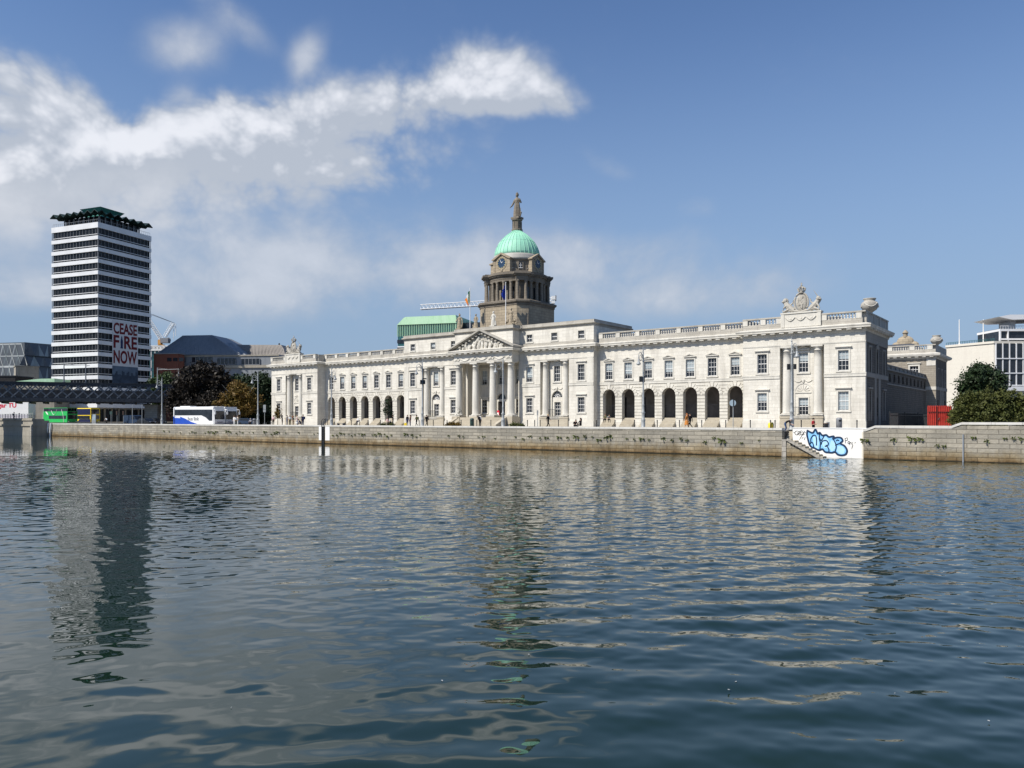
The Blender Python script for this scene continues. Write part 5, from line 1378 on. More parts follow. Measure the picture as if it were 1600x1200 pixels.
# ------------------------------------------------------------------ railway bridge with lattice girders
def railway_bridge():
    p0 = Vector(at_d(-90, 163)); p1 = Vector(at_d(262, 181)); p2 = Vector(at_d(470, 193))
    br = thing('railway_bridge', 'dark iron lattice girder railway bridge crossing in front of the tower', 'bridge', (0, 0, 0), 0, None, True)
    zb, zt = 7.65, 11.78
    def seg(a, b, off, name):
        d = (b - a); L = d.length; d /= L; nrm = Vector((-d.y, d.x)) * off
        T = Matrix.Translation((a.x + nrm.x, a.y + nrm.y, 0)) @ Matrix.Rotation(math.atan2(d.y, d.x), 4, 'Z')
        m = MB(T)
        m.box(0, L, -.3, .3, zt - .5, zt); m.box(0, L, -.42, .42, zt, zt + .1); m.box(0, L, -.32, .32, zb, zb + .75); m.box(0, L, -.45, .45, zb - .1, zb)
        m.build('girder_chord', 'bridge_iron', br)
        m = MB(T); hh = zt - .5 - zb - .75; sp = 2.05
        n = int(L / sp) + 1
        for i in range(-2, n + 2):
            for sg in (1, -1):
                xa, xb = i * sp, i * sp + hh * 1.02
                za, zc = zb + .75, zt - .5
                if xb <= 0 or xa >= L: continue
                fa = max(0, (0 - xa) / (xb - xa)); fb = min(1, (L - xa) / (xb - xa))
                w = .17
                A = (xa + (xb - xa) * fa, (za + (zc - za) * fa) if sg > 0 else (zc + (za - zc) * fa)); C = (xa + (xb - xa) * fb, (za + (zc - za) * fb) if sg > 0 else (zc + (za - zc) * fb))
                y = -.2 if sg > 0 else -.03
                m.prism([(A[0], A[1] - w), (C[0], C[1] - w), (C[0], C[1] + w), (A[0], A[1] + w)], y, y + .12)
        m.build('lattice', 'bridge_lattice', br)
    for a, b in ((p0, p1), (p1, p2)):
        seg(a, b, 0, 'near'); seg(a, b, 8.2, 'far')
        d = (b - a); L = d.length; d /= L
        T = Matrix.Translation((a.x, a.y, 0)) @ Matrix.Rotation(math.atan2(d.y, d.x), 4, 'Z')
        m = MB(T); m.box(0, L, .35, 7.8, zb + .05, zb + .9)
        for i in range(int(L / 2.6)): m.box(i * 2.6, i * 2.6 + .4, .35, 7.8, zb - .55, zb + .05)
        m.build('deck', 'bridge_iron', br)
        m = MB(T); m.box(0, L, 2.0, 6.6, zb + .901, zb + 2.6); m.build('deck_screen', 'bridge_iron', br)
    for u, b, w in ((240, 183, 1.5), (247, 187, 1.3)):
        T = facing(u, b); m = MB(T)
        m.box(-w, w, -1.3, 1.3, 0, zb - 1.0); m.box(-w - .25, w + .25, -1.5, 1.5, zb - 1.0, zb - .55); m.box(-w - .2, w + .2, -1.45, 1.45, 0, 3.3)
        m.build('pier', 'pier_stone', br)
    # masts of the overhead line standing on the bridge
    for u, b in ((100, 173), (134, 175), (246, 181.5), (279, 185)):
        x, y = at_d(u, b)
        s = thing('catenary_mast', {100: 'thin grey mast on the bridge, left of a pair before the tower', 134: 'thin grey mast on the bridge, right of a pair before the tower', 246: 'thin pale mast on the bridge in front of the red brick wall', 279: 'thin pale mast above the dark trees right of the brick wall'}[u], 'mast', (x, y, zt))
        m = MB(); top = 4.4 if u < 200 else 4.0
        m.tube([(0, 0, 0), (0, 0, top)], [.16, .10], 6); m.box(-.3, .3, -.3, .3, -.02, .2)
        m.build('pole', 'bridge_lattice' if u < 200 else 'lamp_grey', s)
        m = MB(); c = Matrix.Rotation(TH, 4, 'Z'); L = 4.8 if u in (100, 246) else .8
        m.T = c; m.tube([(0, 0, top - .5), (L, .2, top - .35)], .06, 5); m.tube([(0, 0, top - .1), (L * .5, .1, top - .4)], .035, 5); m.build('arm', 'lamp_grey' if u > 200 else 'bridge_lattice', s)
railway_bridge()

# ------------------------------------------------------------------ road bridge abutment at the left edge
ab = thing('road_bridge', 'banded concrete road bridge end with a dark side wall at the left edge', 'bridge', (0, 0, 0), 0, None, True)
m = MB(); m.box(-140, XL, -27.0, YQ, -1.5, 3.35); m.box(-140, XL - .1, YQ, 60, 1.2, 2.9); m.build('abutment', 'concrete', ab)
m = MB(); m.box(-140.2, XL + .12, -27.25, YQ - 1.0, 2.15, 2.55); m.box(-140.2, XL + .10, -27.2, YQ - 1.0, 3.35, 3.7); m.box(-140, XL + .05, -27.1, -26.6, 3.7, 3.85); m.build('band', 'concrete', ab)
m = MB(); m.box(-140, XL, -26.9, -26.8, 4.75, 4.82); m.box(-140, XL, -26.9, -26.8, 4.3, 4.34)
for i in range(24): m.box(XL - .1 - i * 1.5, XL - i * 1.5, -26.9, -26.8, 3.85, 4.8)
m.build('railing', 'lamp_grey', ab)
m = MB(); m.prism([(XL - .4, 0), (XL + .1, 0), (XL + .1, 2.3), (XL - .4, 2.3)], -27.35, -27.0); m.build('corner_pier', 'pier_stone', ab)
m = MB(facing(60, 206)); m.box(-2.2, 2.1, 0, 3, 2.4, 8.4); m.build('side_wall', 'zinc', ab)

# ------------------------------------------------------------------ background buildings
def facet_building():
    x, y = at_d(38, 262)
    t = thing('faceted_building', 'low building with folded triangular metal and glass facets left of the tower', 'building', (x, y, 0), TH + rad(-6))
    m = {k: MB() for k in ('facet_pale', 'facet_mid', 'facet_dark')}
    k_ = 262 / F; r = random.Random(8)
    zs = [zof(655, 262), zof(596, 262), zof(571, 262), zof(555, 262), zof(536, 262)]
    def face(dirx, L, n, zb_add, pale):
        d = Vector(dirx); nrm = Vector((d.y, -d.x))
        for j in range(len(zs) - 1):
            z0, z1 = zs[j], zs[j + 1]
            off = .5 if j % 2 else 0
            for i in range(n):
                a = (i + off) * L / n; b = a + L / n; c = (a + b) / 2
                pt = lambda s_, z, o: (d.x * s_ + nrm.x * o, d.y * s_ + nrm.y * o, z + zb_add * s_)
                h = .9
                m[pale[0]].add([pt(a, z1, 0), pt(b, z1, 0), pt(c, z0, h)], [(0, 1, 2)])
                m[pale[1 + (i + j) % 2]].add([pt(b, z1, 0), pt(b + L / n * .5, z0, 0), pt(c, z0, h)], [(0, 1, 2)])
                m[pale[2 - (i % 2)]].add([pt(a, z1, 0), pt(c, z0, h), pt(a - L / n * .5, z0, 0)], [(0, 1, 2)])
    face((-1, .12), 30, 12, .0, ('facet_pale', 'facet_mid', 'facet_pale'))
    face((.42, .907), 34, 11, .0, ('facet_dark', 'facet_mid', 'facet_dark'))
    for k in m: m[k].build('facade_facets', k, t)
    mm = MB(); e = Vector((.42, .907)) * 34; w = Vector((-1, .12)) * 30
    mm.vprism([(0, .1), (w.x, w.y + .1), (w.x + e.x, w.y + e.y), (e.x, e.y)], 0, zs[-1] + .3); mm.build('body', 'facet_dark', t)
facet_building()
def block(name, label, cat, u, b, ang, w, dp, z1, mat, extra=None):
    x, y = at_d(u, b); t = thing(name, label, cat, (x, y, 0), TH + ang)
    m = MB(); m.box(0, w, 0, dp, 0, z1); m.build('wall', mat, t)
    return t
t = block('stair_block', 'plain beige box standing before the faceted building', 'building', 24.5, 232, rad(38), 6, 5, zof(571, 232), 'concrete')
m = MB(); m.box(-.2, 6.2, -.2, 5.2, zof(571, 232) - .3, zof(571, 232)); m.build('roof_edge', 'concrete', t)
t = block('low_hall', 'low hall with pale green roof strip behind the railway bridge', 'building', 26, 205, rad(4), 9.6, 8, zof(598, 205), 'concrete')
m = MB(); m.prism([(-.2, zof(598, 205)), (9.8, zof(598, 205)), (9.8, zof(591.2, 205)), (6, zof(591.8, 205)), (-.2, zof(596, 205))], -.3, 8.3); m.build('roof', 'pale_copper', t)
t = block('dark_shed', 'low black flat building behind the bridge at the left edge', 'building', -60, 215, 0, 14.9, 8, zof(588, 215), 'dark_interior')
m = MB(); m.box(-.2, 15.1, -.2, 8.2, zof(588, 215), zof(586.6, 215)); m.build('roof', 'bridge_iron', t)

def zinc_building():
    b = 236.0; k = b / F; x, y = at_d(243, b)
    t = thing('zinc_roofed_building', 'grey zinc clad building with sloping mansard roofs behind the dark trees', 'building', (x, y, 0), TH + rad(-8))
    X = lambda u: (u - 243) * k * 1.0; Z = lambda v: zof(v, b)
    m = MB(); m.box(X(282), X(445), 0.4, 26, 0, Z(556)); m.build('wall', 'zinc', t)
    m = MB()
    m.add([(X(243), 0, Z(554)), (X(383), 0, Z(556)), (X(383), 24, Z(556)), (X(243), 24, Z(554)), (X(274), 5, Z(522)), (X(323), 5, Z(522)), (X(323), 17, Z(522)), (X(274), 17, Z(522))], [(0, 1, 5, 4), (1, 2, 6, 5), (2, 3, 7, 6), (3, 0, 4, 7), (4, 5, 6, 7)])
    m.add([(X(318), 2.2, Z(550)), (X(388), 2.2, Z(556)), (X(388), 20, Z(556)), (X(318), 20, Z(550)), (X(318), 6, Z(533)), (X(353), 6, Z(534)), (X(353), 16, Z(534)), (X(318), 16, Z(533))], [(0, 1, 5, 4), (1, 2, 6, 5), (2, 3, 7, 6), (3, 0, 4, 7), (4, 5, 6, 7)])
    for i in range(36):                                          # standing seams
        f = i / 35; a = X(243) + (X(383) - X(243)) * f; c = X(274) + (X(323) - X(274)) * f
        m.tube([(a, -.05, Z(554)), (c, 4.95, Z(522))], .07, 4)
    m.build('mansard_roof', 'zinc', t)
    m = MB()
    m.add([(X(345), 5, Z(557)), (X(445), 5, Z(557)), (X(445), 24, Z(557)), (X(345), 24, Z(557)), (X(345), 8, Z(536)), (X(431), 8, Z(537.5)), (X(431), 20, Z(537.5)), (X(345), 20, Z(536)), (X(438), 7, Z(545)), ], [(0, 1, 8), (0, 8, 5, 4), (1, 2, 8), (2, 6, 5, 8), (2, 3, 7, 6), (3, 0, 4, 7), (4, 5, 6, 7)])
    for i in range(40):
        f = i / 39; a = X(345) + (X(443) - X(345)) * f; c = X(345) + (X(430) - X(345)) * f
        m.tube([(a, 4.95, Z(557)), (c, 7.95, Z(536.5 + f))], .07, 4)
    m.build('rear_roof', 'zinc_brown', t)
    for u0, u1, v0, v1 in ((303, 337, 559, 567), (345, 376, 561, 570), (385, 415, 562, 571), (282, 293, 559, 567)):
        m = MB(); m.box(X(u0), X(u1), .2, .5, Z(v1), Z(v0)); w = m.build('window_strip', 'dark_glass', t)
        m = MB()
        for i in range(6): q = X(u0) + (X(u1) - X(u0)) * i / 5; m.box(q - .06, q + .06, .1, .2, Z(v1), Z(v0))
        m.box(X(u0), X(u1), .1, .2, Z(v1) - .15, Z(v1)); m.build('mullion', 'zinc', w)
    m = MB(); m.box(X(280), X(446), .0, .4, Z(576), Z(572)); m.box(X(280), X(446), .15, .4, Z(558), Z(556)); m.build('ledge', 'concrete', t)
    m = MB(); m.tube([(X(418.5), 12, Z(538)), (X(418.5), 12, Z(533.5))], .12, 5); m.blob((X(418.5), 12, Z(534)), .3, 5, 4); m.build('vent', 'bridge_iron', t)
zinc_building()
b = 231.0; x, y = at_d(240, b)
t = thing('brick_building', 'dark red brick block beside the tower below the zinc roof', 'building', (x, y, 0), TH + rad(-8))
m = MB(); m.box(0, 41 * b / F, 0, 3.4, 0, zof(553.5, b)); m.build('wall', 'red_brick', t)
for i in range(3): m = MB(); m.box(23 * b / F + i * 1.9, 23 * b / F + i * 1.9 + 1.4, -.08, -.001, zof(565, b), zof(559.5, b)); m.build('window', 'dark_glass', t)
m = MB(); m.box(-.3, 41 * b / F + .3, -.3, 3.6, zof(553.5, b), zof(552, b)); m.build('roof_edge', 'zinc', t)
b = 262.0; x, y = at_d(230, b)
t = thing('steel_framed_building', 'glass building with white roof frame glimpsed between tower and brick block', 'building', (x, y, 0), TH)
m = MB(); m.box(0, 30 * b / F, 0, 10, 0, zof(548, b)); m.build('wall', 'green_glass', t)
m = MB(); m.box(-.2, 30 * b / F, -.3, 10, zof(548, b), zof(545.5, b))
for i in range(6): m.box(i * 1.15, i * 1.15 + .35, -.3, 9, zof(545.5, b), zof(540, b)); m.box(i * 1.3, i * 1.3 + .2, -.15, -.001, 0, zof(548, b))
m.box(-.2, 7.2, -.35, .2, zof(541.5, b), zof(540, b)); m.build('roof_frame', 'crane_white', t)

b = 205.0; k = b / F; x, y = at_d(621, b)
t = thing('green_roofed_office', 'glass office with pale green copper roof edge behind the portico', 'building', (x, y, 0), TH + rad(-16))
W = 97 * k; Z = lambda v: zof(v, b)
m = MB(); m.box(0, W, 0, 22, 0, Z(541)); m.build('lower_wall', 'tower_white', t)
m = MB(); m.box(-.05, W + .05, -.05, .1, Z(536.5), Z(531)); m.box(-.05, W + .05, -.05, .1, Z(549), Z(543)); m.build('window_strip', 'dark_glass', t)
m = MB(); m.box(.1, W - .1, .1, 21.8, Z(541), Z(507.5)); m.build('glass_storey', 'green_glass', t)
m = MB(); r = random.Random(2)
for i in range(34):
    q = W * i / 33; m.box(q - .05, q + .05, -.10, .1, Z(526), Z(508))
for i in range(20): q = 22 * i / 19; m.box(W - .1, W + .12, q - .09, q + .09, Z(526), Z(508))
m.build('glazing_fin', 'pale_copper', t)
m = MB(); m.prism([(0, Z(508)), (W + .2, Z(508)), (W + .2, Z(500)), (W, Z(496)), (2.4, Z(496)), (1.9, Z(497.5))], -.3, 21.9) ; m.build('roof_edge', 'pale_copper', t)
m = MB(); m.box(W - .2, W + 6.0, 4, 22, 0, Z(505)); m.box(W + 5.5, W + 9, 6, 22, 0, Z(510)); m.build('side_wing', 'dark_glass', t)

b = 172.0; x, y = at_d(1553, b)
t = thing('white_office', 'white stone office block with dark gridded glazing at the right edge', 'building', (x, y, 0), TH)
Z = lambda v: zof(v, b)
e = Vector(at_d(1478, 182)) - Vector((x, y)); e = Vector((e.x * CT + e.y * ST, -e.x * ST + e.y * CT))
zt = Z(536.5)
m = MB(); m.vprism([(0, 0), (e.x, e.y), (e.x + 9, e.y + 14), (14, 14), (14, .6)], 0, zt); m.build('wall', 'white_panel', t)
m = MB(); m.vprism([(-.15, -.2), (e.x - .2, e.y - .1), (e.x + 9, e.y + 14.2), (14.3, 14.2), (14.3, .4)], zt, Z(533)); m.build('roof_edge', 'white_panel', t)
kx = b / F; GW = 56 * kx
m = MB(); m.box(.5, GW, -.12, -.02, Z(602), zt - .1); m.build('glazing', 'dark_glass', t)
m = MB()
for i in range(6): q = .35 + 10.6 * kx * i; m.box(q - .11, q + .11, -.25, .1, Z(604), zt)
for v in (602, 583, 560.2): m.box(.3, GW, -.35, .1, Z(v) - .14, Z(v) + .10)
m.box(-.3, GW, -.6, .3, Z(611), Z(604)); m.build('glazing_grid', 'tower_white', t)
m = MB(); m.box(17 * kx, 17 * kx + 14, 2, 10, Z(533), Z(512)); m.build('penthouse', 'dark_glass', t)
m = MB(); m.box(16.5 * kx, 17 * kx + 14, 1.6, 10.2, Z(516), Z(512.5)); m.box(16.5 * kx, 18.5 * kx, 1.6, 2, Z(533), Z(516)); m.box(29 * kx, 30.5 * kx, 1.6, 2, Z(533), Z(516)); m.box(16 * kx, 17 * kx + 14, 1.5, 1.9, Z(530), Z(527.5))
for i in range(12): m.box(18 * kx + i * .6, 18 * kx + i * .6 + .05, 1.8, 1.85, Z(512.5), Z(507.5))
m.box(18 * kx, 18 * kx + 9, 1.78, 1.86, Z(508), Z(507.3)); m.build('penthouse_frame', 'tower_white', t)
m = MB(); m.prism([(12 * kx, Z(494)), (30 * kx, Z(490.5)), (17 * kx + 14, Z(490.5)), (17 * kx + 14, Z(496)), (34 * kx, Z(498.5))], 1, 10.5); m.box(43 * kx, 52 * kx, 4, 8, Z(512.5), Z(496)); m.build('roof_canopy', 'tower_white', t)
m = MB()
d = e.normalized(); n_ = 20
for i in range(n_ + 1): q = e * (i / n_); m.box(q.x + .3, q.x + .36, q.y + .4, q.y + .46, Z(533), Z(528.5))
m.tube([(.33, .43, Z(528.7)), (e.x + .33, e.y + .43, Z(528.7))], .05, 4); m.tube([(.33, .43, Z(530.6)), (e.x + .33, e.y + .43, Z(530.6))], .035, 4); m.build('roof_rail', 'green_glass', t)
for u, lab in ((1499, 'left white pole on the white office roof'), (1536.5, 'right white pole on the white office roof')):
    x2, y2 = at_d(u, 179.5); s = thing('roof_pole', lab, 'pole', (x2, y2, zof(533, 172)), 0, 'white poles on the office roof')
    m = MB(); m.tube([(0, 0, -.3), (-.02, 0, 5.6)], [.13, .09], 8); m.blob((0, 0, 5.65), .12, 6, 5); m.build('shaft', 'white_paint', s)
    m = MB(); m.lathe(0, 0, [(.3, -.3), (.3, .05), (.14, .15)], 8); m.build('foot', 'white_paint', s)

# ------------------------------------------------------------------ construction cranes
def truss(m, a, b, w, n):
    a, b = Vector(a), Vector(b); d = (b - a).normalized(); up = Vector((0, 0, 1)); sd_ = d.cross(up).normalized(); u2 = sd_.cross(d)
    cs = [sd_ * w * .5, -sd_ * w * .5, u2 * w]
    for c in cs: m.tube([tuple(a + c), tuple(b + c)], w * .10, 5)
    for i in range(n):
        p, q = a + (b - a) * i / n, a + (b - a) * (i + 1) / n; mid = (p + q) / 2
        for c in cs[:2]: m.tube([tuple(p + c), tuple(mid + cs[2]), tuple(q + c)], w * .06, 4)
        m.tube([tuple(p + cs[0]), tuple(q + cs[1])], w * .06, 4)
c = thing('tower_crane', 'white horizontal tower crane jib passing behind the stone drum', 'crane', (*at_d(815, 330), 0))
p0 = Vector(at_d(657, 330)) - Vector(at_d(815, 330)); p1 = Vector(at_d(866, 330)) - Vector(at_d(815, 330))
b = 330
m = MB(); truss(m, (p0.x, p0.y, zof(483.5, b)), (0, 0, zof(474, b)), 2.0, 26); m.build('jib', 'crane_white', c)
m = MB(); truss(m, (0, 0, zof(474, b)), (p1.x, p1.y, zof(471, b)), 1.6, 8); m.build('counter_jib', 'crane_white', c)
m = MB(); m.T = Matrix.Translation((p1.x, p1.y, 0)) @ Matrix.Rotation(TH, 4, 'Z'); m.box(-1.2, .4, -1, 1, zof(468.5, b), zof(463, b)); m.box(-1.2, .2, -1, 1, zof(474.5, b), zof(470.5, b)); m.build('counterweight', 'crane_white', c)
m = MB(); m.T = Matrix.Translation((p1.x, p1.y, 0)) @ Matrix.Rotation(TH, 4, 'Z'); m.box(.4, .9, -1, 1, zof(470, b), zof(462, b)); m.build('counterweight_plate', 'mullion', c)
m = MB(); truss(m, (0, 0, 0), (0.01, 0, zof(472, b)), 1.8, 30); m.build('mast', 'crane_white', c)
b = 420; o = Vector(at_d(254, b))
c = thing('luffing_crane', 'orange and white luffing crane with raised jib right of the tower', 'crane', (o.x, o.y, 0))
def cp(u, v): q = Vector(at_d(u, b)) - o; return (q.x, q.y, zof(v, b))
m = MB(); truss(m, cp(251, 532), cp(222, 489), 1.9, 16); m.build('jib', 'crane_white', c)
m = MB(); truss(m, cp(259, 527), cp(272, 506), 1.6, 8); m.tube([cp(272, 505), cp(271, 530)], .18, 5); m.tube([cp(274.5, 506), cp(274.5, 525)], .18, 5); m.build('a_frame', 'crane_white', c)
m = MB(); m.tube([cp(273, 505), cp(226, 488)], .10, 4); m.tube([cp(273, 505), cp(238, 491)], .10, 4); m.build('stay_rope', 'bridge_iron', c)
m = MB(); m.T = Matrix.Rotation(TH, 4, 'Z'); m.box(-.6, 3.6, -1.5, 1.5, zof(536, b), zof(528.5, b)); m.blob((3.0, 0, zof(531.5, b)), (1.6, 1.4, 1.5), 8, 6); m.build('machine_house', 'mullion', c)
m = MB(); m.T = Matrix.Rotation(TH, 4, 'Z'); m.box(-2.1, -.5, -1.2, 1.2, zof(539, b), zof(531, b)); m.box(-2, 1, -1, 1, zof(543, b), zof(538.5, b)); m.build('slewing_platform', 'crane_orange', c)
m = MB(); truss(m, (0, 0, 0), (0, .01, zof(541, b)), 2.0, 26); m.build('mast', 'crane_orange', c)

# ------------------------------------------------------------------ street lamps on the quay
def lamp_proto():
    l = thing('street_lamp', 'x', 'street lamp', (0, 0, 0), 0, 'ornate street lamps along the quay')
    m = MB(); m.lathe(0, 0, [(.30, 0), (.30, .12), (.22, .2), (.22, .9), (.26, 1.0), (.17, 1.12), (.17, 1.7), (.24, 1.8), (.13, 1.95), (.12, 2.6), (.15, 2.66), (.10, 2.75), (.085, 5), (.07, 8.0), (.05, 8.6)], 12); m.build('post', 'lamp_grey', l, True)
    m = MB(); m.tube([(0, 0, 8.5), (0, 0, 9.1)], [.045, .012], 6); m.blob((0, 0, 8.62), .09, 7, 5); m.build('finial', 'lamp_grey', l)
    m = MB()
    m.tube([(0, 0, 7.35), (-.16, 0, 7.95), (-.42, 0, 8.32), (-.72, 0, 8.32), (-.92, 0, 8.05), (-.95, 0, 7.55)], .04, 6)
    m.tube([(-.55 + .27 * math.cos(a), 0, 7.75 + .27 * math.sin(a)) for a in [i * .5 for i in range(14)]], .025, 5)
    m.tube([(-.25 + .16 * math.cos(a), 0, 7.98 + .2 * math.sin(a)) for a in [i * .55 for i in range(12)]], .022, 5)
    m.tube([(0, 0, 7.4), (-.3, 0, 7.5), (-.62, 0, 7.42), (-.85, 0, 7.7)], .028, 5)
    m.tube([(0, 0, 8.3), (-.12, 0, 8.5), (-.2, 0, 8.35)], .025, 5)
    m.lathe(0, 0, [(.09, 7.3), (.12, 7.4), (.09, 7.5)], 8)
    m.build('bracket', 'lamp_grey', l)
    m = MB(); m.lathe(-.95, 0, [(.05, 7.58), (.09, 7.5), (.11, 7.3), (.24, 7.08), (.26, 7.0), (.2, 6.99)], 12); m.build('shade', 'lamp_grey', l, True)
    m = MB(); m.blob((-.95, 0, 7.0), (.16, .16, .12), 8, 6); m.build('lens', 'white_paint', l)
    return l
lamp0 = lamp_proto()
LAMPS = [(253, 'ornate grey street lamp in front of the railway bridge left of the coach', TH, 1), (403, 'ornate grey street lamp before dark trees just left of the white building', TH, 1),
         (518, 'ornate grey street lamp beside the first arch of the left arcade', TH + 2.4, 1), (660, 'ornate grey street lamp with thick dark box left of the portico', TH + .7, 1.02),
         (786, 'ornate grey street lamp in front of the portico door', TH + .2, .98), (1005, 'ornate grey street lamp before the third arch of the right arcade', TH + .85, 1), (1237, 'ornate grey street lamp edge-on at the head of the landing steps', TH + 1.75, 1)]
for i, (u, lab, rz, sc) in enumerate(LAMPS):
    x, y = at_y(u, -21.5), -21.5
    if i == 0: o = lamp0; o.location = (x, y, G); o.rotation_euler = (0, 0, rz); o['label'] = lab
    else: o = copy_thing(lamp0, (x, y, G), rz, lab)
    o.scale = (1, 1, sc)
    def boxes(lst):
        for a in lst:
            m = MB(); m.box(*a); b_ = m.build('speaker_box', 'black_iron', o); b_.rotation_euler = (0, 0, TH - rz)
    if u == 660: boxes([(-.3, -.03, -.15, .15, 5.7, 6.25), (.06, .38, -.15, .15, 5.7, 6.25), (.1, .55, -.1, .1, 6.35, 6.5)])
    if u == 1005: boxes([(-.42, -.1, -.14, .14, 5.15, 5.75), (.09, .16, -.1, .1, 5.1, 5.8)])
    if u == 1237: boxes([(-.42, -.17, -.12, .12, 5.85, 6.4), (.2, .42, -.12, .12, 5.9, 6.4)])
    if u == 518: boxes([(.05, .7, -.12, .12, 6.65, 6.75), (.05, .6, -.1, .1, 7.2, 7.3)])

# posts along the quay edge
bp = thing('bollard', 'slim dark iron post along the quay edge', 'bollard', (0, 0, 0), 0, 'slim iron posts along the quay edge')
m = MB(); m.lathe(0, 0, [(.075, 0), (.075, .15), (.05, .2), (.05, .85), (.07, .88), (.06, .95), (.02, 1.0)], 8); m.build('post', 'black_iron', bp)
first = True
for u in (549, 562, 575, 594.5, 614, 655, 677, 698.5, 720.5, 745, 767, 791, 824, 835.5, 844, 872.5, 932, 961, 991.5, 1027, 1061.7, 1096.5, 1134, 1172.4, 1204, 1211, 1252, 1339):
    x, y = at_y(u, -21.9), -21.9
    if first: bp.location = (x, y, G); first = False
    else: copy_thing(bp, (x, y, G))

def simple_post(name, label, cat, u, Y, build, rz=TH):
    t = thing(name, label, cat, (at_y(u, Y), Y, G), rz); build(t); return t
def sign_round(t):
    m = MB(); m.tube([(0, 0, 0), (0, 0, 3.0)], .04, 6); m.build('post', 'lamp_grey', t)
    m = MB(); m.T = Matrix.Translation((-.05, -.05, 2.75)); ring(m, 0, 0, 0, .001, .34, .03, 20, 0, 2 * math.pi); m.build('plate', 'sign_back', t)
    m = MB(); m.box(-.02, .06, -.085, -.051, 2.3, 3.08); m.build('bracket', 'black_iron', t)
simple_post('road_sign', 'round pale blue road sign seen from behind before the last right arch', 'road sign', 1145.5, -19.5, sign_round)
def sign_rect(t):
    m = MB(); m.tube([(0, 0, 0), (0, 0, 3.6)], .04, 6); m.build('post', 'lamp_grey', t)
    m = MB(); m.box(-.22, .22, -.09, -.05, 2.85, 3.55); m.box(-.22, .22, -.09, -.05, 2.3, 2.78); m.build('plate', 'lamp_grey', t)
simple_post('road_sign', 'tall post with two grey plates left of the white building', 'road sign', 413.5, -18, sign_rect)
def yellow_bin(t):
    m = MB(); m.lathe(0, 0, [(.2, 0), (.24, .1), (.25, .55), (.2, .7), (.05, .74)], 10); m.build('bag', 'yellow_paint', t, True)
    m = MB(); m.lathe(.14, 0, [(.17, 0), (.18, .55), (.12, .75)], 8); m.build('inner_bin', 'cloth_olive', t)
simple_post('litter_bin', 'yellow litter bag holder near the head of the landing steps', 'litter bin', 1204, -21.6, yellow_bin)
def tall_bin(t):
    m = MB(); m.lathe(0, 0, [(.27, 0), (.27, 1.05), (.25, 1.15), (.15, 1.22)], 14); m.build('body', 'green_bin' if t['label'].startswith('dark green') else 'mullion', t, True)
    m = MB(); m.box(-.13, .13, -.29, -.24, .85, 1.0); m.build('slot', 'black_iron', t)
simple_post('litter_bin', 'dark green round litter bin before the portico steps', 'litter bin', 737.5, -19.5, tall_bin)
simple_post('litter_bin', 'dark grey round litter bin before the near pavilion', 'litter bin', 1311, -20.0, tall_bin)
simple_post('litter_bin', 'grey round litter bin beside the lamp left of the building', 'litter bin', 397.5, -17, tall_bin)
def small_bin(t):
    m = MB(); m.box(-.28, .0, -.2, .2, 0, .62); m.build('body', 'black_iron', t)
    m = MB(); m.box(.0, .16, -.18, .18, 0, .78); m.box(-.3, .18, -.22, .22, .621, .68) if False else None; m.build('side_panel', 'mullion', t)
    m = MB(); m.box(-.31, .02, -.22, .22, .625, .69); m.build('lid', 'cloth_brown', t)
simple_post('utility_box', 'small black box on the quay left of the grey litter bin', 'utility box', 1292.5, -20.8, small_bin)
def pole_sign(t):
    m = MB(); m.tube([(0, 0, 0), (0, 0, 2.4)], .05, 6); m.build('post', 'lamp_grey', t)
    m = MB(); m.box(-.1, .1, -.08, -.04, 1.7, 2.3); m.build('plate', 'lamp_grey', t)
simple_post('parking_post', 'thin pale post in front of the right recessed columns', 'post', 840, -8, pole_sign)
def aboard(t):
    m = MB(); m.prism([(-.35, 0), (.35, 0), (.35, 1.15), (-.35, 1.15)], -.05, 0); m.build('board', 'sign_red', t)
    m = MB(); m.box(-.26, .26, -.06, -.051, .35, .8); m.build('print', 'white_paint', t)
t = thing('notice_board', 'small red and white notice board in the portico doorway', 'notice board', (0.2, 2.6, 3.9), 0); aboard(t)
def bench(label, u, Y, w, mat='black_iron'):
    t = thing('bench', label, 'bench', (at_y(u, Y), Y, G), 0)
    m = MB()
    for i in range(4): m.box(-w / 2, w / 2, -.25 + i * .13, -.16 + i * .13, .42, .46)
    m.build('seat', mat, t)
    for x in (-w / 2 + .1, w / 2 - .1): m = MB(); m.box(x - .04, x + .04, -.22, .22, 0, .42); m.build('leg', mat, t)
bench('low dark blue bench in front of the left arcade', 533, -16.5, 1.5, 'car_blue')

# red hoarding, iron railing and hedge on the right
x0, y0 = at_d(1449.5, 96)
hd = thing('red_gate', 'tall red corrugated double gate between dark railings and hedge', 'gate', (x0, y0, G), TH - .05)
W = 37 * 96 / F; H = zof(633.5, 96) - G
m = MB()
for i in range(13):
    a, b_ = W * i / 13, W * (i + 1) / 13; m.prism([(a, 0), (b_, 0), (b_, H - .1), (a, H - .1)], 0, .06); m.box(a + .02, a + (b_ - a) * .3, -.1, 0, 0, H)
m.build('leaf', 'red_paint', hd)
m = MB(); m.box(0, W, -.1, -.061, H * .68, H * .72); m.box(W * .36, W * .385, -.11, -.062, 0, H * .95); m.tube([(W * .4, -.12, H * .36), (W * .47, -.12, H * .44)], .05, 5); m.build('bolt', 'black_iron', hd)
rl = thing('iron_railing', 'black iron railing beside the shaded stone flank wall', 'railing', (HX + 2.4, 1.0, G), rad(90))
m = MB(); L = 46
m.box(0, L, -.03, .03, 1.55, 1.6); m.box(0, L, -.03, .03, .15, .2)
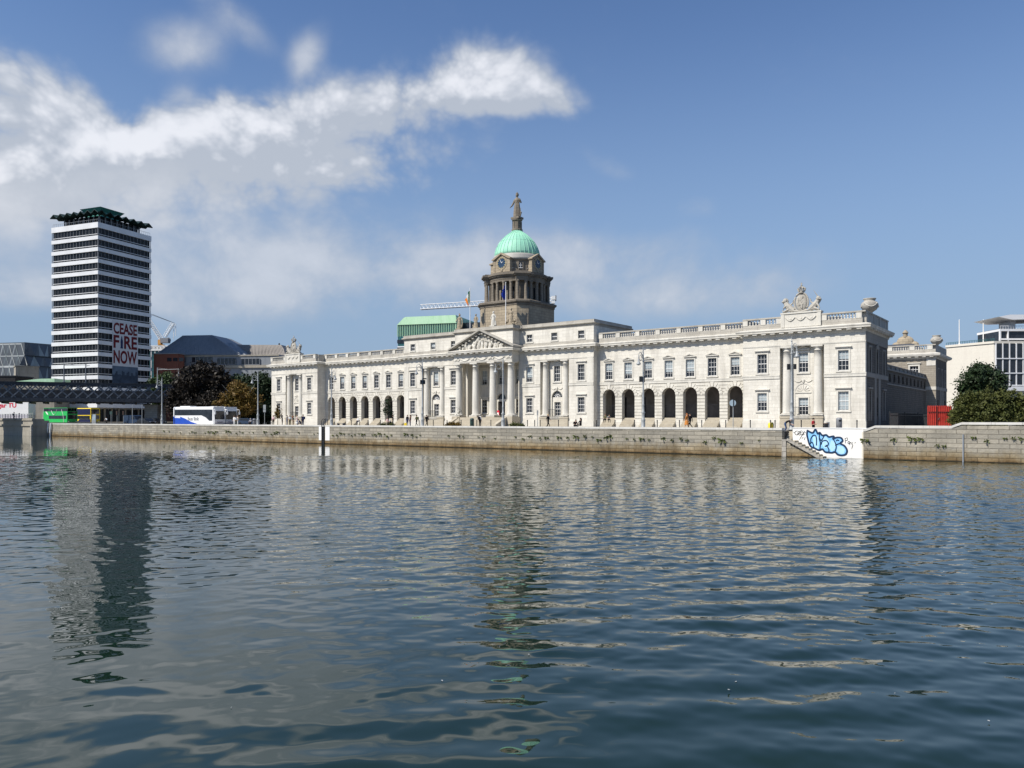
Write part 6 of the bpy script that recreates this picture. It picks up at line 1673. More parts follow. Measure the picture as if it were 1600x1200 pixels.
for i in range(int(L / .2)): m.box(i * .2, i * .2 + .03, -.015, .015, 0, 1.8)
m.build('bars', 'black_iron', rl)
m = MB(); m.box(0, L, -.2, .2, 0, .12); m.build('kerb', 'pier_stone', rl)
for i in range(6): m = MB(); m.box(i * 9, i * 9 + .1, -.05, .05, 0, 2.0); m.build('post', 'black_iron', rl)

# ------------------------------------------------------------------ vehicles
def rbox(m, x0, x1, y0, y1, z0, z1, r):                          # long box with rounded roof edges (section in y-z)
    pts = [(y0, z0), (y1, z0)]
    for k in range(5): a = k / 4 * math.pi / 2; pts.append((y1 - r + r * math.cos(a), z1 - r + r * math.sin(a)))
    for k in range(5): a = math.pi / 2 + k / 4 * math.pi / 2; pts.append((y0 + r + r * math.cos(a), z1 - r + r * math.sin(a)))
    n = len(pts)
    m.add([(x0, y, z) for y, z in pts] + [(x1, y, z) for y, z in pts], [tuple(range(n - 1, -1, -1)), tuple(range(n, 2 * n))] + [(i, (i + 1) % n, (i + 1) % n + n, i + n) for i in range(n)])
def wheel(t, x, y, r, face=-1):
    m = MB(Matrix.Translation((x, y, r)) @ Matrix.Rotation(rad(90), 4, 'X')); m.lathe(0, 0, [(r * .55, -.13), (r * .95, -.14), (r, -.08), (r, .08), (r * .95, .14), (r * .55, .13)], 18); w = m.build('wheel', 'rubber', t)
    m = MB(Matrix.Translation((x, y, r)) @ Matrix.Rotation(rad(90), 4, 'X')); m.lathe(0, 0, [(.05, -.12), (r * .56, -.10), (r * .56, .10), (.05, .12)], 14); m.build('rim', 'steel', w)
def coach(label, x, y, rz, livery, L=11.2, group=None):
    t = thing('coach', label, 'coach', (x, y, G - .12), rz, group); W, H = 2.5, 3.55; r = .35
    m = MB(); rbox(m, -L / 2, L / 2 - .25, -W / 2, W / 2, .32, H, .28)
    m.prism([(L / 2 - .25, .32), (L / 2, .4), (L / 2 + .02, 1.2), (L / 2 - .1, 2.6), (L / 2 - .25, H - .15)], -W / 2 + .06, W / 2 - .06)
    m.build('body', 'car_white' if livery != 'silver' else 'car_white', t)
    for sg in (-1, 1):
        y0, y1 = (-W / 2 - .012, -W / 2 - .001) if sg < 0 else (W / 2 + .001, W / 2 + .012)
        m = MB(); m.prism([(-L / 2 + .25, 1.95), (L / 2 - 3.4, 1.95), (L / 2 - 2.2, 1.55), (L / 2 - 1.3, .95), (L / 2 - .5, .95), (L / 2 - .45, 3.0), (-L / 2 + .25, 3.05)], y0, y1); m.build('side_window', 'dark_glass', t)
        if livery == 'blue':
            m = MB(); m.prism([(-L / 2 + .01, .33), (L / 2 - 4.4, .33), (-.6, .75), (-2.3, 1.35), (-3.6, 1.7), (-L / 2 + .01, 1.75)], y0 - .002 * (1 if sg < 0 else -1) * 0, y1); m.build('side_stripe', 'blue_paint', t)
    m = MB(); m.add([(L / 2 + .035, -W / 2 + .15, 1.2), (L / 2 + .035, W / 2 - .15, 1.2), (L / 2 - .10, W / 2 - .2, 2.75), (L / 2 - .10, -W / 2 + .2, 2.75)], [(0, 1, 2, 3)]); m.build('windscreen', 'dark_glass', t)
    m = MB(); m.box(L / 2 + .0, L / 2 + .045, -W / 2 + .1, W / 2 - .1, .42, .98); m.build('bumper', 'silver_paint', t)
    m = MB(); m.box(L / 2 + .046, L / 2 + .06, -.6, .6, .62, .72); m.build('grille', 'black_iron', t)
    for s2 in (-1, 1):
        m = MB(); m.box(L / 2 + .046, L / 2 + .07, s2 * .95 - .18, s2 * .95 + .18, .68, .9); m.build('headlight', 'white_paint', t)
        m = MB(); m.tube([(L / 2 - .1, s2 * (W / 2 - .1), 3.0), (L / 2 + .4, s2 * (W / 2 + .1), 3.0), (L / 2 + .45, s2 * (W / 2 + .12), 2.5)], .06, 6); m.box(L / 2 + .38, L / 2 + .5, s2 * (W / 2 + .12) - .12, s2 * (W / 2 + .12) + .12, 2.1, 2.6); m.build('mirror', 'car_white', t)
        for x2 in (-L / 2 + 2.6, L / 2 - 2.5): wheel(t, x2, s2 * (W / 2 - .18), .48)
    m = MB(); m.box(-L / 2 + 1.2, -L / 2 + 4, -.7, .7, H - .001, H + .16); m.build('roof_unit', 'car_white', t)
    if livery == 'blue':
        text_mesh('bus link', 'lettering', 'mullion', -1.5, 1.6, .98, 1.66, -W / 2 - .002, None, .012, t)
        m = MB(); m.prism([(-L / 2 + .3, 1.5), (-L / 2 + .45, 1.78), (-L / 2 + .75, 1.6), (-L / 2 + 1.0, 1.85), (-L / 2 + 1.3, 1.65), (-L / 2 + 1.75, 1.8), (-L / 2 + 2.0, 1.45)], -W / 2 - .016, -W / 2 - .013); m.build('side_emblem', 'car_white', t)
    return t
coach('white coach with blue swoosh and lettering beside the quay wall', at_y(311, -17.5), -17.5, rad(8), 'blue')
coach('white and silver coach parked ahead of the blue one, windscreen showing', at_y(345, -13.0), -13.0, rad(-6), 'silver', 8.5)

def double_decker(label, x, y, rz, kind):
    L, W, H = 10.6, 2.5, 4.1
    t = thing('double_decker_bus', label, 'bus', (x, y, G - .12), rz)
    body = 'green_paint' if kind == 'green' else 'yellow_paint'
    m = MB(); rbox(m, -L / 2, L / 2, -W / 2, W / 2, .3, H - (.9 if kind == 'green' else 0), .12 if kind == 'green' else .3); m.build('body', body, t)
    for sg in (-1, 1):
        y0, y1 = (-W / 2 - .012, -W / 2 - .001) if sg < 0 else (W / 2 + .001, W / 2 + .012)
        m = MB(); m.box(-L / 2 + 2.6, L / 2 - .4, y0, y1, 1.35, 2.15) if kind == 'green' else m.box(-L / 2 + .3, L / 2 - .3, y0, y1, 1.3, 2.15); m.build('lower_window', 'dark_glass', t)
        if kind == 'green':
            m = MB(); m.box(-L / 2 + .1, L / 2 - .1, y0, y1, 3.2, 3.95); m.build('upper_window', 'dark_glass', t)
            m = MB()
            for pts in ([(-1.6, 3.4), (-.9, 2.5), (-.3, 2.35), (.4, 2.8), (.9, 3.6)], [(2.9, 3.6), (3.5, 2.5), (3.8, 1.4), (3.85, .4)], [(-L / 2 + .05, .4), (-L / 2 + .1, 2.5), (-L / 2 + .3, 3.9)]):
                m.tube([(a, y0 - .01 if sg < 0 else y1 + .01, z) for a, z in pts], .06, 5)
            q = y0 - .004 if sg < 0 else y1 + .004
            m.prism([(-4.3, 3.15), (-3.7, 3.1), (-3.2, 2.75), (-2.9, 2.3), (-3.5, 2.45)], min(q, q + .003), max(q, q + .003)); m.build('swoosh', 'car_white', t)
        else:
            m = MB(); m.box(-L / 2 + .1, L / 2 - .1, y0, y1, 2.35, 3.9); m.build('upper_panel', 'navy_paint', t)
            m = MB(); m.prism([(-L / 2 + .1, .4), (-L / 2 + 3.6, .4), (-L / 2 + 2.2, 1.28), (-L / 2 + .1, 1.28)][::1], y0 - .001, y1 + .001) if False else m.prism([(L / 2 - 5.6, .35), (L / 2 - .05, .35), (L / 2 - .05, 1.28), (L / 2 - 4.4, 1.28)], y0, y1); m.build('side_panel', 'navy_paint', t)
        for x2 in (-L / 2 + 2.4, L / 2 - 2.4): wheel(t, x2, sg * (W / 2 - .18), .48)
    if kind == 'green':
        m = MB(); m.box(-L / 2 + .1, L / 2 - .1, -W / 2 + .08, W / 2 - .08, H - .15, H - .05); m.build('roof', 'green_paint', t)
        for i in range(9):
            for s2 in (-1, 1): m = MB(); m.box(-L / 2 + .1 + i * 1.29, -L / 2 + .18 + i * 1.29, s2 * (W / 2 - .1) - .04, s2 * (W / 2 - .1) + .04, 3.2, H - .15); m.build('roof_post', 'car_white', t)
    for x2, nm in ((-L / 2 - .012, 'rear_window'), (L / 2 + .001, 'windscreen')):
        m = MB(); m.box(x2, x2 + .011, -W / 2 + .2, W / 2 - .2, 1.3, 2.3); m.box(x2, x2 + .011, -W / 2 + .2, W / 2 - .2, 2.6 if kind != 'green' else 2.6, 3.1 if kind == 'green' else 3.8); m.build(nm, 'dark_glass', t)
    for s2 in (-1, 1): m = MB(); m.box(L / 2 + .001, L / 2 + .03, s2 * .9 - .15, s2 * .9 + .15, .6, .8); m.build('headlight', 'white_paint', t)
    return t
double_decker('bright green tour bus with white curved stripes at the left end', at_y(94, -13.5), -13.5, rad(6), 'green')
double_decker('yellow and dark blue double decker behind the green bus', at_y(128, -6.5), -6.5, rad(10), 'yellow')

def car(label, u, Y, rz, paint, kind='car'):
    t = thing('parked_car' if kind == 'car' else 'van', label, 'car' if kind == 'car' else 'van', (at_y(u, Y), Y, G - .12), rz)
    L, W = (4.3, 1.75) if kind == 'car' else (5.2, 1.95)
    side = [(-L / 2, .35), (L / 2, .35), (L / 2 + .02, .75), (L / 2 - .9, .92), (L / 2 - 1.6, 1.42), (-L / 2 + 1.0, 1.45), (-L / 2 + .2, 1.0), (-L / 2 - .02, .9)] if kind == 'car' else [(-L / 2, .35), (L / 2, .35), (L / 2, 1.0), (L / 2 - .8, 1.2), (L / 2 - 1.4, 2.0), (L / 2 - 1.7, 2.15), (-L / 2, 2.15)]
    m = MB(); m.prism(side, -W / 2, W / 2); m.build('body', paint, t)
    win = [(L / 2 - 1.15, .97), (L / 2 - 1.65, 1.36), (-L / 2 + 1.05, 1.38), (-L / 2 + .45, 1.0)] if kind == 'car' else [(L / 2 - .95, 1.25), (L / 2 - 1.45, 1.95), (L / 2 - 2.3, 1.95), (L / 2 - 2.3, 1.25)]
    for sg in (-1, 1):
        y0, y1 = (-W / 2 - .01, -W / 2 - .001) if sg < 0 else (W / 2 + .001, W / 2 + .01)
        m = MB(); m.prism(win, y0, y1); m.build('side_window', 'dark_glass', t)
        for x in (-L / 2 + .8, L / 2 - .8): wheel(t, x, sg * (W / 2 - .1), .32)
        m = MB(); m.box(L / 2 - .02, L / 2 + .04, sg * .6 - .15, sg * .6 + .15, .62, .76); m.build('headlight', 'white_paint', t)
    m = MB(); a, b_ = ((L / 2 - .93, .95), (L / 2 - 1.58, 1.42)) if kind == 'car' else ((L / 2 - .82, 1.25), (L / 2 - 1.38, 1.98)); m.add([(a[0] + .03, -W / 2 + .15, a[1]), (a[0] + .03, W / 2 - .15, a[1]), (b_[0] + .03, W / 2 - .2, b_[1]), (b_[0] + .03, -W / 2 + .2, b_[1])], [(0, 1, 2, 3)]); m.build('windscreen', 'dark_glass', t)
car('dark blue van with pale rear standing under the railway bridge', 210, -10, rad(8), 'car_blue', 'van')
car('black car beside the van under the railway bridge', 229, -14, rad(5), 'car_black')
car('second black car near the stone bridge pier', 243, -11, rad(15), 'car_black')
car('dark blue car at the right behind the coach front', 388, -6, rad(10), 'car_blue')
ty = -36.5
t = thing('lorry_trailer', 'white lorry trailer with red lettering crossing the road bridge', 'lorry', (at_y(20, -20), -20.0, 3.4), TH + rad(-6))
m = MB(); m.box(-9, 4.1, 0, 2.5, 1.35, 4.4); m.build('body', 'car_white', t)
m = MB(); m.box(-9, 4.1, .02, 2.48, .5, 1.345); m.build('skirt', 'silver_paint', t)
text_mesh('gar TU', 'lettering', 'sign_red', -3.9, .95, 2.75, 4.25, -.002, None, .02, t)
for x in (-6, -4.8, 2.2): wheel(t, x, .2, .48)

# traffic lights and thin street poles left
def tl(label, u, Y, h, head=True):
    t = thing('traffic_light' if head else 'street_pole', label, 'traffic light' if head else 'pole', (at_y(u, Y), Y, G - .1), TH)
    m = MB(); m.tube([(0, 0, 0), (0, 0, h)], .06, 6); m.build('post', 'lamp_grey', t)
    if head:
        m = MB(); m.box(-.18, .18, -.2, .05, h - .9, h); m.build('housing', 'black_iron', t)
        m = MB()
        for i in range(3): m.lathe(0, 0, [(0, 0)], 3) if False else m.box(-.1, .1, -.215, -.201, h - .82 + i * .28, h - .62 + i * .28)
        m.build('lens', 'cloth_brown', t)
    else:
        m = MB(); m.blob((0, 0, h), .09, 6, 5); m.build('cap', 'lamp_grey', t)
tl('traffic light leftmost of two under the bridge', 183, -13, 3.1); tl('traffic light right of its twin under the bridge', 193, -12, 3.1)
tl('tall thin white pole under the bridge beside the dark van', 207, -15, 4.2, False); tl('tall thin white pole under the bridge nearest the stone pier', 222, -15, 4.2, False)
def bus_stop(t):
    m = MB(); m.tube([(0, 0, 0), (0, 0, 2.9)], .05, 6); m.build('post', 'lamp_grey', t)
    m = MB(); m.box(-.28, .28, -.04, .04, 2.2, 2.9); m.build('plate', 'green_bin', t)
simple_post('bus_stop', 'bus stop post with green plate left of the traffic lights', 'bus stop', 173.5, -14, bus_stop)
def info(t):
    m = MB(); m.box(-.45, .45, -.12, .12, 0, 2.3); m.build('case', 'lamp_grey', t)
    m = MB(); m.box(-.36, .36, -.13, -.121, .9, 2.15); m.build('panel', 'sign_back', t)
simple_post('display_case', 'grey street display case right of the yellow bus', 'display case', 147, -15, info)

# ------------------------------------------------------------------ trees and shrubs
def leaves(name, mat, parent, blobs, n, size, seed, flat=.0):
    rs = np.random.RandomState(seed)
    wts = np.array([b[3] * b[4] * b[5] for b in blobs]) ** (2 / 3.); wts /= wts.sum()
    # every big lobe breaks up into many small clumps
    C = []; 
    n = int(n * 1.7); size = size * 1.45
    ncl = max(14, n // 70)
    idx = rs.choice(len(blobs), ncl, p=wts)
    B_ = np.array(blobs)[idx]
    d = rs.normal(size=(ncl, 3)); d /= np.linalg.norm(d, axis=1)[:, None]
    rr = rs.uniform(.55, 1.02, (ncl, 1)) ** .5
    C = B_[:, :3] + d * B_[:, 3:6] * rr
    cs = rs.uniform(.6, 1.3, ncl) * size * 5.0
    k = rs.randint(0, ncl, n)
    off = rs.normal(size=(n, 3)) * .42
    P = C[k] + off * cs[k][:, None] * np.array([1, 1, .75])
    ni = n // 6                                                  # larger sprays deep inside, so that little shows through
    ki = rs.choice(len(blobs), ni, p=wts); BB = np.array(blobs)[ki]
    di = rs.normal(size=(ni, 3)); di /= np.linalg.norm(di, axis=1)[:, None]
    P[:ni] = BB[:, :3] + di * BB[:, 3:6] * rs.uniform(0, .72, (ni, 1)) ** .5
    nn = rs.normal(size=(n, 3)); nn[:, 2] += .5; nn /= np.linalg.norm(nn, axis=1)[:, None]
    a = np.cross(nn, rs.normal(size=(n, 3))); a /= np.linalg.norm(a, axis=1)[:, None]
    b = np.cross(nn, a)
    s_ = size * rs.uniform(.55, 1.3, (n, 1)); s_[:ni] *= 2.4
    V = np.stack([P - a * s_, P + b * s_ * .55, P + a * s_, P - b * s_ * .55], 1).reshape(-1, 3)
    me = bpy.data.meshes.new(name); me.vertices.add(4 * n); me.vertices.foreach_set('co', V.ravel())
    me.loops.add(4 * n); me.loops.foreach_set('vertex_index', np.arange(4 * n, dtype=np.int32)); me.polygons.add(n); me.polygons.foreach_set('loop_start', np.arange(n, dtype=np.int32) * 4)
    me.update(calc_edges=True); me.materials.append(MATS[mat])
    return link(name, me, parent)
def tree(label, u, b, zt, w, mat, n, size, seed, shape, trunk_h=3.0, name='tree', cat='tree', group=None, bark='bark', zg=G, tr=.3):
    x, y = at_d(u, b); t = thing(name, label, cat, (x, y, zg), TH, group)
    H = zt - zg
    m = MB(); m.tube([(0, 0, -.2), (.05, 0, trunk_h * .5), (0, .05, trunk_h), (.1, 0, H * .6), (0, 0, H * .85)], [tr, tr * .85, tr * .7, tr * .4, tr * .12], 8)
    r = random.Random(seed)
    for i in range(9):
        a = r.uniform(0, 6.28); z0 = r.uniform(trunk_h * .8, H * .6); l = w * r.uniform(.22, .42)
        m.tube([(0, 0, z0), (l * .5 * math.cos(a), l * .5 * math.sin(a), z0 + l * .35), (l * math.cos(a), l * math.sin(a), z0 + l * .9)], [tr * .4, tr * .25, tr * .08], 5)
    m.build('trunk', bark, t)
    bl = [(cx * w, cy * w, cz * H, rx * w, rx * w * .9, rz * H) for cx, cy, cz, rx, rz in shape]
    leaves('crown', mat, t, bl, n, size, seed)
    return t
ROUND = [(0, 0, .62, .40, .34), (-.2, 0, .55, .28, .25), (.22, 0, .56, .28, .25), (0, .1, .8, .24, .18), (-.12, -.15, .7, .25, .2), (.15, -.12, .68, .25, .2)]
k = lambda u0, u1, b: (u1 - u0) * b / F
tree('huge dark purple leaved tree behind the coach', 318, 178, zof(564, 178), k(266, 376, 178), 'leaf_copper', 11000, .20, 21, [(0, 0, .60, .36, .36), (-.28, 0, .45, .24, .28), (.27, 0, .48, .25, .28), (0, .1, .82, .26, .17), (-.15, -.15, .70, .26, .24), (.2, -.1, .72, .24, .2), (-.36, 0, .30, .16, .2), (.1, -.2, .35, .34, .22), (.36, 0, .33, .16, .2)], 3.0, tr=.5)
tree('smaller orange tinted tree beside the coach front', 374, 160, zof(597, 160), k(338, 412, 160), 'leaf_orange', 6500, .15, 22, [(0, 0, .60, .38, .33), (-.26, 0, .5, .22, .22), (.24, 0, .52, .22, .24), (-.05, .05, .82, .22, .16), (.1, -.15, .42, .3, .18)], 2.6, bark='pale_bark', tr=.32)
tree('green tree behind the railway bridge left of the purple tree', 258, 196, zof(579, 196), k(228, 286, 196), 'leaf_green', 5200, .2, 23, ROUND, 3)
tree('dark green tree rising left of the white building', 408, 182, zof(578, 182), k(378, 440, 182), 'leaf_dark', 5600, .2, 24, ROUND + [(.2, 0, .3, .3, .25), (-.2, 0, .3, .3, .25)], 2.5)
tree('dark green tree between the purple tree and the lamp', 376, 194, zof(580, 194), k(345, 400, 194), 'leaf_dark', 4500, .2, 25, ROUND, 3)
tree('low dark bush under the trees by the pale trunk', 395, 165, zof(632, 165), k(372, 425, 165), 'leaf_dark', 3000, .14, 26, [(0, 0, .5, .5, .5), (-.3, 0, .4, .3, .4), (.3, 0, .4, .3, .4)], .5, 'bush', 'bush')
tree('rounded dark evergreen tree rising over the hedge at right', 1533, 104, zof(565, 104), k(1494, 1572, 104), 'leaf_dark', 8000, .13, 27, [(0, 0, .62, .36, .28), (-.2, 0, .52, .26, .22), (.22, 0, .54, .26, .24), (0, .05, .86, .22, .12), (-.12, -.15, .75, .25, .16), (.16, -.1, .72, .26, .18), (-.32, 0, .56, .14, .12), (.34, 0, .6, .13, .14), (0, 0, .35, .3, .2)], 2.0)
x, y = at_d(1546, 92)
t = thing('hedge', 'broad rounded green hedge behind the river wall at right', 'hedge', (x, y, G), TH)
bl = []; r = random.Random(9)
for i in range(16):
    q = -4.2 + i * .72 ; hgt = (zof(605, 92) - G); e = 1 if 2 < i else (.6, .8, .93)[i]
    bl.append((q, r.uniform(-.4, .4), hgt * .52 * e, .95, 1.1, hgt * .46 * e)); bl.append((q, -.8, hgt * .3, .9, .7, hgt * .3))
leaves('foliage', 'leaf_hedge', t, bl, 15000, .085, 31)
m = MB()
for i in range(9): m.tube([(-4 + i * 1.2, 0, -.1), (-4 + i * 1.2 + .2, .1, 1.0), (-4.1 + i * 1.2, 0, 2.6)], [.09, .07, .03], 5)
m.build('stem', 'bark', t)
def sapling(label, u, Y, h, w, mat, n, seed, size=.06, base=.35, tr=.05):
    x = at_y(u, Y); t = thing('young_tree', label, 'tree', (x, Y, G), TH)
    m = MB(); m.tube([(0, 0, 0), (.03, 0, h * .5), (0, 0, h * .9)], [tr, tr * .7, tr * .3], 6); r = random.Random(seed)
    for i in range(12):
        a = r.uniform(0, 6.28); z0 = h * r.uniform(base, .8); l = w * r.uniform(.3, .5); m.tube([(0, 0, z0), (l * math.cos(a), l * math.sin(a), z0 + l * r.uniform(.1, .7))], [tr * .35, .012], 4)
    m.build('trunk', 'bark', t)
    leaves('crown', mat, t, [(0, 0, h * .66, w * .32, w * .32, h * .32), (.1 * w, 0, h * .5, w * .42, w * .3, h * .16), (-.2 * w, 0, h * .58, w * .25, w * .25, h * .14)], n, size, seed)
sapling('slim young tree with sparse dark leaves before the sixth left arch', 606, -15, 4.5, 2.0, 'leaf_dark', 190, 41, .075)
sapling('thin bare young tree beside the left portico column', 718, -8, 3.4, 1.7, 'leaf_dark', 45, 42, .04)
sapling('young tree with a small olive crown before the left pavilion', 433.5, -17, 3.6, 1.0, 'leaf_orange', 260, 43, .08, .6)
def shrub(label, u, Y, w, h, mat, seed):
    t = thing('shrub', label, 'shrub', (at_y(u, Y), Y, G), TH)
    leaves('foliage', mat, t, [(0, 0, h * .45, w * .5, w * .35, h * .5), (-w * .3, 0, h * .35, w * .25, w * .25, h * .35), (w * .3, 0, h * .35, w * .25, w * .25, h * .35)], 700, .07, seed)
    m = MB(); m.tube([(0, 0, 0), (.05, 0, h * .6)], [.05, .02], 5); m.build('stem', 'bark', t)
shrub('low brownish shrub planted left of the portico steps', 708, -12, 1.9, .55, 'leaf_orange', 51)
shrub('low green shrub planted right of the portico steps', 808, -12, 1.9, .5, 'leaf_hedge', 52)
shrub('low flat shrub bed beside people on the left arcade steps', 606, -9, 2.0, .4, 'leaf_hedge', 53)

# ------------------------------------------------------------------ people
def skeleton(pose, H):
    k = H / 1.75
    J = dict(pelvis=(0, 0, .95), waist=(0, 0, 1.08), chest=(0, .01, 1.32), neck=(0, 0, 1.49), chin=(0, -.02, 1.56), head=(0, -.015, 1.65), crown=(0, 0, 1.74), nose=(0, -.12, 1.63))
    for sg, n in ((-1, 'l'), (1, 'r')):
        J[n + 'hip'] = (sg * .09, 0, .90); J[n + 'knee'] = (sg * .10, -.02, .49); J[n + 'ank'] = (sg * .10, .02, .09); J[n + 'toe'] = (sg * .12, -.15, .04)
        J[n + 'sho'] = (sg * .18, .01, 1.42); J[n + 'elb'] = (sg * .24, .03, 1.13); J[n + 'wri'] = (sg * .24, -.06, .90); J[n + 'palm'] = (sg * .235, -.09, .83)
    def mv(names, d):
        for n in names: J[n] = tuple(a + b for a, b in zip(J[n], d))
    if pose == 'walk':
        J['lknee'] = (-.09, -.18, .52); J['lank'] = (-.09, -.30, .12); J['ltoe'] = (-.1, -.46, .10); J['rknee'] = (.1, .05, .50); J['rank'] = (.1, .34, .16); J['rtoe'] = (.1, .22, .04)
        J['lelb'] = (-.23, .14, 1.15); J['lwri'] = (-.22, .16, .92); J['lpalm'] = (-.22, .15, .85); J['relb'] = (.23, -.06, 1.14); J['rwri'] = (.21, -.24, 1.0); J['rpalm'] = (.2, -.3, .96)
    if pose in ('sit', 'sitlean'):
        dz = -.47
        up = ['pelvis', 'waist', 'chest', 'neck', 'chin', 'head', 'crown', 'nose', 'lsho', 'rsho', 'lelb', 'relb', 'lwri', 'rwri', 'lpalm', 'rpalm', 'lhip', 'rhip']
        mv(up, (0, .1, dz))
        for sg, n in ((-1, 'l'), (1, 'r')):
            J[n + 'knee'] = (sg * .12, -.36, .50); J[n + 'ank'] = (sg * .12, -.34, .09); J[n + 'toe'] = (sg * .13, -.52, .04)
            J[n + 'elb'] = (sg * .25, -.02, .72); J[n + 'wri'] = (sg * .15, -.25, .62); J[n + 'palm'] = (sg * .12, -.31, .60)
        if pose == 'sitlean':
            for n, f in (('waist', .05), ('chest', .18), ('neck', .3), ('chin', .36), ('head', .38), ('crown', .4), ('nose', .42), ('lsho', .24), ('rsho', .24)): mv([n], (0, -f, -f * .3))
    if pose == 'bend':
        for n, (y, z) in dict(waist=(-.08, 1.02), chest=(-.30, 1.16), neck=(-.47, 1.24), chin=(-.54, 1.23), head=(-.60, 1.29), crown=(-.66, 1.35), nose=(-.69, 1.24)).items(): J[n] = (0, y, z)
        for sg, n in ((-1, 'l'), (1, 'r')):
            J[n + 'sho'] = (sg * .18, -.40, 1.18); J[n + 'elb'] = (sg * .22, -.52, .93); J[n + 'wri'] = (sg * .18, -.68, .80); J[n + 'palm'] = (sg * .17, -.75, .78); J[n + 'knee'] = (sg * .11, -.12, .5)
    if pose == 'hold':
        for sg, n in ((-1, 'l'), (1, 'r')): J[n + 'elb'] = (sg * .24, .02, 1.12); J[n + 'wri'] = (sg * .10, -.22, 1.16); J[n + 'palm'] = (sg * .07, -.29, 1.19)
    if pose == 'ride':
        mv(['pelvis', 'lhip', 'rhip'], (0, .15, .05))
        for n, (y, z) in dict(waist=(.05, 1.14), chest=(-.10, 1.33), neck=(-.2, 1.47), chin=(-.26, 1.52), head=(-.28, 1.6), crown=(-.29, 1.69), nose=(-.39, 1.57)).items(): J[n] = (0, y, z)
        for sg, n in ((-1, 'l'), (1, 'r')):
            J[n + 'sho'] = (sg * .18, -.17, 1.4); J[n + 'elb'] = (sg * .22, -.36, 1.18); J[n + 'wri'] = (sg * .2, -.52, 1.05); J[n + 'palm'] = (sg * .19, -.58, 1.04)
        J['lknee'] = (-.1, -.2, .72); J['lank'] = (-.1, -.02, .36); J['ltoe'] = (-.11, -.16, .3); J['rknee'] = (.1, -.1, .55); J['rank'] = (.1, .04, .16); J['rtoe'] = (.11, -.12, .12)
    return {n: tuple(c * k for c in v) for n, v in J.items()}, k
BONES = [('pelvis', 'waist', 't'), ('waist', 'chest', 's'), ('chest', 'neck', 's'), ('neck', 'chin', 'k'), ('chin', 'head', 'k'), ('head', 'crown', 'k'), ('head', 'nose', 'k')]
for n in 'lr': BONES += [('pelvis', n + 'hip', 't'), (n + 'hip', n + 'knee', 't'), (n + 'knee', n + 'ank', 'c'), (n + 'ank', n + 'toe', 'f'), ('chest', n + 'sho', 's'), (n + 'sho', n + 'elb', 's'), (n + 'elb', n + 'wri', 'a'), (n + 'wri', n + 'palm', 'k')]
RAD = dict(pelvis=.135, waist=.125, chest=.15, neck=.055, chin=.07, head=.098, crown=.06, nose=.022, hip=.095, knee=.062, ank=.045, toe=.035, sho=.065, elb=.045, wri=.03, palm=.032)
PEOPLE = []
def person(label, x, y, z, rz, pose, shirt, legs, hair, H=1.72, long_hair=False, arms='k', calves=None, skirt=None, bag=None, group=None):
    J, k = skeleton(pose, H); names = list(J); V = [J[n] for n in names]; E = [(names.index(a), names.index(b)) for a, b, c in BONES]
    R = [RAD.get(n, RAD.get(n[1:], .03)) * k for n in names]; zone = [c for a, b, c in BONES]
    for n in 'lr':                                               # five fingers on each hand
        p = Vector(J[n + 'palm']); d = (p - Vector(J[n + 'wri'])).normalized(); sd_ = d.cross(Vector((1, 0, 0))); sd_ = sd_.normalized() if sd_.length > .1 else Vector((0, 1, 0))
        ip = names.index(n + 'palm')
        for i, l in enumerate((.07, .08, .075, .06)):
            o = p + sd_ * (i - 1.5) * .019 * k; V.append(tuple(o + d * l * .5 * k)); V.append(tuple(o + d * l * k + sd_.cross(d) * .012)); R += [.0095 * k, .008 * k]; q = len(V); E += [(ip, q - 2), (q - 2, q - 1)]; zone += ['k', 'k']
        iw = names.index(n + 'wri'); V.append(tuple(p - d * .02 + sd_ * -.05 * k + d * .03)); R.append(.009 * k); E.append((iw, len(V) - 1)); zone.append('k')
    me = bpy.data.meshes.new('person'); me.from_pydata(V, E, []); o = bpy.data.objects.new('person', me); COL.objects.link(o)
    md = o.modifiers.new('skin', 'SKIN'); md.use_smooth_shade = True
    sv = me.skin_vertices[0].data if me.skin_vertices else None
    PEOPLE.append((o, V, E, R, zone, dict(s='cloth_' + shirt, t='cloth_' + legs, c='cloth_' + legs if calves is None else calves, f='cloth_shoe', k='skin', a='skin' if arms == 'k' else 'cloth_' + shirt), J, k, hair, long_hair, skirt, bag, shirt))
    o.location = (x, y, z); o.rotation_euler = (0, 0, rz); tag(o, label, 'person', group)
    return o
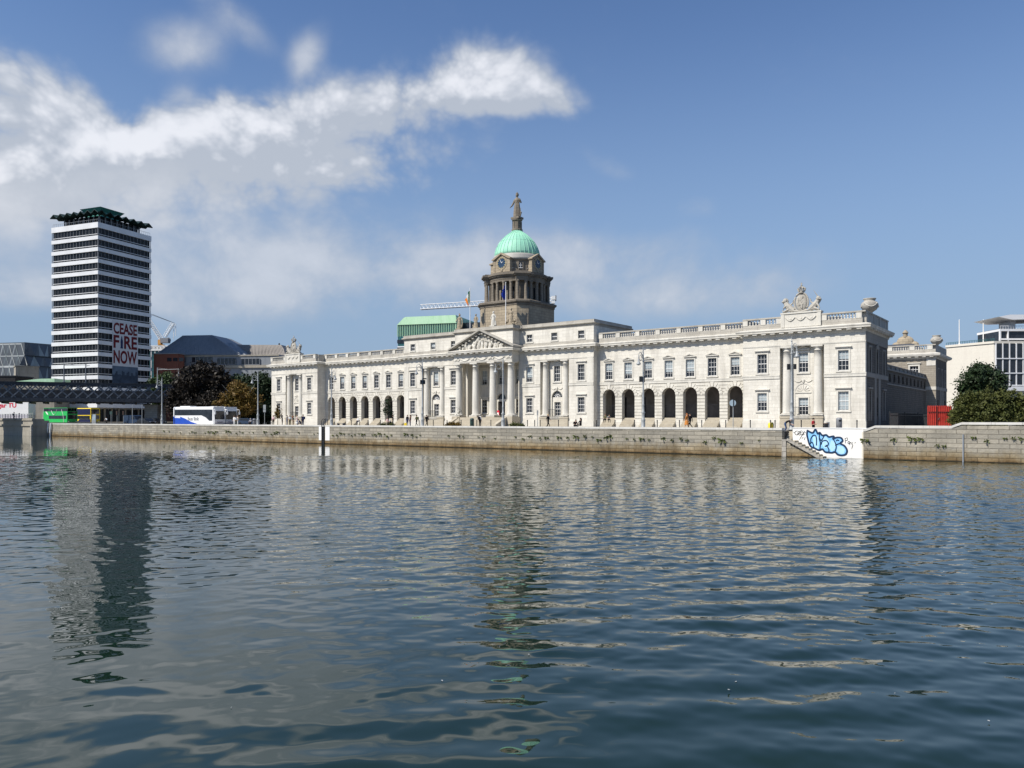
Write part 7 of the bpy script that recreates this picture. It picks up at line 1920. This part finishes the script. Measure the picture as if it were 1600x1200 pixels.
def finish_people():
    for rec in PEOPLE:
        o, V, E, R = rec[:4]
        me = o.data
        if not me.skin_vertices:
            bpy.context.view_layer.objects.active = o
            with bpy.context.temp_override(object=o, active_object=o, selected_objects=[o]): bpy.ops.mesh.customdata_skin_add()
        for i, d in enumerate(me.skin_vertices[0].data): d.radius = (R[i], R[i]); d.use_root = (i == 0)
        ss = o.modifiers.new('sub', 'SUBSURF'); ss.levels = 1; ss.render_levels = 1
    dg = bpy.context.evaluated_depsgraph_get(); dg.update()
    made = [bpy.data.meshes.new_from_object(rec[0].evaluated_get(dg)) for rec in PEOPLE]
    for rec, me in zip(PEOPLE, made):
        o, V, E, R, zone, mats, J, k, hair, lh, skirt, bag, shirt = rec
        o.modifiers.clear(); o.data = me; me.name = 'person'
        keys = list(mats); me.materials.clear()
        for q in keys: me.materials.append(MATS[mats[q]])
        A = np.array([V[a] for a, b in E]); Bv = np.array([V[b] for a, b in E]); rr = np.array([min(R[a], R[b]) for a, b in E])
        n = len(me.polygons); c = np.zeros(n * 3); me.polygons.foreach_get('center', c); c = c.reshape(n, 1, 3)
        t = np.clip(((c - A) * (Bv - A)).sum(2) / np.maximum(1e-9, ((Bv - A) ** 2).sum(1)), 0, 1)
        d = np.linalg.norm(c - (A + (Bv - A) * t[..., None]), axis=2) - rr
        me.polygons.foreach_set('material_index', np.array([keys.index(zone[i]) for i in d.argmin(1)], dtype=np.int32)); me.polygons.foreach_set('use_smooth', [True] * n); me.update()
        h = Vector(J['head']); cr = (Vector(J['crown']) - Vector(J['chin'])).normalized()
        m = MB(); m.blob(tuple(h + cr * .035 * k + Vector((0, .022, 0)) * k), (.108 * k, .115 * k, .10 * k), 10, 7)
        if lh: m.tube([tuple(h + Vector((0, .06, .05)) * k), tuple(h + Vector((0, .12, -.12)) * k), tuple(h + Vector((0, .13, -.34)) * k)], [.10 * k, .10 * k, .05 * k], 8)
        m.build('hair', 'hair_' + hair, o)
        if skirt:
            m = MB(); p = Vector(J['waist']); m.lathe(p.x, p.y, [(.15 * k, p.z), (.2 * k, p.z - .25 * k), (.27 * k, p.z - .62 * k), (.24 * k, p.z - .6 * k)], 12); m.build('skirt', 'cloth_' + skirt, o)
        for s2 in (-1, 1): m = MB(); m.blob(tuple(h + Vector((s2 * .035, -.085, .0)) * k), .012 * k, 5, 4); m.build('eye', 'hair_black', o)
        if bag:
            m = MB(); p = Vector(J['chest']); m.box(p.x - .15, p.x + .15, p.y + .12, p.y + .3, p.z - .28, p.z + .14); m.build('backpack', 'cloth_' + bag, o)
Q = lambda u, Y: at_y(u, Y)
R_, L_ = rad(90), rad(-90)               # facing right, facing left along the quay
def pp(label, u, Y, rz, pose, *a, z=G, **kw): return person(label, Q(u, Y), Y, z, rz, pose, *a, **kw)
pp('person in a pale pink top and dark trousers leftmost of the pavilion group', 427, -20.5, .4, 'stand', 'pink', 'black', 'brown')
pp('person with long dark hair wearing black at the left pavilion', 441, -20.8, 2.6, 'stand', 'black', 'black', 'black', long_hair=True, arms='s')
pp('person in a grey top with dark hair in the pavilion group', 448.5, -20.2, 2.2, 'hold', 'grey', 'denim', 'black')
pp('person in a white top half hidden in the pavilion group', 453, -18.8, 1.0, 'stand', 'white', 'olive', 'brown')
pp('ginger haired person in a dark top among the pavilion group', 458, -20.6, 2.8, 'stand', 'black', 'brown', 'ginger', H=1.62, long_hair=True)
pp('person in a pink top and white skirt in the pavilion group', 464, -20.2, -.8, 'stand', 'pink', 'white', 'blond', H=1.66, skirt='white')
pp('person in a navy jacket bending toward the group by the pavilion', 469, -20.6, -.9, 'sitlean', 'navy', 'navy', 'black', arms='s')
pp('tall person in navy rightmost of the pavilion group', 473.5, -20.6, -1.4, 'stand', 'navy', 'navy', 'black', H=1.82, arms='s', bag='navy')
pp('person in a white top sitting on the steps of the left arcade', 559, -.9, .5, 'sit', 'white', 'navy', 'black', z=G + .25)
pp('person with bare arms seated left of three by the young tree', 605.5, -12, .6, 'sit', 'pink', 'cream', 'black', z=G + .1, long_hair=True)
pp('person seated in the middle of three by the young tree', 609.5, -12.2, -.3, 'sitlean', 'white', 'black', 'black', z=G + .1)
pp('person in black standing right of the seated pair by the tree', 614, -12, -.7, 'stand', 'black', 'black', 'black', H=1.76, arms='s')
pp('person in dark clothes with a yellow bag left of the portico lamp', 636.5, -16, .2, 'stand', 'black', 'navy', 'brown', arms='s')
pp('person in a long dark coat standing beside the one with the yellow bag', 641, -16.2, -.4, 'stand', 'brown', 'navy', 'brown', arms='s', long_hair=True)
pp('person in an olive top with a dark bag walking left of the lamp', 651, -15, L_, 'walk', 'olive', 'black', 'black', bag='olive')
pp('person in dark clothes striding right of the portico lamp', 666.5, -14, R_, 'walk', 'black', 'black', 'black', arms='s')
pp('person in a white top with a black backpack before the portico steps', 750, -18.5, math.pi, 'stand', 'white', 'black', 'grey', bag='black')
pp('fair haired person in black walking before the right recessed columns', 856.5, -16, R_, 'walk', 'black', 'black', 'blond', arms='s')
pp('person in black crouched left of a pair on the quay edge', 898.5, -20.6, .9, 'sitlean', 'black', 'black', 'black', arms='s', z=G - .12)
pp('person in black sitting upright right of a crouched one on the quay edge', 906, -20.6, -.4, 'sit', 'black', 'black', 'black', arms='s', long_hair=True, z=G - .05)
pp('person sitting on the steps of the first right arch', 945.5, -.3, .2, 'sit', 'olive', 'black', 'brown', z=3.1, H=1.68)
pp('person in pale blue reclining on the steps of the first right arch', 951, -.2, .8, 'sitlean', 'grey', 'black', 'black', z=3.1)
pp('person in an orange dress walking by the fifth right arch', 1073, -17, L_, 'walk', 'orange', 'orange', 'ginger', long_hair=True, skirt='orange', calves='skin')
pp('person in black walking close behind the orange dress', 1078.5, -17.4, L_, 'walk', 'black', 'black', 'black', arms='s')
pp('bald person in a dark vest and jeans leaning over the landing steps', 1226.5, -21.9, R_ + .1, 'bend', 'black', 'denim', 'grey', z=2.25)
pp('person in a red top behind the white graffiti panel', 1271, -21.3, R_ - .3, 'hold', 'red', 'black', 'black', z=1.95)
pp('person with dark hair and a blue grey jacket on the road bridge', 22, -27.5, 2.6, 'stand', 'grey', 'navy', 'black', arms='s', z=3.4, H=1.8, bag='navy')
pp('person in a pale top beside the jacket wearer on the road bridge', 30, -27, -.6, 'stand', 'white', 'white', 'brown', z=3.4, H=1.6)
pp('person in white standing left of two beyond the second coach', 366, -16, .3, 'stand', 'white', 'white', 'brown')
pp('person in a pale top right of two beyond the second coach', 371.5, -15, -.3, 'stand', 'cream', 'white', 'brown', H=1.76)
pp('person in green before the coach front carrying nothing', 369, -17.6, 1.2, 'stand', 'white', 'olive', 'black', H=1.6)
pp('person sitting by the corner of the pale trunk left of the lamp', 391, -14, .5, 'sit', 'grey', 'black', 'grey')
cy = pp('cyclist in a white top riding under the railway bridge', 167, -15.5, L_ + .3, 'ride', 'white', 'black', 'brown', z=G - .12)
# the bicycle being ridden
bk = thing('bicycle', 'bicycle ridden by the white topped cyclist under the bridge', 'bicycle', (Q(167, -15.5), -15.5, G - .12), L_ + .3)
m = MB()
for a, b_ in (((0, .5, .34), (0, .12, .32)), ((0, .12, .32), (0, .2, .92)), ((0, .12, .32), (0, -.42, .85)), ((0, .2, .85), (0, -.42, .9)), ((0, -.42, .9), (0, -.55, .34)), ((0, .5, .34), (0, .2, .85))): m.tube([a, b_], .02, 5)
m.build('frame', 'black_iron', bk)
for y in (.5, -.55):
    m = MB(Matrix.Translation((0, y, .34)) @ Matrix.Rotation(rad(90), 4, 'Y')); m.tube([(.33 * math.cos(a), .33 * math.sin(a), 0) for a in [2 * math.pi * i / 18 for i in range(19)]], .018, 5)
    for i in range(8): m.tube([(0, 0, 0), (.33 * math.cos(i * .785), .33 * math.sin(i * .785), 0)], .004, 3)
    m.build('wheel', 'rubber', bk)
m = MB(); m.tube([(-.25, -.55, 1.03), (0, -.46, 1.0), (.25, -.55, 1.03)], .016, 5); m.tube([(0, -.42, .9), (0, -.46, 1.0)], .016, 5); m.build('handlebar', 'steel', bk)
m = MB(); m.blob((0, .22, .95), (.08, .13, .04), 8, 5); m.build('saddle', 'black_iron', bk)
yb = thing('yellow_bag', 'bright yellow bag on the ground beside dark clothed people', 'bag', (Q(633.5, -16.3), -16.3, G), TH)
m = MB(); m.prism([(-.16, 0), (.16, 0), (.2, .45), (.12, .55), (-.12, .55), (-.2, .45)], -.1, .1); m.build('sack', 'yellow_paint', yb)
m = MB(); m.tube([(-.08, 0, .55), (-.05, 0, .72), (.05, 0, .72), (.08, 0, .55)], .015, 5); m.build('strap', 'yellow_paint', yb)
finish_people()

# bits of foam and litter drifting on the water
fm = MB(); fm.blob((0, 0, .01), (.014, .024, .008), 7, 4); fm.blob((.02, .01, .005), (.012, .015, .006), 6, 4)
fme = fm.mesh('floating_scrap', 'lamp_grey'); r = random.Random(77)
for i in range(18):
    b_ = r.uniform(8.5, 24); x, y = at_d(r.uniform(760, 1580) if i < 14 else r.uniform(60, 700), b_)
    o = link('floating_scrap', fme); o.location = (x, y, .01); o.rotation_euler = (0, 0, r.uniform(0, 6)); o.scale = (r.uniform(.3, .8),) * 3; tag(o, 'tiny white scrap floating on the river surface', 'floating scrap', 'white scraps floating on the river')
